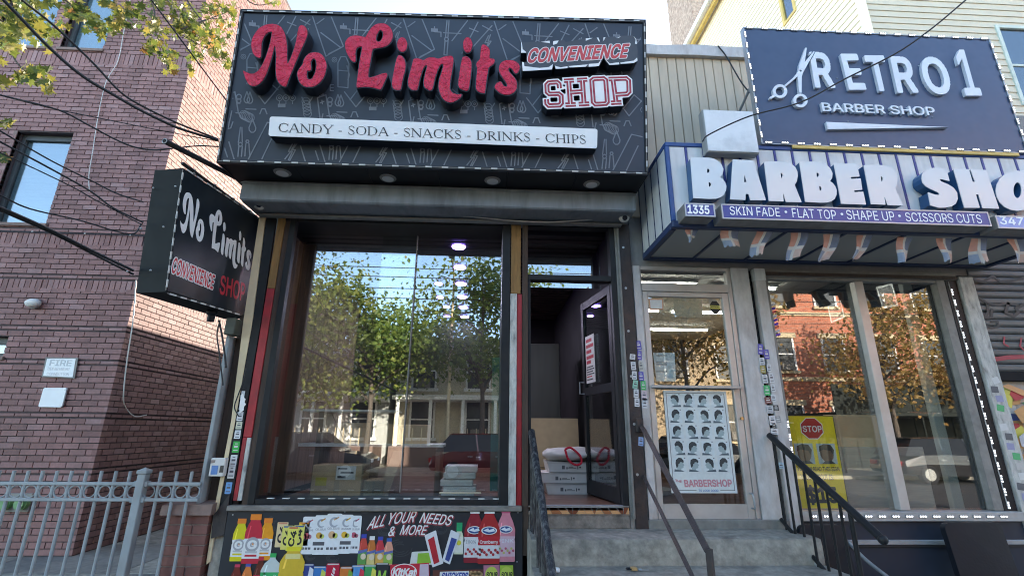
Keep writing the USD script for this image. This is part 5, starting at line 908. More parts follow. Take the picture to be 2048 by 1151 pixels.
t = thing('window_notice', 'small white notice in an orange frame at the top of the barber door glass', 'notice'); g = DP.poly([(1299, 619), (1327, 619), (1326, 597), (1297, 597)]); part('sheet', DP.ext(g, .0008), flat((0.55, 0.30, 0.18)), t); part('print', DP.ext(g.buffer(-.012), .0006, .001), NP, t)
t = thing('camera_warning_sticker', 'black and yellow octagonal warning sticker at the top of the barber door glass', 'sticker'); oc = Polygon([(DP.uv(1430, 614)[0]+.052*math.cos(a), DP.uv(1430, 614)[1]+.068*math.sin(a)) for a in np.arange(8)*math.pi/4+math.pi/8]); part('sheet', DP.ext(oc, .0008), flat((0.03, 0.03, 0.03)), t)
u, v = DP.uv(1430, 614); part('band', DP.ext(sbox(u-.047, v-.016, u+.047, v+.018), .0006, .001), flat((0.55, 0.50, 0.10)), t); part('lettering', DP.ext(fit(tshape('WARNING', True), (u-.042, v-.004), (u+.042, v-.004), (u-.042, v+.012)), .0004, .0018), KP, t)
t = thing('window_notice', 'large pale sheet taped inside the top of the barber door glass', 'notice'); part('sheet', FP(4.44).ext(FP(4.44).poly([(1349, 633), (1406, 634), (1403, 597), (1346, 597)]), .0008), flat((0.45, 0.43, 0.36)), t)
t = thing('window_notice', 'pale blue printed letter taped above the push bar of the barber door', 'notice'); part('sheet', FP(4.44).ext(FP(4.44).poly([(1313, 762), (1352, 762), (1349, 705), (1306, 705)]), .0008), flat((0.48, 0.58, 0.62)), t)
part('print', cat([FP(4.44).ext(FP(4.44).poly([(1312, y+3), (1334, y+3), (1334, y), (1312, y)]), .0004, .001) for y in (709, 722, 727, 741)]), flat((0.25, 0.32, 0.36)), t)
t = thing('window_lettering', 'column of violet, white and red lettering decals at the edge of the barber window', 'decal'); LP_ = FP(4.436)
for k, (c_, y) in enumerate((((.6, .6, .65), 612), ((.12, .06, .5), 619), ((.5, .08, .1), 626), ((.6, .6, .65), 634), ((.12, .06, .5), 642), ((.15, .06, .5), 650), ((.6, .15, .1), 656), ((.6, .6, .62), 664), ((.2, .08, .5), 671))):
    dx_ = (y-612)*.2; g = LP_.poly([(1530+dx_, y+4), (1549+dx_, y-1), (1549+dx_, y-6), (1530+dx_, y-1)]); part('word_band', LP_.ext(g, .0006), flat(c_), t)
# stickers along the posts
rs = np.random.default_rng(11)
def sticker(root, x, y, w, h, col, Y=4.376, mark=True, rot=0):
    pl = FP(Y); u, v = pl.uv(x, y); g = affinity.rotate(rr(u-w/2, u+w/2, v-h/2, v+h/2, .004), rot); s = part('sticker', pl.ext(g, .0006, .0006), flat(col), root)
    if mark:
        k = flat((0.12, 0.12, 0.14)) if sum(col) > 1 else NP
        part('sticker_print', pl.ext(affinity.rotate(unary_union([sbox(u-w*.28, v-h*.05, u+w*.28, v+h*.12), sbox(u-w*.34, v-h*.34, u+w*.34, v-h*.26), sbox(u-w*.2, v+h*.25, u+w*.2, v+h*.32)]), rot, origin=(u, v)), .0004, .0014), k, s)
VI, GR, WH = (0.14, 0.12, 0.42), (0.10, 0.45, 0.16), (0.62, 0.62, 0.62)
for i, (y, c_) in enumerate(((690, VI), (710, VI), (731, (0.5, 0.48, 0.42)), (752, VI), (770, GR), (790, (0.62, 0.5, 0.52)), (806, WH))): sticker(bs, 1277+0.11*(y-690)+rs.normal(0, 1), y, .045+rs.normal(0, .004), .085, c_, 4.388, rot=float(rs.normal(0, 4)))
pl = FP(4.374)
for i, (y, c_) in enumerate(((713, WH), (731, WH), (750, WH), (768, (0.3, 0.55, 0.42)), (786, WH), (804, WH), (882, (0.25, 0.36, 0.6)))): sticker(shop, 1265+0.10*(y-713), y, .045 if y > 720 else .05, .075 if y > 720 else .05, c_, 4.373, rot=float(rs.normal(0, 5)))
for i, (x, y, w, h, c_) in enumerate(((1521, 698, .05, .10, VI), (1533, 708, .05, .09, VI), (1524, 722, .05, .07, WH), (1526, 738, .05, .07, (0.35, 0.30, 0.08)), (1538, 735, .04, .07, WH), (1530, 757, .05, .08, WH), (1543, 755, .045, .09, WH), (1534, 780, .055, .09, GR), (1546, 775, .04, .07, WH), (1536, 800, .06, .06, (0.2, 0.08, 0.07)), (1547, 795, .045, .06, WH), (1540, 818, .06, .07, (0.5, 0.5, 0.5)), (1552, 815, .05, .05, (0.05, 0.05, 0.05)), (1545, 840, .06, .08, WH), (1556, 838, .05, .06, (0.3, 0.3, 0.3)), (1549, 862, .07, .05, WH), (1562, 930, .05, .05, (0.35, 0.5, 0.6)), (1548, 850, .03, .04, KP and (0.08, 0.08, 0.08)))): sticker(bs, x, y, w, h, c_, 4.379, rot=float(rs.normal(0, 4)))
for i, (x, y, w, h, c_) in enumerate(((484, 800, .03, .16, WH), (480, 832, .05, .075, WH), (478, 850, .05, .06, (0.6, 0.6, 0.45)), (475, 868, .05, .07, WH), (472, 893, .055, .09, (0.06, 0.40, 0.08)), (467, 920, .055, .09, WH), (463, 943, .055, .10, WH), (457, 975, .05, .09, (0.16, 0.34, 0.62)))): sticker(shop, x, y, w, h, c_, 4.3885)
for y0_, s_ in ((800, 1),):
    g = Polygon([CR.uv(*p) for p in ((479, 826), (482, 790), (487, 786), (489, 795), (492, 797), (490, 804), (493, 808), (489, 812), (488, 820))]); part('torn_paper', CR.ext(g, .001, .006), WHITE, shop)
t = thing('doorbell_box', 'small plastic intercom box covered in stickers on the cream board', 'intercom'); a, b = at(416, 952, 4.33), at(452, 915, 4.33)
part('housing', box(a[0], b[0], 4.33, 4.382, a[2], b[2], .006), PLASTIC, t); PL3 = FP(4.329)
for g, c_ in ((PL3.poly([(421, 948), (434, 948), (437, 930), (424, 930)]), (0.12, 0.22, 0.45)), (PL3.poly([(438, 944), (446, 944), (448, 930), (441, 930)]), (0.08, 0.07, 0.06)), (PL3.poly([(421, 926), (430, 924), (431, 919), (423, 919)]), (0.25, 0.2, 0.18))): part('sticker', PL3.ext(g, .001, .0005), flat(c_), t)
wire('black_cable', [at(x, y, 4.36) for x, y in ((492, 735), (487, 760), (476, 790), (469, 812), (474, 826), (478, 832))], .005, CABLE, 'thin black cable looping over the cream board beside the shop window')
wire('black_cable', [at(x, y, 4.30) for x, y in ((440, 640), (434, 668), (438, 700), (442, 735), (446, 770))], .006, CABLE, 'black cable dangling from under the projecting sign, curving away'); wire('black_cable', [at(x, y, 4.31) for x, y in ((438, 640), (444, 670), (449, 705), (452, 735))], .008, CABLE, 'thick black cable hanging straight from under the projecting sign')
# ---------------------------------------------------------------- awning with channel letters
aw = thing('sign_awning', 'blue and white ribbed awning box with big white letters over the barber shop', 'awning')
AX0, AX1, AZ0, AZ1, AY = 1.497, 5.05, 3.235, 4.045, 3.60
part('frame', cat([box(AX0, AX0+.035, AY-.004, AY+.03, AZ0+.06, AZ1-.04, .004), box(AX0, AX1, AY-.006, AY+.03, AZ1-.04, AZ1, .005), box(AX0, AX0+.03, AY+.031, 4.39, AZ1-.04, AZ1), box(AX1-.035, AX1, AY-.004, 4.39, AZ0+.06, AZ1-.04, .004)]), BLUE, aw)
part('lower_beam', cat([box(AX0-.004, AX1+.004, AY-.012, AY+.045, AZ0-.004, AZ0+.058, .008), box(AX0-.004, AX0+.05, AY+.046, 4.39, AZ0-.004, AZ0+.058, .006), box(AX1-.05, AX1+.004, AY+.046, 4.39, AZ0-.004, AZ0+.058, .006), box(AX0, AX1, 4.34, 4.40, AZ0-.006, AZ0+.05, .006)]), DBLUE, aw)
x = AX0+.036; k = 0
while x < AX1-.04:
    part('panel', box(x+.001, min(x+.136, AX1-.036), AY+.004, AY+.02, AZ0+.06, AZ1-.041, .003), WHITEP, aw); part('rib', box(x+.138, min(x+.158, AX1-.036), AY, AY+.02, AZ0+.06, AZ1-.041, .003), BOXBLUE, aw) if x+.15 < AX1-.04 else None
    x += .16; k += 1
for k in range(4): y = AY+.05+k*.185; part('side_panel', box(AX0+.004, AX0+.02, y, y+.170, AZ0+.06, AZ1-.041, .003), WHITEP, aw); part('rib', box(AX0, AX0+.02, y+.172, y+.184, AZ0+.06, AZ1-.041, .002), DBLUE, aw)
part('top', box(AX0+.03, AX1-.03, AY+.03, 4.39, AZ1-.02, AZ1-.005), STEEL, aw)
MESHP = mat('perforated_soffit', {'g': ('geometry', {}), 'v': ('voronoi_texture', {'scale': 75, 'randomness': 0.0}), 'r': ('rgb_ramp', {'ramp': [(0.25, (0.01, 0.01, 0.012)), (0.38, (0.36, 0.36, 0.33))]}), 'm': ('mapping', {'rotation': (0, 0, 0.785)}), 'p': ('principled_bsdf', {'roughness': 0.5, 'metallic': 0.2})}, [('g.position', 'm.vector'), ('m.vector', 'v.vector'), ('v.distance', 'r.fac'), ('r.color', 'p.base_color')], 'p.BSDF')
sx_ = [AX0+.05, 1.985, 2.50, 3.02, 3.55, 4.08, 4.60, AX1-.05]
for a, b in zip(sx_[:-1], sx_[1:]): part('soffit_panel', box(a+.014, b-.014, AY+.046, 4.338, AZ0+.012, AZ0+.018), MESHP, aw)
for a in sx_[1:-1]: part('soffit_rib', box(a-.013, a+.013, AY+.046, 4.338, AZ0, AZ0+.03, .003), DBLUE, aw)
LYF = 3.505; LPn = FP(LYF)
FACEL = pm('letter_acrylic', (0.60, 0.615, 0.62), 0.16, 0.03, 3, dark=(0.5, 0.5, 0.5), damt=0.2, dscale=4); RETB = pm('letter_return_blue', (0.02, 0.08, 0.19), 0.35, 0.08, 8)
zB = lambda pts: zc((1360, 310), pts, 5.904); zE = lambda pts: zc((1640, 270), pts, 3.762)
arc = lambda cx, cy, rx, ry, n=20: [(cx+rx*math.cos(t), cy+ry*math.sin(t)) for t in np.linspace(0, 2*math.pi, n, endpoint=False)]
def gl(o, holes=()):
    g = Polygon([LPn.uv(*p) for p in o]).buffer(.006).buffer(-.006)
    for h in holes: g = g.difference(Polygon([LPn.uv(*p) for p in h]))
    return g
gB = gl(zB([(125,40),(250,36),(330,38),(400,52),(450,80),(485,118),(505,170),(495,225),(465,265),(500,290),(525,325),(540,370),(535,420),(508,472),(470,498),(420,512),(340,515),(160,505)]), [zB([(312,160),(335,160),(348,175),(350,195),(340,215),(312,222)]), zB([(330,318),(355,322),(370,345),(365,370),(350,382),(335,382)])])
gA = gl(zB([(625,58),(860,72),(1005,530),(830,530),(812,460),(768,455),(765,528),(595,520)]), [zB([(752,195),(790,325),(748,328)])])
gR = gl(zB([(995,85),(1130,82),(1200,85),(1270,95),(1320,118),(1355,150),(1378,200),(1382,250),(1370,310),(1345,355),(1425,555),(1250,550),(1200,385),(1215,545),(1050,538)]), [zB([(1180,205),(1200,212),(1215,235),(1210,262),(1198,280),(1185,280)])])
def shift(g, fromp, top): a, b = LPn.uv(*fromp), LPn.uv(*top); return affinity.translate(g, b[0]-a[0], b[1]-a[1])
gB2 = shift(gB, zB([(125, 40)])[0], (1599, 325)); gR2 = shift(gR, zB([(995, 85)])[0], (1727.5, 331.5))
gE = gl(zE([(105,222),(270,218),(292,310),(225,315),(230,335),(300,330),(312,410),(250,415),(255,435),(320,430),(340,522),(160,515)]))
gS = gl(zE([(765,330),(768,300),(785,278),(815,262),(850,252),(890,250),(945,262),(968,345),(930,335),(905,330),(893,337),(905,352),(960,375),(1000,400),(1025,435),(1030,480),(1015,515),(985,535),(940,544),(890,545),(830,528),(812,435),(860,452),(890,455),(900,446),(885,430),(830,405),(795,385),(772,360)]))
gH = gl(zE([(1005,262),(1115,262),(1142,355),(1168,358),(1132,262),(1245,268),(1340,552),(1222,548),(1190,445),(1165,445),(1195,545),(1085,545)]))
gO = gl(zE(arc(1480, 420, 158, 148)), [zE(arc(1482, 417, 34, 62))]); ux = LPn.uv(*zE([(1325, 300)])[0])
gP = affinity.translate(gR2.intersection(sbox(gR2.bounds[0]-1, gR2.bounds[1]+.14, gR2.bounds[2]+1, 9)).union(sbox(gR2.bounds[0]+.02, gR2.bounds[1], gR2.bounds[0]+.14, gR2.bounds[1]+.2)), gO.bounds[2]+.03-gR2.bounds[0], gO.bounds[1]-gR2.bounds[1])
for g in (gB, gA, gR, gB2, gE, gR2, gS, gH, gO, gP):
    l = part('channel_letter', LPn.ext(g.buffer(.001), AY-LYF-.004, -(AY-LYF-.002)), RETB, aw); part('letter_face', LPn.ext(g.buffer(.004), .006, -.001), FACEL, l)
def boxsign(q, back, face, text, rows, cat_=None, tf=FACEL, fat=.0, bold=False, Y=3.44):
    pl = FP(Y); g = pl.poly(q); x0, z0, x1, z1 = g.bounds
    r = part('box_sign', box(x0, x1, Y, back, z0, z1, .004), GREYW, aw); part('box_face', pl.ext(sbox(x0+.008, z0+.008, x1-.008, z1-.008), .003, .0005), face, r)
    e = sbox(x0, z0, x1, z1); part('box_trim', pl.ext(e.difference(e.buffer(-.011, join_style=2)), .006, .0002), STEEL, r)
    for t_, a, b, c in rows: part('lettering', pl.ext(text_on(pl, t_, a, b, c, bold=bold, fat=fat), .0015, .0037), tf, r)
    return r
boxsign([(1368, 406), (1428, 409), (1430, 434), (1372, 431)], AY-.001, BOXBLUE, None, [('1335', (1375, 427.5), (1419, 429), (1374, 409.5))], tf=WHITE, fat=.02, bold=True)
boxsign([(1441, 408), (1975, 427), (1982, 453), (1446, 435)], AY-.001, BOXBLUE, None, [('SKIN FADE', (1460, 430), (1560, 433.5), (1458, 412.5)), ('FLAT TOP', (1585, 435), (1673, 439), (1582, 416.5)), ('SHAPE UP', (1694, 439), (1790, 442), (1690, 420)), ('SCISSORS CUTS', (1812, 443), (1964, 447), (1808, 425))], tf=WHITE)
pl = FP(3.44)
for fx, fy in ((1571, 424), (1683, 428.5), (1798, 432)): u, v = pl.uv(fx, fy); part('lettering', pl.ext(Point(u, v).buffer(.011), .0015, .0037), WHITE, '/World/sign_awning/box_sign_001')
boxsign([(1992, 431), (2110, 436), (2114, 460), (1996, 456)], AY-.001, pm('lit_blue_face', (0.22, 0.28, 0.55), 0.3), None, [('347', (2000, 449), (2047, 451), (1997, 432.5))], tf=WHITE, bold=True)
part('yellow_strip', box(AX(1585, 303, 3.59), AX(2036, 312, 3.59), 3.575, 3.592, AZ1-.028, AZ1+.003, .002), TRIMY, aw)
for k in range(9): part('foot', box(1.62+.3*k, 1.645+.3*k, AY-.02, AY-.012, AZ0+.055, AZ0+.068), CABLE, aw)

# ---------------------------------------------------------------- flat sign above it
rsn = thing('rooftop_sign', 'dark blue sign board with silver letters, a scissors emblem and lit dots round its edge', 'sign board')
RX0, RX1, RZ0, RZ1, RY = 2.372, 4.825, AZ1+.012, 5.315, 3.58
part('board', box(RX0, RX1, RY, RY+.05, RZ0, RZ1, .003), RETROB, rsn)
part('edge_trim', cat([box(RX0-.014, RX0-.001, RY-.006, RY+.05, RZ0, RZ1, .002), box(RX1+.001, RX1+.014, RY-.006, RY+.05, RZ0, RZ1, .002), box(RX0-.014, RX1+.014, RY-.006, RY+.05, RZ1+.001, RZ1+.014, .002), box(RX0-.014, RX1+.014, RY-.006, RY+.05, RZ0-.012, RZ0-.001, .002)]), STEEL, rsn)
part('prop', cat([tube([(x, RY+.05, RZ1-.2), (x, 4.38, RZ1-.5)], .015, 6) for x in (2.6, 3.6, 4.6)]+[tube([(x, RY+.065, RZ0), (x, RY+.065, RZ1-.05)], .018, 6) for x in (2.5, 3.6, 4.7)]), STEEL, rsn)
RP_ = FP(RY); z7 = lambda pts: zc((1530, 80), pts, 5.904)
def rlet(g): part('raised_letter', RP_.ext(g, .028, .001), SILVER, rsn)
def rt(t, a, b, c, fat=.015): return text_on(RP_, t, a, b, c, d=.02, bold=True, fat=fat)
sc_ = unary_union([RP_.poly(z7([(470,100),(488,102),(462,270),(570,140),(580,150),(500,290),(440,400),(428,440),(426,630),(398,630),(378,440),(240,555),(222,542),(330,450),(385,380),(402,290)]), .02)]+[LineString([RP_.uv(*p, .02) for p in z7(arc(c0, c1, 68, 66, 26)+[(c0+68, c1)])]).buffer(.0135) for c0, c1 in ((172, 612), (412, 722))]+[LineString([RP_.uv(*p, .02) for p in z7([(118,655),(62,690)])]).buffer(.011)])
sc_ = sc_.difference(Point(RP_.uv(*z7([(413, 372)])[0], .02)).buffer(.012))
part('scissors_emblem', RP_.ext(sc_, .028, .001), SILVER, rsn)
rlet(rt('R', (1629.5, 176.5), (1670, 177.5), (1617, 105)).difference(sc_.buffer(.008)))
rlet(rt('E', (1697, 181), (1732, 181), (1679, 109))); rlet(rt('T', (1742.6, 184), (1783, 184), (1726.5, 112))); rlet(rt('R', (1794, 187), (1836, 187), (1778, 114))); rlet(rt('O', (1855, 190), (1907, 190), (1834, 115))); rlet(rt('1', (1930, 192.6), (1963, 192.6), (1905, 100.7), 0))
g = text_on(RP_, 'BARBER SHOP', (1645, 223.5), (1871, 232.5), (1641, 206), d=.02, bold=False, fat=.02)
for h in getattr(g, 'geoms', [g]): rlet(h)
rlet(RP_.poly([(1651, 245), (1895, 255.5), (1654.5, 259.5)], .02))
LEDS = emit('led_sign_white', (0.9, 0.93, 1.0), 0.9)
nx = 17
for k in range(nx): X = RX0+.05+(RX1-RX0-.1)*k/(nx-1); led3(rsn, (X, RY-.006, RZ1+.006), (1, 0, 0), (0, -1, 0), em=LEDS); led3(rsn, (X, RY-.006, RZ0+.004), (1, 0, 0), (0, -1, 0), em=LEDS)
for k in range(10): led3(rsn, (RX0-.006, RY-.006, RZ0+.08+(RZ1-RZ0-.16)*k/9), (0, 0, 1), (0, -1, 0), em=LEDS); led3(rsn, (RX1+.006, RY-.006, RZ0+.08+(RZ1-RZ0-.16)*k/9), (0, 0, 1), (0, -1, 0), em=LEDS)
for p in ((1674, 157), (1696, 243), (1837, 132), (1865, 235)): part('rivet', ball(at(*p, RY-.002), .006, sub=1), STEEL, rsn)
lbx = thing('blank_light_box', 'blank weathered white light box fixed on the awning beside the blue sign board', 'light box')
BPn = FP(3.50); g = BPn.poly([(1408, 218), (1507, 224), (1514, 306), (1415, 303)]); x0, z0, x1, z1 = g.bounds
part('case', box(x0, x1, 3.505, 3.588, z0, z1, .006), pm('dirty_case', (0.36, 0.36, 0.34), 0.6, 0.15, 8, dark=(0.15, 0.15, 0.14), damt=0.5, dscale=4), lbx)
part('face', box(x0+.008, x1-.008, 3.498, 3.504, z0+.008, z1-.008, .002), pm('dirty_white_face', (0.66, 0.67, 0.67), 0.5, 0.06, 6, dark=(0.34, 0.35, 0.36), damt=0.65, dscale=3.2), lbx)
part('standoff', cat([box(x0+.08, x0+.11, 3.59, 3.63, z0-.2, z0), box(x1-.11, x1-.08, 3.59, 3.63, z0-.2, z0)]), STEEL, lbx) if False else None

# ---------------------------------------------------------------- little flags along the awning
FR, FBl, FWh, FRp, FBp = [pm(n, c, .8, .1, 20, damt=.2) for n, c in (('flag_red', (.52, .27, .21)), ('flag_blue', (.15, .18, .26)), ('flag_white', (.55, .53, .50)), ('flag_pale_red', (.55, .40, .34)), ('flag_pale_blue', (.27, .33, .43)))]
flags = [(1372, 1405, 453, (1378, 1384), 483, 0, 'short pointed pennant flag below the letter B of the awning, nearest its corner'), (1442, 1479, 459, (1451, 1486), 491, .02, 'wide ragged pennant flag flaring out below the letter A on the awning'),
 (1511, 1545, 462, (1509, 1528), 508, 0, 'narrow pennant flag hanging straight between the first A and R of the awning'), (1580, 1616, 465, (1583, 1604), 514, 0, 'pennant flag hanging below the second B of the awning letters'),
 (1648, 1682, 468, (1643, 1666), 517, -.02, 'pennant flag twisted sideways below the letter E of the awning'), (1716, 1749, 470, (1708, 1728), 514, -.03, 'pennant flag leaning askew below the second R of the awning letters'),
 (1795, 1827, 474, (1802, 1822), 522, 0, 'straight square ended pennant flag below the gap before the letter S'), (1873, 1906, 476, (1893, 1919), 520, .03, 'torn pennant flag blown out below the letter S of the awning'),
 (1940, 1972, 477, (1956, 1988), 524, .03, 'split pennant flag with two torn tails below the letter H of the awning'), (2015, 2050, 478, (2042, 2074), 520, .03, 'pennant flag at the phone number end of the awning')]
for i, (xa, xb, yt, (xc, xd), yb, tw, lab) in enumerate(flags):
    t = thing('pennant_flag', lab, 'flag', 'pennant flags under the barber awning'); yy_ = AY+.03; A_, B_, C_, D_ = (at(x, y, yy_) for x, y in ((xa, yt), (xb, yt), (xc, yb), (xd, yb)))
    fr = np.random.default_rng(i)
    ph = fr.uniform(0, 6)
    def sp(s, q):
        p = (A_*(1-s)+B_*s)*(1-q)+(C_*(1-s)+D_*s)*q
        return p+np.array([.012*math.sin(q*5+ph), .035*q*math.sin(s*4+ph)+.05*q, 0])
    def patch(s0, s1, q0, q1, n=5, torn=False):
        V = [];
        for a in np.linspace(0, 1, n+1):
            for b in np.linspace(0, 1, n+1):
                q_ = q0+(q1-q0)*b
                if torn and b == 1: q_ += fr.uniform(-.10, .06)
                V.append(sp(s0+(s1-s0)*a, q_))
        F = [(r*(n+1)+c, r*(n+1)+c+1, (r+1)*(n+1)+c+1, (r+1)*(n+1)+c) for r in range(n) for c in range(n)]
        return (np.array(V), np.array(F))
    tr = i in (1, 7, 8, 2)
    part('red_quarter', patch(0, .42, 0, .5), FR, t, smooth=True); part('blue_quarter', patch(.58, 1, 0, .5), FBl, t, smooth=True); part('white_cross', patch(.42, .58, 0, 1, torn=tr), FWh, t, smooth=True); part('white_cross', patch(0, .42, .5, .62), FWh, t, smooth=True); part('white_cross', patch(.58, 1, .5, .62), FWh, t, smooth=True)
    part('pale_blue_quarter', patch(0, .42, .62, 1, torn=tr), FBp, t, smooth=True)
    if i != 0: part('pale_red_quarter', patch(.58, 1, .62, .95, torn=tr), FRp, t, smooth=True)

# ---------------------------------------------------------------- tall sided house behind
HX, HY = 6.05, 6.0
th = thing('sided_house', 'tall house with cream lapped siding rising behind the barber shop', 'house')
zE_ = atx(1417, 44, HX)[2]; ZTOP = zE_
part('wall', cat([box(HX+.02, 15, HY+.02, 15.5, 0, ZTOP+.05)]), pm('house_backing', (0.4, 0.37, 0.3), .8), th)
fw0, fw1, fz1, fz0 = AX(1996, 60, HY), AX(1996, 60, HY)+1.0, AZ(2000, 58, HY), AZ(2000, 58, HY)-1.45
lap = .127; z = 4.9
ly0, ly1, lz0 = atx(1588, 14, HX)[1], atx(1566, 14, HX)[1], atx(1577, 38, HX)[2]
def lapx(x0, x1, z): return hull([(x, y, zz) for x in (x0, x1) for y, zz in ((HY-.016, z), (HY+.018, z), (HY+.018, z+lap+.01), (HY-.001, z+lap+.01))])
def lapy(y0, y1, z): return hull([(x, y, zz) for y in (y0, y1) for x, zz in ((HX-.016, z), (HX+.018, z), (HX+.018, z+lap+.01), (HX-.001, z+lap+.01))])
while z < ZTOP-.05:
    mid = z+lap/2
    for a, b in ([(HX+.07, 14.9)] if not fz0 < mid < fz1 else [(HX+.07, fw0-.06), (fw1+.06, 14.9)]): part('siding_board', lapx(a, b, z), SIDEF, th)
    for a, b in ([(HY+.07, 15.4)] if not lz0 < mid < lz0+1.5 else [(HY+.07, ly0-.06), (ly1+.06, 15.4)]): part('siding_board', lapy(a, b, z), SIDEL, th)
    z += lap
part('corner_board', cat([box(HX-.03, HX+.066, HY-.032, HY-.001, 4.5, ZTOP), box(HX-.032, HX-.0, HY-.0, HY+.066, 4.5, ZTOP)]), SIDEL, th)
part('eave', box(HX-.32, HX+.02, HY-.3, 15.7, ZTOP+.0, ZTOP+.16), WHITE, th); part('gutter', box(HX-.20, HX-.08, HY-.3, 15.7, ZTOP-.10, ZTOP-.002, .02), TRIMY, th)
w = part('window', cat([box(fw0-.06, fw0, HY-.03, HY+.03, fz0-.06, fz1+.06, .004), box(fw1, fw1+.06, HY-.03, HY+.03, fz0-.06, fz1+.06, .004), box(fw0, fw1, HY-.03, HY+.03, fz1, fz1+.06, .004), box(fw0, fw1, HY-.03, HY+.03, fz0-.06, fz0, .004), box(fw0, fw1, HY-.01, HY+.03, fz0+.70, fz0+.74, .003)]), pm('pale_green_trim', (0.5, 0.55, 0.48), .5), th)
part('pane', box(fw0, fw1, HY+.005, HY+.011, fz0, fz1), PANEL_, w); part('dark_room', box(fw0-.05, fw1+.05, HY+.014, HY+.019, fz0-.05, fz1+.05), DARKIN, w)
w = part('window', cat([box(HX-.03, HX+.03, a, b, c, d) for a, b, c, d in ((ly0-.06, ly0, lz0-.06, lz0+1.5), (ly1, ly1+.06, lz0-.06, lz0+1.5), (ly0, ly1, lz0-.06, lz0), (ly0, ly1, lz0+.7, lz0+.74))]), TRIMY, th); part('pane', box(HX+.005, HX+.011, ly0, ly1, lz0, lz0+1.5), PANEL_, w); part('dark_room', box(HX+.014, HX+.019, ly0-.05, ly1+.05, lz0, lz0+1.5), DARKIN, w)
YC = 17.0; c0, c1 = AX(1384, 20, YC), AX(1450, 20, YC)
solo('brick_tower', box(c0, c1, YC, YC+2.5, 0, 26, .02), pm('pale_rough_brick', (0.45, 0.33, 0.25), 0.9, 0.4, 9, 0.5, 20, dark=(0.22, 0.12, 0.09), damt=0.7, dscale=5), 'pale rough brick tower just showing behind the eave of the sided house', 'tower')

# ---------------------------------------------------------------- next shop along
ns = thing('shuttered_shop', 'neighbouring shop with a graffiti covered roller shutter above a wall of torn posters', 'shop')
part('wall', cat([box(5.10, 9.0, 4.52, 12, 0, 5.2)]), STUC, ns)
part('post', box(4.712, 4.862, 4.375, 4.5, 0.3, 3.13, .004), PEEL, ns)
zs0 = AZ(2020, 742)
z = zs0; 
while z < 3.6: part('shutter_slat', cat([hull([(x, y, zz) for x in (4.868, 7.2) for y, zz in ((4.425, z+.004), (4.412, z+.022), (4.412, z+.052), (4.425, z+.070), (4.44, z+.070), (4.44, z+.004))])]), pm('shutter_slat_grey', (0.11, 0.107, 0.102), .5, .25, 6, dark=(.05, .05, .05), damt=.6, dscale=3), ns); z += .074
part('shutter_bottom_bar', box(4.868, 7.2, 4.40, 4.45, zs0-.09, zs0-.004, .006), DARKIN, ns)
GP = FP(4.41); gb = pm('graffiti_black', (0.012, 0.012, 0.014), .5); gr_ = pm('graffiti_red', (0.35, 0.03, 0.05), .5)
def spray(pts, m, w): part('graffiti', GP.ext(LineString([GP.uv(*p) for p in pts]).buffer(w, quad_segs=3), .002, .0008), m, ns)
g6 = lambda pts: zc((1740, 520), pts, 3.837)
spray(g6([(840,290),(900,330),(980,345),(1050,330),(1140,345)]), gb, .012); spray(g6([(900,340),(905,400),(880,440),(930,440),(935,380)]), gb, .014); spray(g6([(1060,330),(1040,400),(1100,430),(1140,400),(1120,370),(1180,340)]), gb, .015); spray(g6([(870,500),(930,520),(985,510),(980,470),(930,470)]), gb, .010); spray(g6([(800,150),(870,165),(940,120),(1000,165),(1180,140)]), gb, .012)
spray(g6([(1030,590),(1025,640),(1060,660)]), gr_, .008); spray(g6([(1160,600),(1150,660),(1180,690)]), gr_, .008); spray(g6([(950,760),(1060,745),(1182,740)]), gr_, .02)
part('window_board', box(4.868, 7.2, 4.46, 4.50, 0.3, zs0-.09), pm('poster_base', (0.4, 0.37, 0.33), .6, .3, 6), ns)
rp = np.random.default_rng(5); PW = FP(4.458); lay = 0
pal = [(0.62, 0.60, 0.55), (0.45, 0.05, 0.06), (0.55, 0.30, 0.12), (0.60, 0.55, 0.10), (0.10, 0.12, 0.30), (0.08, 0.08, 0.08), (0.62, 0.50, 0.40), (0.50, 0.52, 0.55), (0.12, 0.40, 0.18)]
for k in range(120):
    u, v = rp.uniform(4.88, 5.35 if k < 50 else 7.1), rp.uniform(0.95, zs0-.15); a, b = rp.uniform(.04, .14), rp.uniform(.03, .11)
    pts = [(u+a*math.cos(t)*rp.uniform(.7, 1.1), v+b*math.sin(t)*rp.uniform(.7, 1.1)) for t in np.arange(6)*math.pi/3+rp.uniform(0, 1)]
    part('poster_scrap', PW.ext(Polygon(pts).buffer(0).intersection(sbox(4.87, 0.5, 7, zs0-.1)), .0008, .0008+.0004*k), flat(pal[k % 9], .4), ns)
part('poster_scrap', PW.ext(Polygon([(4.88, zs0-.14), (5.3, zs0-.34), (5.3, zs0-.26), (4.95, zs0-.12)]), .001, .051), flat((0.62, 0.32, 0.14)), ns)
for k in range(16):
    sticker(ns, 0, 0, .01, .01, WH, 4.374) if False else None
    x, y = 1974+2.7*k*0+rp.uniform(0, 12), 0
for k in range(15):
    zst = 2.10-.085*k; u = 4.78+rp.uniform(-.03, .03); pl = FP(4.3745); g = affinity.rotate(rr(u-.035, u+.035, zst-.03, zst+.03, .004), float(rp.normal(0, 8))); part('sticker', pl.ext(g, .0006, .0004), flat([(0.6, 0.6, 0.58), (0.12, 0.12, 0.13), (0.3, 0.3, 0.45), (0.1, 0.4, 0.16), (0.5, 0.48, 0.45)][k % 5]), ns)

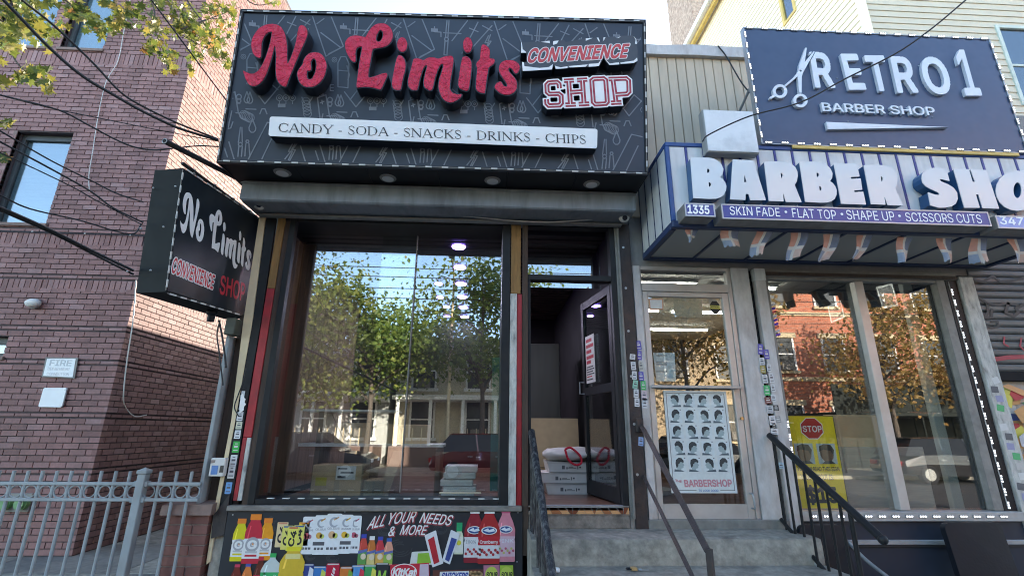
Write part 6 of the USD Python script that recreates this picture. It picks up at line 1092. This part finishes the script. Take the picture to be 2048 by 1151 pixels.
# ---------------------------------------------------------------- chairs against the navy wall
def back_chair(x, y, w, label, arms=False, tall=.86, tilt=.12):
    t = thing('waiting_chair', label, 'chair')
    c = Polygon(sbox(-w/2, 0, w/2, .42).exterior).buffer(-.05).buffer(.05)
    m = trimesh.creation.extrude_polygon(c, .05, engine='earcut'); m = m.subdivide(); m.vertices[:, 2] += .012*np.cos(m.vertices[:, 0]/w*3)
    T = np.eye(4); T[:3, 0], T[:3, 1], T[:3, 2] = (1, 0, 0), (0, tilt, math.sqrt(1-tilt**2)), (0, -math.sqrt(1-tilt**2), tilt); T[:3, 3] = (x, y, tall-.42); m.apply_transform(T)
    part('backrest', m, RUBBER, t, smooth=30); part('seat', box(x-w/2, x+w/2, y-.47, y-.03, .42, .50, .025), RUBBER, t, smooth=40)
    for sx in (-1, 1):
        part('leg', tube([(x+sx*w*.46, y-.42, 0), (x+sx*w*.46, y-.40, .44)], .012, 8), BLACKM, t, smooth=True); part('leg', tube([(x+sx*w*.46, y+.06, 0), (x+sx*w*.46, y-.01, .45), (x+sx*w*.46, y+.03, tall-.05)], .012, 8), BLACKM, t, smooth=True)
        if arms: part('armrest', tube(spline([(x+sx*w*.56, y+.03, tall-.12), (x+sx*w*.57, y-.15, tall-.22), (x+sx*w*.57, y-.38, tall-.30)]), .014, 8), STEEL, t, smooth=True)
back_chair(AX(1952, 1060, 4.2), 4.22, .50, 'black vinyl chair alone against the navy wall under the barber window', False, .895)
back_chair(AX(1642, 1065, 4.2), 4.18, .38, 'black folding chair with bright metal arms behind the black stair railing', True, .885)

# ---------------------------------------------------------------- overhead wires
def crossing(pts, Y0, Y1, r, label, m=CABLE, grp='service cables crossing the brick house'):
    P = [at(x, y, Y0+(Y1-Y0)*(x-pts[0][0])/(pts[-1][0]-pts[0][0])) for x, y in pts]
    d = P[0]-P[1]; d = d/np.linalg.norm(d); s_ = np.linalg.norm(P[0]-P[1]); P = [P[0]+d*s_*k for k in range(int(6/s_), 0, -1)]+P
    wire('overhead_cable', P, r, m, label, grp, 'overhead cable', 6)
z1_ = lambda pts: zc((0, 0), pts, 3.0); z2_ = lambda pts: zc((0, 384), pts, 3.0)
crossing(z1_([(20,0),(300,290),(500,460),(700,580),(860,670),(1050,760),(1170,800),(1310,842)]), 2.7, 4.0, .011, 'thick black cable, uppermost of those sweeping across the brick house to the big sign')
crossing(z1_([(130,0),(330,160),(560,380),(720,550),(860,640),(1080,745),(1310,835)]), 2.75, 4.05, .008, 'black cable meeting the thick one close to the big sign')
crossing(z1_([(0,570),(350,660),(530,750),(680,830),(800,880),(930,900),(1080,885),(1200,875),(1310,880)]), 2.7, 4.05, .006, 'slack cable that dips and rises again before the edge of the big sign')
crossing(z1_([(0,572),(300,648),(600,710),(1000,790),(1310,848)]), 2.8, 4.05, .004, 'thinnest straight cable running to the edge of the big sign')
crossing(z1_([(0,785),(300,960),(560,1090),(700,1160)])+z2_([(860,60)]), 2.7, 3.6, .005, 'thin cable passing over the lower brick house window towards the projecting sign')
crossing(z1_([(0,850),(300,1010),(540,1145)])+z2_([(680,95),(860,182)]), 2.7, 3.6, .006, 'medium cable crossing the middle of the lower brick house window')
crossing(z1_([(0,915),(300,1055),(470,1140)])+z2_([(560,40),(850,195)]), 2.75, 3.6, .004, 'fine cable low across the lower brick house window glass')
crossing(z2_([(0,18),(180,100),(480,170),(780,252),(850,190)]), 2.7, 3.6, .005, 'cable sagging below the lower brick house window and curling up to the sign')
crossing(z2_([(0,92),(300,226),(560,356),(800,470)]), 2.7, 3.7, .010, 'upper strand of the twisted cable pair that ends behind the projecting sign')
crossing(z2_([(0,108),(300,240),(560,372),(800,492)]), 2.72, 3.72, .008, 'lower strand of the twisted cable pair that ends behind the projecting sign')
crossing([(386, 112), (418, 155), (452, 200)], 3.6, 4.0, .006, 'short cable dropping from the leaves to the edge of the big sign')
P = [at(x, y, Y) for x, y, Y in ((1405, 283, 3.36), (1420, 268, 3.34), (1500, 232, 3.25), (1600, 205, 3.15), (1690, 158, 3.05), (1790, 108, 2.9), (1860, 60, 2.8), (1932, 0, 2.7), (1990, -50, 2.6))]
wire('overhead_cable', P, .006, CABLE, 'black cable slanting up from the blank light box across the blue sign board', None, 'overhead cable')
wire('overhead_cable', [at(x, y, 4.33) for x, y in ((1436, 92), (1452, 112), (1468, 140), (1485, 168), (1502, 188))], .008, CABLE, 'black cable running down the beige metal wall behind the blue sign board', None, 'overhead cable')

# ---------------------------------------------------------------- street trees
def leaves(pos, size, seed, shape, tone=None):
    r = np.random.default_rng(seed); n = len(pos); q = r.normal(size=(n, 4)); q /= np.linalg.norm(q, axis=1)[:, None]; w, x, y, z = q.T
    R = np.stack([1-2*(y*y+z*z), 2*(x*y-z*w), 2*(x*z+y*w), 2*(x*y+z*w), 1-2*(x*x+z*z), 2*(y*z-x*w), 2*(x*z-y*w), 2*(y*z+x*w), 1-2*(x*x+y*y)], 1).reshape(n, 3, 3)
    lv, lf = shape; s = size*r.uniform(.65, 1.25, n)
    V = np.einsum('nij,vj->nvi', R, lv)*s[:, None, None]+np.asarray(pos)[:, None, :]
    F = (lf[None]+(np.arange(n)*len(lv))[:, None, None]).reshape(-1, 3)
    t = r.beta(1.6, 2.2, n) if tone is None else np.clip(tone+r.normal(0, .12, n), 0, 1)
    return (V.reshape(-1, 3), F), np.repeat(np.stack([t, t], 1), len(lv), 0)
MAPLE = np.array([(0, -.5, 0), (.12, -.2, .02), (.45, -.28, .06), (.30, -.02, .03), (.55, .18, .08), (.24, .18, .02), (.0, .55, -.05), (-.24, .18, .02), (-.55, .18, .08), (-.30, -.02, .03), (-.45, -.28, .06), (-.12, -.2, .02), (0, 0, -.02)])
MAPF = np.array([(12, i, (i+1) % 12) for i in range(12)])
DIA = np.array([(0, -.5, 0), (.33, 0, .08), (0, .5, 0), (-.33, 0, .08)]); DIAF = np.array([(0, 1, 2), (0, 2, 3)])
BARK = pm('bark', (0.11, 0.09, 0.075), .9, .3, 14, .6, 40, stretch=(3, 3, .5)); LEAFN = leaflook('maple_leaf', [(0, (.05, .085, .02)), (.45, (.12, .15, .03)), (.75, (.24, .22, .045)), (.95, (.27, .21, .045)), (1, (.26, .14, .04))])
LEAFG = leaflook('green_leaf', [(0, (.06, .11, .025)), (.5, (.16, .22, .045)), (1, (.34, .34, .08))]); LEAFO = leaflook('autumn_leaf', [(0, (.14, .12, .03)), (.5, (.34, .23, .07)), (1, (.45, .26, .09))])
def tree(name, label, x, y, h, r, nleaf, look, size, seed, base=0.0, shape=(DIA, DIAF), group=None, trunk=.14, extra=None, low=.32):
    t = thing(name, label, 'tree', group); rg = np.random.default_rng(seed)
    top = np.array([x+rg.normal(0, .2), y+rg.normal(0, .2), base+h*.8]); pts = spline([(x, y, base), (x+.06, y, base+h*.25), (x-.05, y+.05, base+h*.5), top], 5)
    ms = [tube(pts, np.linspace(trunk, trunk*.25, len(pts)), 10)]; tips = []
    for k in range(16):
        f = rg.uniform(low, .8); p = pts[int(f/ .8*(len(pts)-1))]; a = k*2.4+rg.uniform(-.4, .4); L_ = r*rg.uniform(.6, 1.0)*(1.1-abs(f-.5))
        e = p+np.array([math.cos(a)*L_, math.sin(a)*L_, L_*rg.uniform(.25, .8)]); m_ = (p+e)/2+[0, 0, .15*L_]
        ms.append(tube(spline([p, m_, e], 5), np.linspace(trunk*.4, .012, 11), 6)); tips += [(e, L_), (m_, L_)]
        for j in range(3): d = rg.normal(size=3); d[2] = abs(d[2])*.6; d /= np.linalg.norm(d); e2 = m_+(e-m_)*rg.uniform(.2, 1)+d*r*.4; ms.append(tube([m_+(e-m_)*.3, e2], [.014, .006], 5)); tips.append((e2, L_))
    part('trunk', ms[0], BARK, t, smooth=True); part('branches', cat(ms[1:]), BARK, t)
    per = max(4, nleaf//len(tips)); P = np.concatenate([e+rg.normal(size=(per, 3))*np.array([.34, .34, .26])*r*.62 for e, _ in tips]); tone = np.concatenate([np.full(per, rg.uniform(.15, .75)) for _ in tips])
    if extra is not None: P = np.concatenate([P, extra]); tone = np.concatenate([tone, rg.beta(2, 2, len(extra))])
    m, uv = leaves(P, size, seed+1, shape, tone); part('crown', m, look, t, uv=uv); return t
rb = np.random.default_rng(21); near = []; twigs = []
for cx, cy, sx, sy, n, y_ in ((40, 40, 45, 32, 60, 3.6), (15, 85, 22, 22, 22, 3.5), (95, 62, 24, 22, 24, 3.7), (150, 22, 22, 18, 26, 3.8), (185, 48, 16, 14, 14, 3.8), (202, 66, 6, 8, 5, 3.8), (60, 150, 30, 16, 22, 3.5), (92, 172, 10, 12, 7, 3.5), (8, 168, 8, 6, 4, 3.5), (14, 246, 14, 8, 6, 3.4), (6, 315, 8, 8, 4, 3.3), (240, 42, 20, 22, 22, 4.0), (262, 20, 22, 16, 14, 4.0), (300, 50, 22, 18, 22, 4.1), (305, 88, 16, 12, 14, 4.1), (335, 118, 13, 16, 14, 4.2), (345, 140, 6, 8, 5, 4.2), (378, 138, 6, 8, 4, 4.2), (360, 40, 30, 26, 40, 4.3), (400, 70, 26, 26, 40, 4.4), (430, 95, 20, 20, 26, 4.5), (450, 50, 22, 30, 24, 4.5), (425, 18, 30, 14, 24, 4.4), (395, 110, 14, 12, 10, 4.3), (455, 130, 8, 8, 6, 4.5), (540, 5, 16, 5, 5, 4.4), (215, 8, 12, 6, 8, 3.9), (320, 8, 40, 8, 14, 4.2), (70, 8, 50, 8, 20, 3.6)):
    for _ in range(int(n*2.3)): near.append(at(cx+rb.normal(0, sx*.62), cy+rb.normal(0, sy*.62), y_+rb.normal(0, .22)))
tw = [[(-80, -60, 2.6), (0, 40, 3.4), (60, 60, 3.6), (120, 80, 3.7)], [(-40, 40, 3.2), (10, 70, 3.5), (30, 120, 3.5), (60, 150, 3.5), (95, 175, 3.5)], [(60, -60, 3.4), (130, 0, 3.7), (170, 30, 3.8), (203, 66, 3.8)], [(120, -90, 3.4), (220, -10, 3.9), (240, 40, 4.0), (258, 60, 4.0)], [(200, -90, 3.8), (300, 0, 4.1), (310, 60, 4.1), (335, 120, 4.2)], [(250, -80, 3.9), (335, 0, 4.2), (348, 45, 4.2), (352, 62, 4.2), (400, 90, 4.35), (440, 110, 4.5)], [(352, 62, 4.2), (398, 46, 4.3), (445, 28, 4.45), (482, 14, 4.5)], [(398, 46, 4.3), (420, 38, 4.4), (455, 40, 4.5)], [(-30, 160, 3.3), (0, 168, 3.4), (20, 175, 3.5)], [(440, -60, 4.3), (500, 5, 4.45), (545, 8, 4.4)], [(-40, 235, 3.2), (14, 247, 3.4)], [(-40, 310, 3.1), (8, 316, 3.3)], [(350, -50, 4.1), (380, 10, 4.3), (425, 70, 4.4), (430, 100, 4.5)]]
nt = tree('maple_tree', 'maple tree with yellowing leaves reaching over the brick house from the kerb', -5.6, -0.9, 9.0, 3.0, 6500, LEAFN, .082, 31, 0, (MAPLE, MAPF), None, .2, np.array(near), .5)
part('twigs', cat([tube(spline([at(*p) for p in q], 5), np.linspace(.011, .003, (len(q)-1)*5+1), 5) for q in tw]+[tube([(-5.5, -0.6, 5.2), (-4.9, 1.4, 5.9), at(60, -60, 3.4)], [.05, .03, .011], 6), tube([(-5.5, -0.6, 5.6), (-4.4, 1.9, 6.6), at(250, -80, 3.9)], [.05, .03, .011], 6)]), BARK, nt)
VY = lambda Y: 8.8-Y
def refl(pxx, pyy, Y): p = at(pxx, pyy, VY(Y)); return p[0]
far = [('street_tree', 'leafy street tree across the road reflected in the middle of the shop window', 725, 9.2, 2.9, LEAFG, 41), ('street_tree', 'tall street tree across the road reflected by the shop door side of the window', 960, 10.5, 3.0, LEAFG, 42), ('street_tree', 'street tree across the road reflected near the red strip of the shop window', 560, 8.6, 2.6, LEAFG, 43), ('street_tree', 'street tree across the road reflected in the aluminium barber door', 1385, 10.5, 3.2, LEAFO, 44), ('street_tree', 'brown leaved street tree across the road reflected beside the barber window mullion', 1800, 9.0, 2.2, LEAFO, 45), ('street_tree', 'broad autumn street tree across the road reflected in the end pane of the barber window', 1945, 8.2, 2.2, LEAFO, 46)]
for nm, lab, x, h, r, lk, sd in far: tree(nm, lab, refl(x, 880, -12.2), -12.2, h, r, 7000 if sd < 45 else 3000, lk, .22, sd, 0, (DIA, DIAF), 'street trees across the road')
# ---------------------------------------------------------------- houses across the road (they show in the glass)
RBR = mat('far_red_brick', {'g': ('geometry', {}), 'm': ('mapping', {'rotation': (1.5708, 0, 0)}), 'b': ('brick_texture', {'scale': 1.0, 'brick_width': .22, 'row_height': .075, 'mortar_size': .008, 'color1': (.44, .12, .06), 'color2': (.52, .17, .09), 'mortar': (.34, .24, .19)}), 'p': ('principled_bsdf', {'roughness': .85})}, [('g.position', 'm.vector'), ('m.vector', 'b.vector'), ('b.color', 'p.base_color')], 'p.BSDF')
CRS = pm('cream_stone', (.60, .50, .33), .8, .1, 6); FARW = pm('far_window_dark', (.05, .06, .07), .2, .3, 3)
def far_house(label, x0, x1, h, wallm, nx, floors, trim, yf=-16.0, arched=False, porch=False, name='row_house'):
    t = thing(name, label, 'house'); part('wall', box(x0, x1, yf-9, yf, 0, h), wallm, t); part('cornice', box(x0-.1, x1+.1, yf-.3, yf+.28, h-.45, h+.1, .05), trim, t); part('roof', box(x0+.05, x1-.05, yf-9, yf-.31, h+.001, h+.12), CONCD, t)
    fh = (h-1.3)/floors; bw = (x1-x0)/nx
    for f_ in range(floors):
        z0 = 1.25+f_*fh
        if f_: part('string_course', box(x0-.03, x1+.03, yf+.001, yf+.09, z0-.55, z0-.33, .02), trim, t)
        for i in range(nx):
            c = x0+(i+.5)*bw; w = .55; wi = part('window', cat([box(c-w-.10, c-w, yf+.001, yf+.07, z0, z0+1.75), box(c+w, c+w+.10, yf+.001, yf+.07, z0, z0+1.75), box(c-w, c+w, yf+.001, yf+.06, z0+.85, z0+.92)]), WHITE, t)
            part('glass', box(c-w, c+w, yf+.001, yf+.03, z0, z0+1.75), FARW, wi); part('sill', box(c-w-.2, c+w+.2, yf+.001, yf+.16, z0-.16, z0-.002, .02), trim, wi)
            part('lintel', box(c-w-.25, c+w+.25, yf+.001, yf+.13, z0+1.752, z0+2.05, .03), trim, wi)
            if (i+f_) % 3 == 1: part('air_conditioner', box(c-.33, c+.33, yf+.035, yf+.35, z0+.01, z0+.42, .02), GREYW, wi)
    if porch:
        part('porch_roof', box(x0+.2, x1-.2, yf+.001, yf+2.0, 3.0, 3.2, .03), trim, t)
        for i in range(4): part('porch_post', box(x0+.4+i*(x1-x0-1)/3, x0+.55+i*(x1-x0-1)/3, yf+1.75, yf+1.9, .9, 3.0, .01), WHITE, t)
        part('porch_floor', box(x0+.2, x1-.2, yf+.001, yf+2.0, 0, .9), BROWNST, t)
        for i in range(12): part('porch_rail', box(x0+.35+i*(x1-x0-.9)/11, x0+.39+i*(x1-x0-.9)/11, yf+1.82, yf+1.86, .9, 1.7), CRS, t)
xr0 = refl(1530, 800, -16)
far_house('red brick apartment block with cream trim across the road, reflected in the barber window', xr0, xr0+17, 15.5, RBR, 6, 4, CRS, name='red_brick_block')
far_house('pale two storey house with a porch across the road, reflected in the shop window', refl(780, 880, -16), refl(1010, 880, -16), 6.2, pm('far_cream_wall', (.55, .50, .38), .8), 2, 2, WHITE, porch=True)
far_house('red brick two storey house with a porch across the road, beside the pale one', refl(1010, 880, -16)+.3, refl(1300, 880, -16), 6.6, RBR, 3, 2, CRS, porch=True)
far_house('grey two storey house across the road, reflected behind the leafy tree', refl(560, 880, -16), refl(780, 880, -16)-.3, 5.8, pm('far_grey_wall', (.40, .41, .40), .8), 2, 2, WHITE, porch=True)
far_house('brown three storey house across the road at the end of the row', refl(330, 880, -16), refl(560, 880, -16)-.3, 8.8, pm('far_brown_wall', (.22, .15, .11), .85), 3, 3, CRS)
far_house('buff brick house across the road between the brick house and the apartment block', refl(1300, 880, -16)+.3, xr0-.4, 7.4, pm('far_buff_wall', (.42, .33, .22), .85), 2, 2, CRS)
# covered scaffold over the far pavement
shd = thing('sidewalk_shed', 'dark painted scaffold shed over the far pavement, reflected low in the barber window', 'scaffold'); SHD = pm('shed_paint', (.012, .018, .016), .6, .2, 5, spec=.2); sx_a, sx_b = refl(1632, 800, -13.5), refl(2120, 800, -13.5)
x = sx_a
while x < sx_b: part('parapet_panel', box(x, x+1.18, -12.25, -12.2, 2.55, 3.75, .01), SHD, shd); x += 1.2
part('deck', box(sx_a, sx_b, -15.2, -12.2, 2.4, 2.54), SHD, shd)
for i in range(7):
    for y in (-12.35, -15.0): X = sx_a+.1+i*(sx_b-sx_a-.2)/6; part('post', tube([(X, y, 0), (X, y, 2.4)], .045, 8), SHD, shd)
part('back_hoarding', box(sx_a, sx_b, -15.35, -15.3, 0, 2.4), SHD, shd)
# cars parked across the road
def car(label, x, col, y=-9.9):
    t = thing('parked_car', label, 'car', 'cars parked across the road'); paint = pm('car_paint_'+'_'.join(str(int(c*99)) for c in col), col, .25, .03, 3, coat=1.0, damt=.05); z0 = -.13; GLS = flat((.02, .022, .025), .08)
    S = [(-2.3, .45, .55, .80), (-2.2, .35, .80, .86), (-1.5, .3, 1.0, .9), (-.6, .28, 1.02, .92), (.9, .28, .98, .92), (1.9, .3, .88, .9), (2.25, .38, .7, .8)]
    B = cat([hull([(x+a, y+s*w*.98, z0+zz) for a, lo, hi, w in (p, q) for s in (-1, 1) for zz in (lo, hi)]+[(x+a, y+s*w*1.02, z0+lo+(hi-lo)*.55) for a, lo, hi, w in (p, q) for s in (-1, 1)]) for p, q in zip(S[:-1], S[1:])])
    part('body', B, paint, t)
    part('cabin', hull([(x+a, y+s*w, z0+zz) for a, zz, w in ((-2.1, .98, .8), (-1.6, 1.58, .62), (.3, 1.6, .62), (1.15, .98, .8)) for s in (-1, 1)]), GLS, t); part('roof_panel', hull([(x+a, y+s*w, z0+zz) for a, zz, w in ((-1.65, 1.585, .63), (.32, 1.605, .63), (-1.5, 1.63, .55), (.15, 1.64, .55)) for s in (-1, 1)]), paint, t)
    for px_ in (-.55, .45): part('pillar', cat([hull([(x+px_+o, y+s*.81, z0+.97), (x+px_+.06+o, y+s*.81, z0+.97), (x+px_+o-.1, y+s*.635, z0+1.6), (x+px_+.06+o-.1, y+s*.635, z0+1.6)]+[(x+px_+o, y+s*.79, z0+.97), (x+px_+o-.1, y+s*.61, z0+1.6)]) for s in (-1, 1) for o in (0,)]), paint, t)
    for wx in (-1.42, 1.42):
        for s in (-1, 1):
            w = part('wheel', tube([(x+wx, y+s*.72, z0+.33), (x+wx, y+s*.93, z0+.33)], .33, 20), RUBBER, t); part('rim', cat([disc((x+wx, y+s*.932, z0+.33), .21, (0, s, 0), .006, 16)]+[box(x+wx-.02, x+wx+.02, y+s*.94, y+s*.945, z0+.15, z0+.51)]), STEEL, w)
    for s in (-1, 1): part('headlight', box(x+2.12, x+2.27, y+s*.55-.15, y+s*.55+.15, z0+.6, z0+.72, .02), WHITE, t); part('tail_light', box(x-2.33, x-2.2, y+s*.6-.14, y+s*.6+.14, z0+.62, z0+.78, .02), flat((.45, .02, .02), .2), t)
    part('door_handle', cat([box(x+o, x+o+.18, y+.925, y+.95, z0+.82, z0+.85) for o in (-.9, .1)]), STEEL, t)
car('black car parked across the road, reflected low in the barber window', refl(1885, 900, -9.9), (.012, .012, .014)); car('dark red car parked across the road, reflected low in the shop window', refl(985, 900, -9.9), (.12, .012, .012)); car('charcoal car parked across the road, reflected in the barber door', refl(1420, 900, -9.9), (.03, .032, .036)); car('dark grey car parked across the road by the leafy tree', refl(620, 900, -9.9), (.04, .045, .05))
lp = thing('lamp_post', 'pale painted street lamp post with a flared base across the road', 'lamp post'); lx = refl(890, 900, -11.6); part('base', tube([(lx, -11.6, 0), (lx, -11.6, .5), (lx, -11.6, .95), (lx, -11.6, 1.0)], [.22, .2, .13, .09], 12), CRS, lp, smooth=30); part('shaft', tube([(lx, -11.6, .95), (lx, -11.6, 8.2)], [.085, .05], 10), CRS, lp, smooth=True); part('arm', tube(spline([(lx, -11.6, 8.0), (lx, -11.2, 8.5), (lx, -9.8, 8.7)]), .035, 8), CRS, lp, smooth=True); part('lamp_head', box(lx-.14, lx+.14, -9.9, -9.2, 8.62, 8.76, .04), STEEL, lp)
for k, (yy_, zz) in enumerate(((-11.5, 7.6), (-11.3, 8.0), (-11.2, 8.5), (-11.4, 9.0), (-11.0, 6.9))):
    wire('street_cable', [(-28+7*i, yy_, zz-.35*math.sin(math.pi*i/8)) for i in range(9)], .02, CABLE, ['second lowest', 'middle', 'second highest', 'topmost', 'lowest'][k]+' black cable strung along the far side of the road', 'cables strung along the road', 'overhead cable', 4)
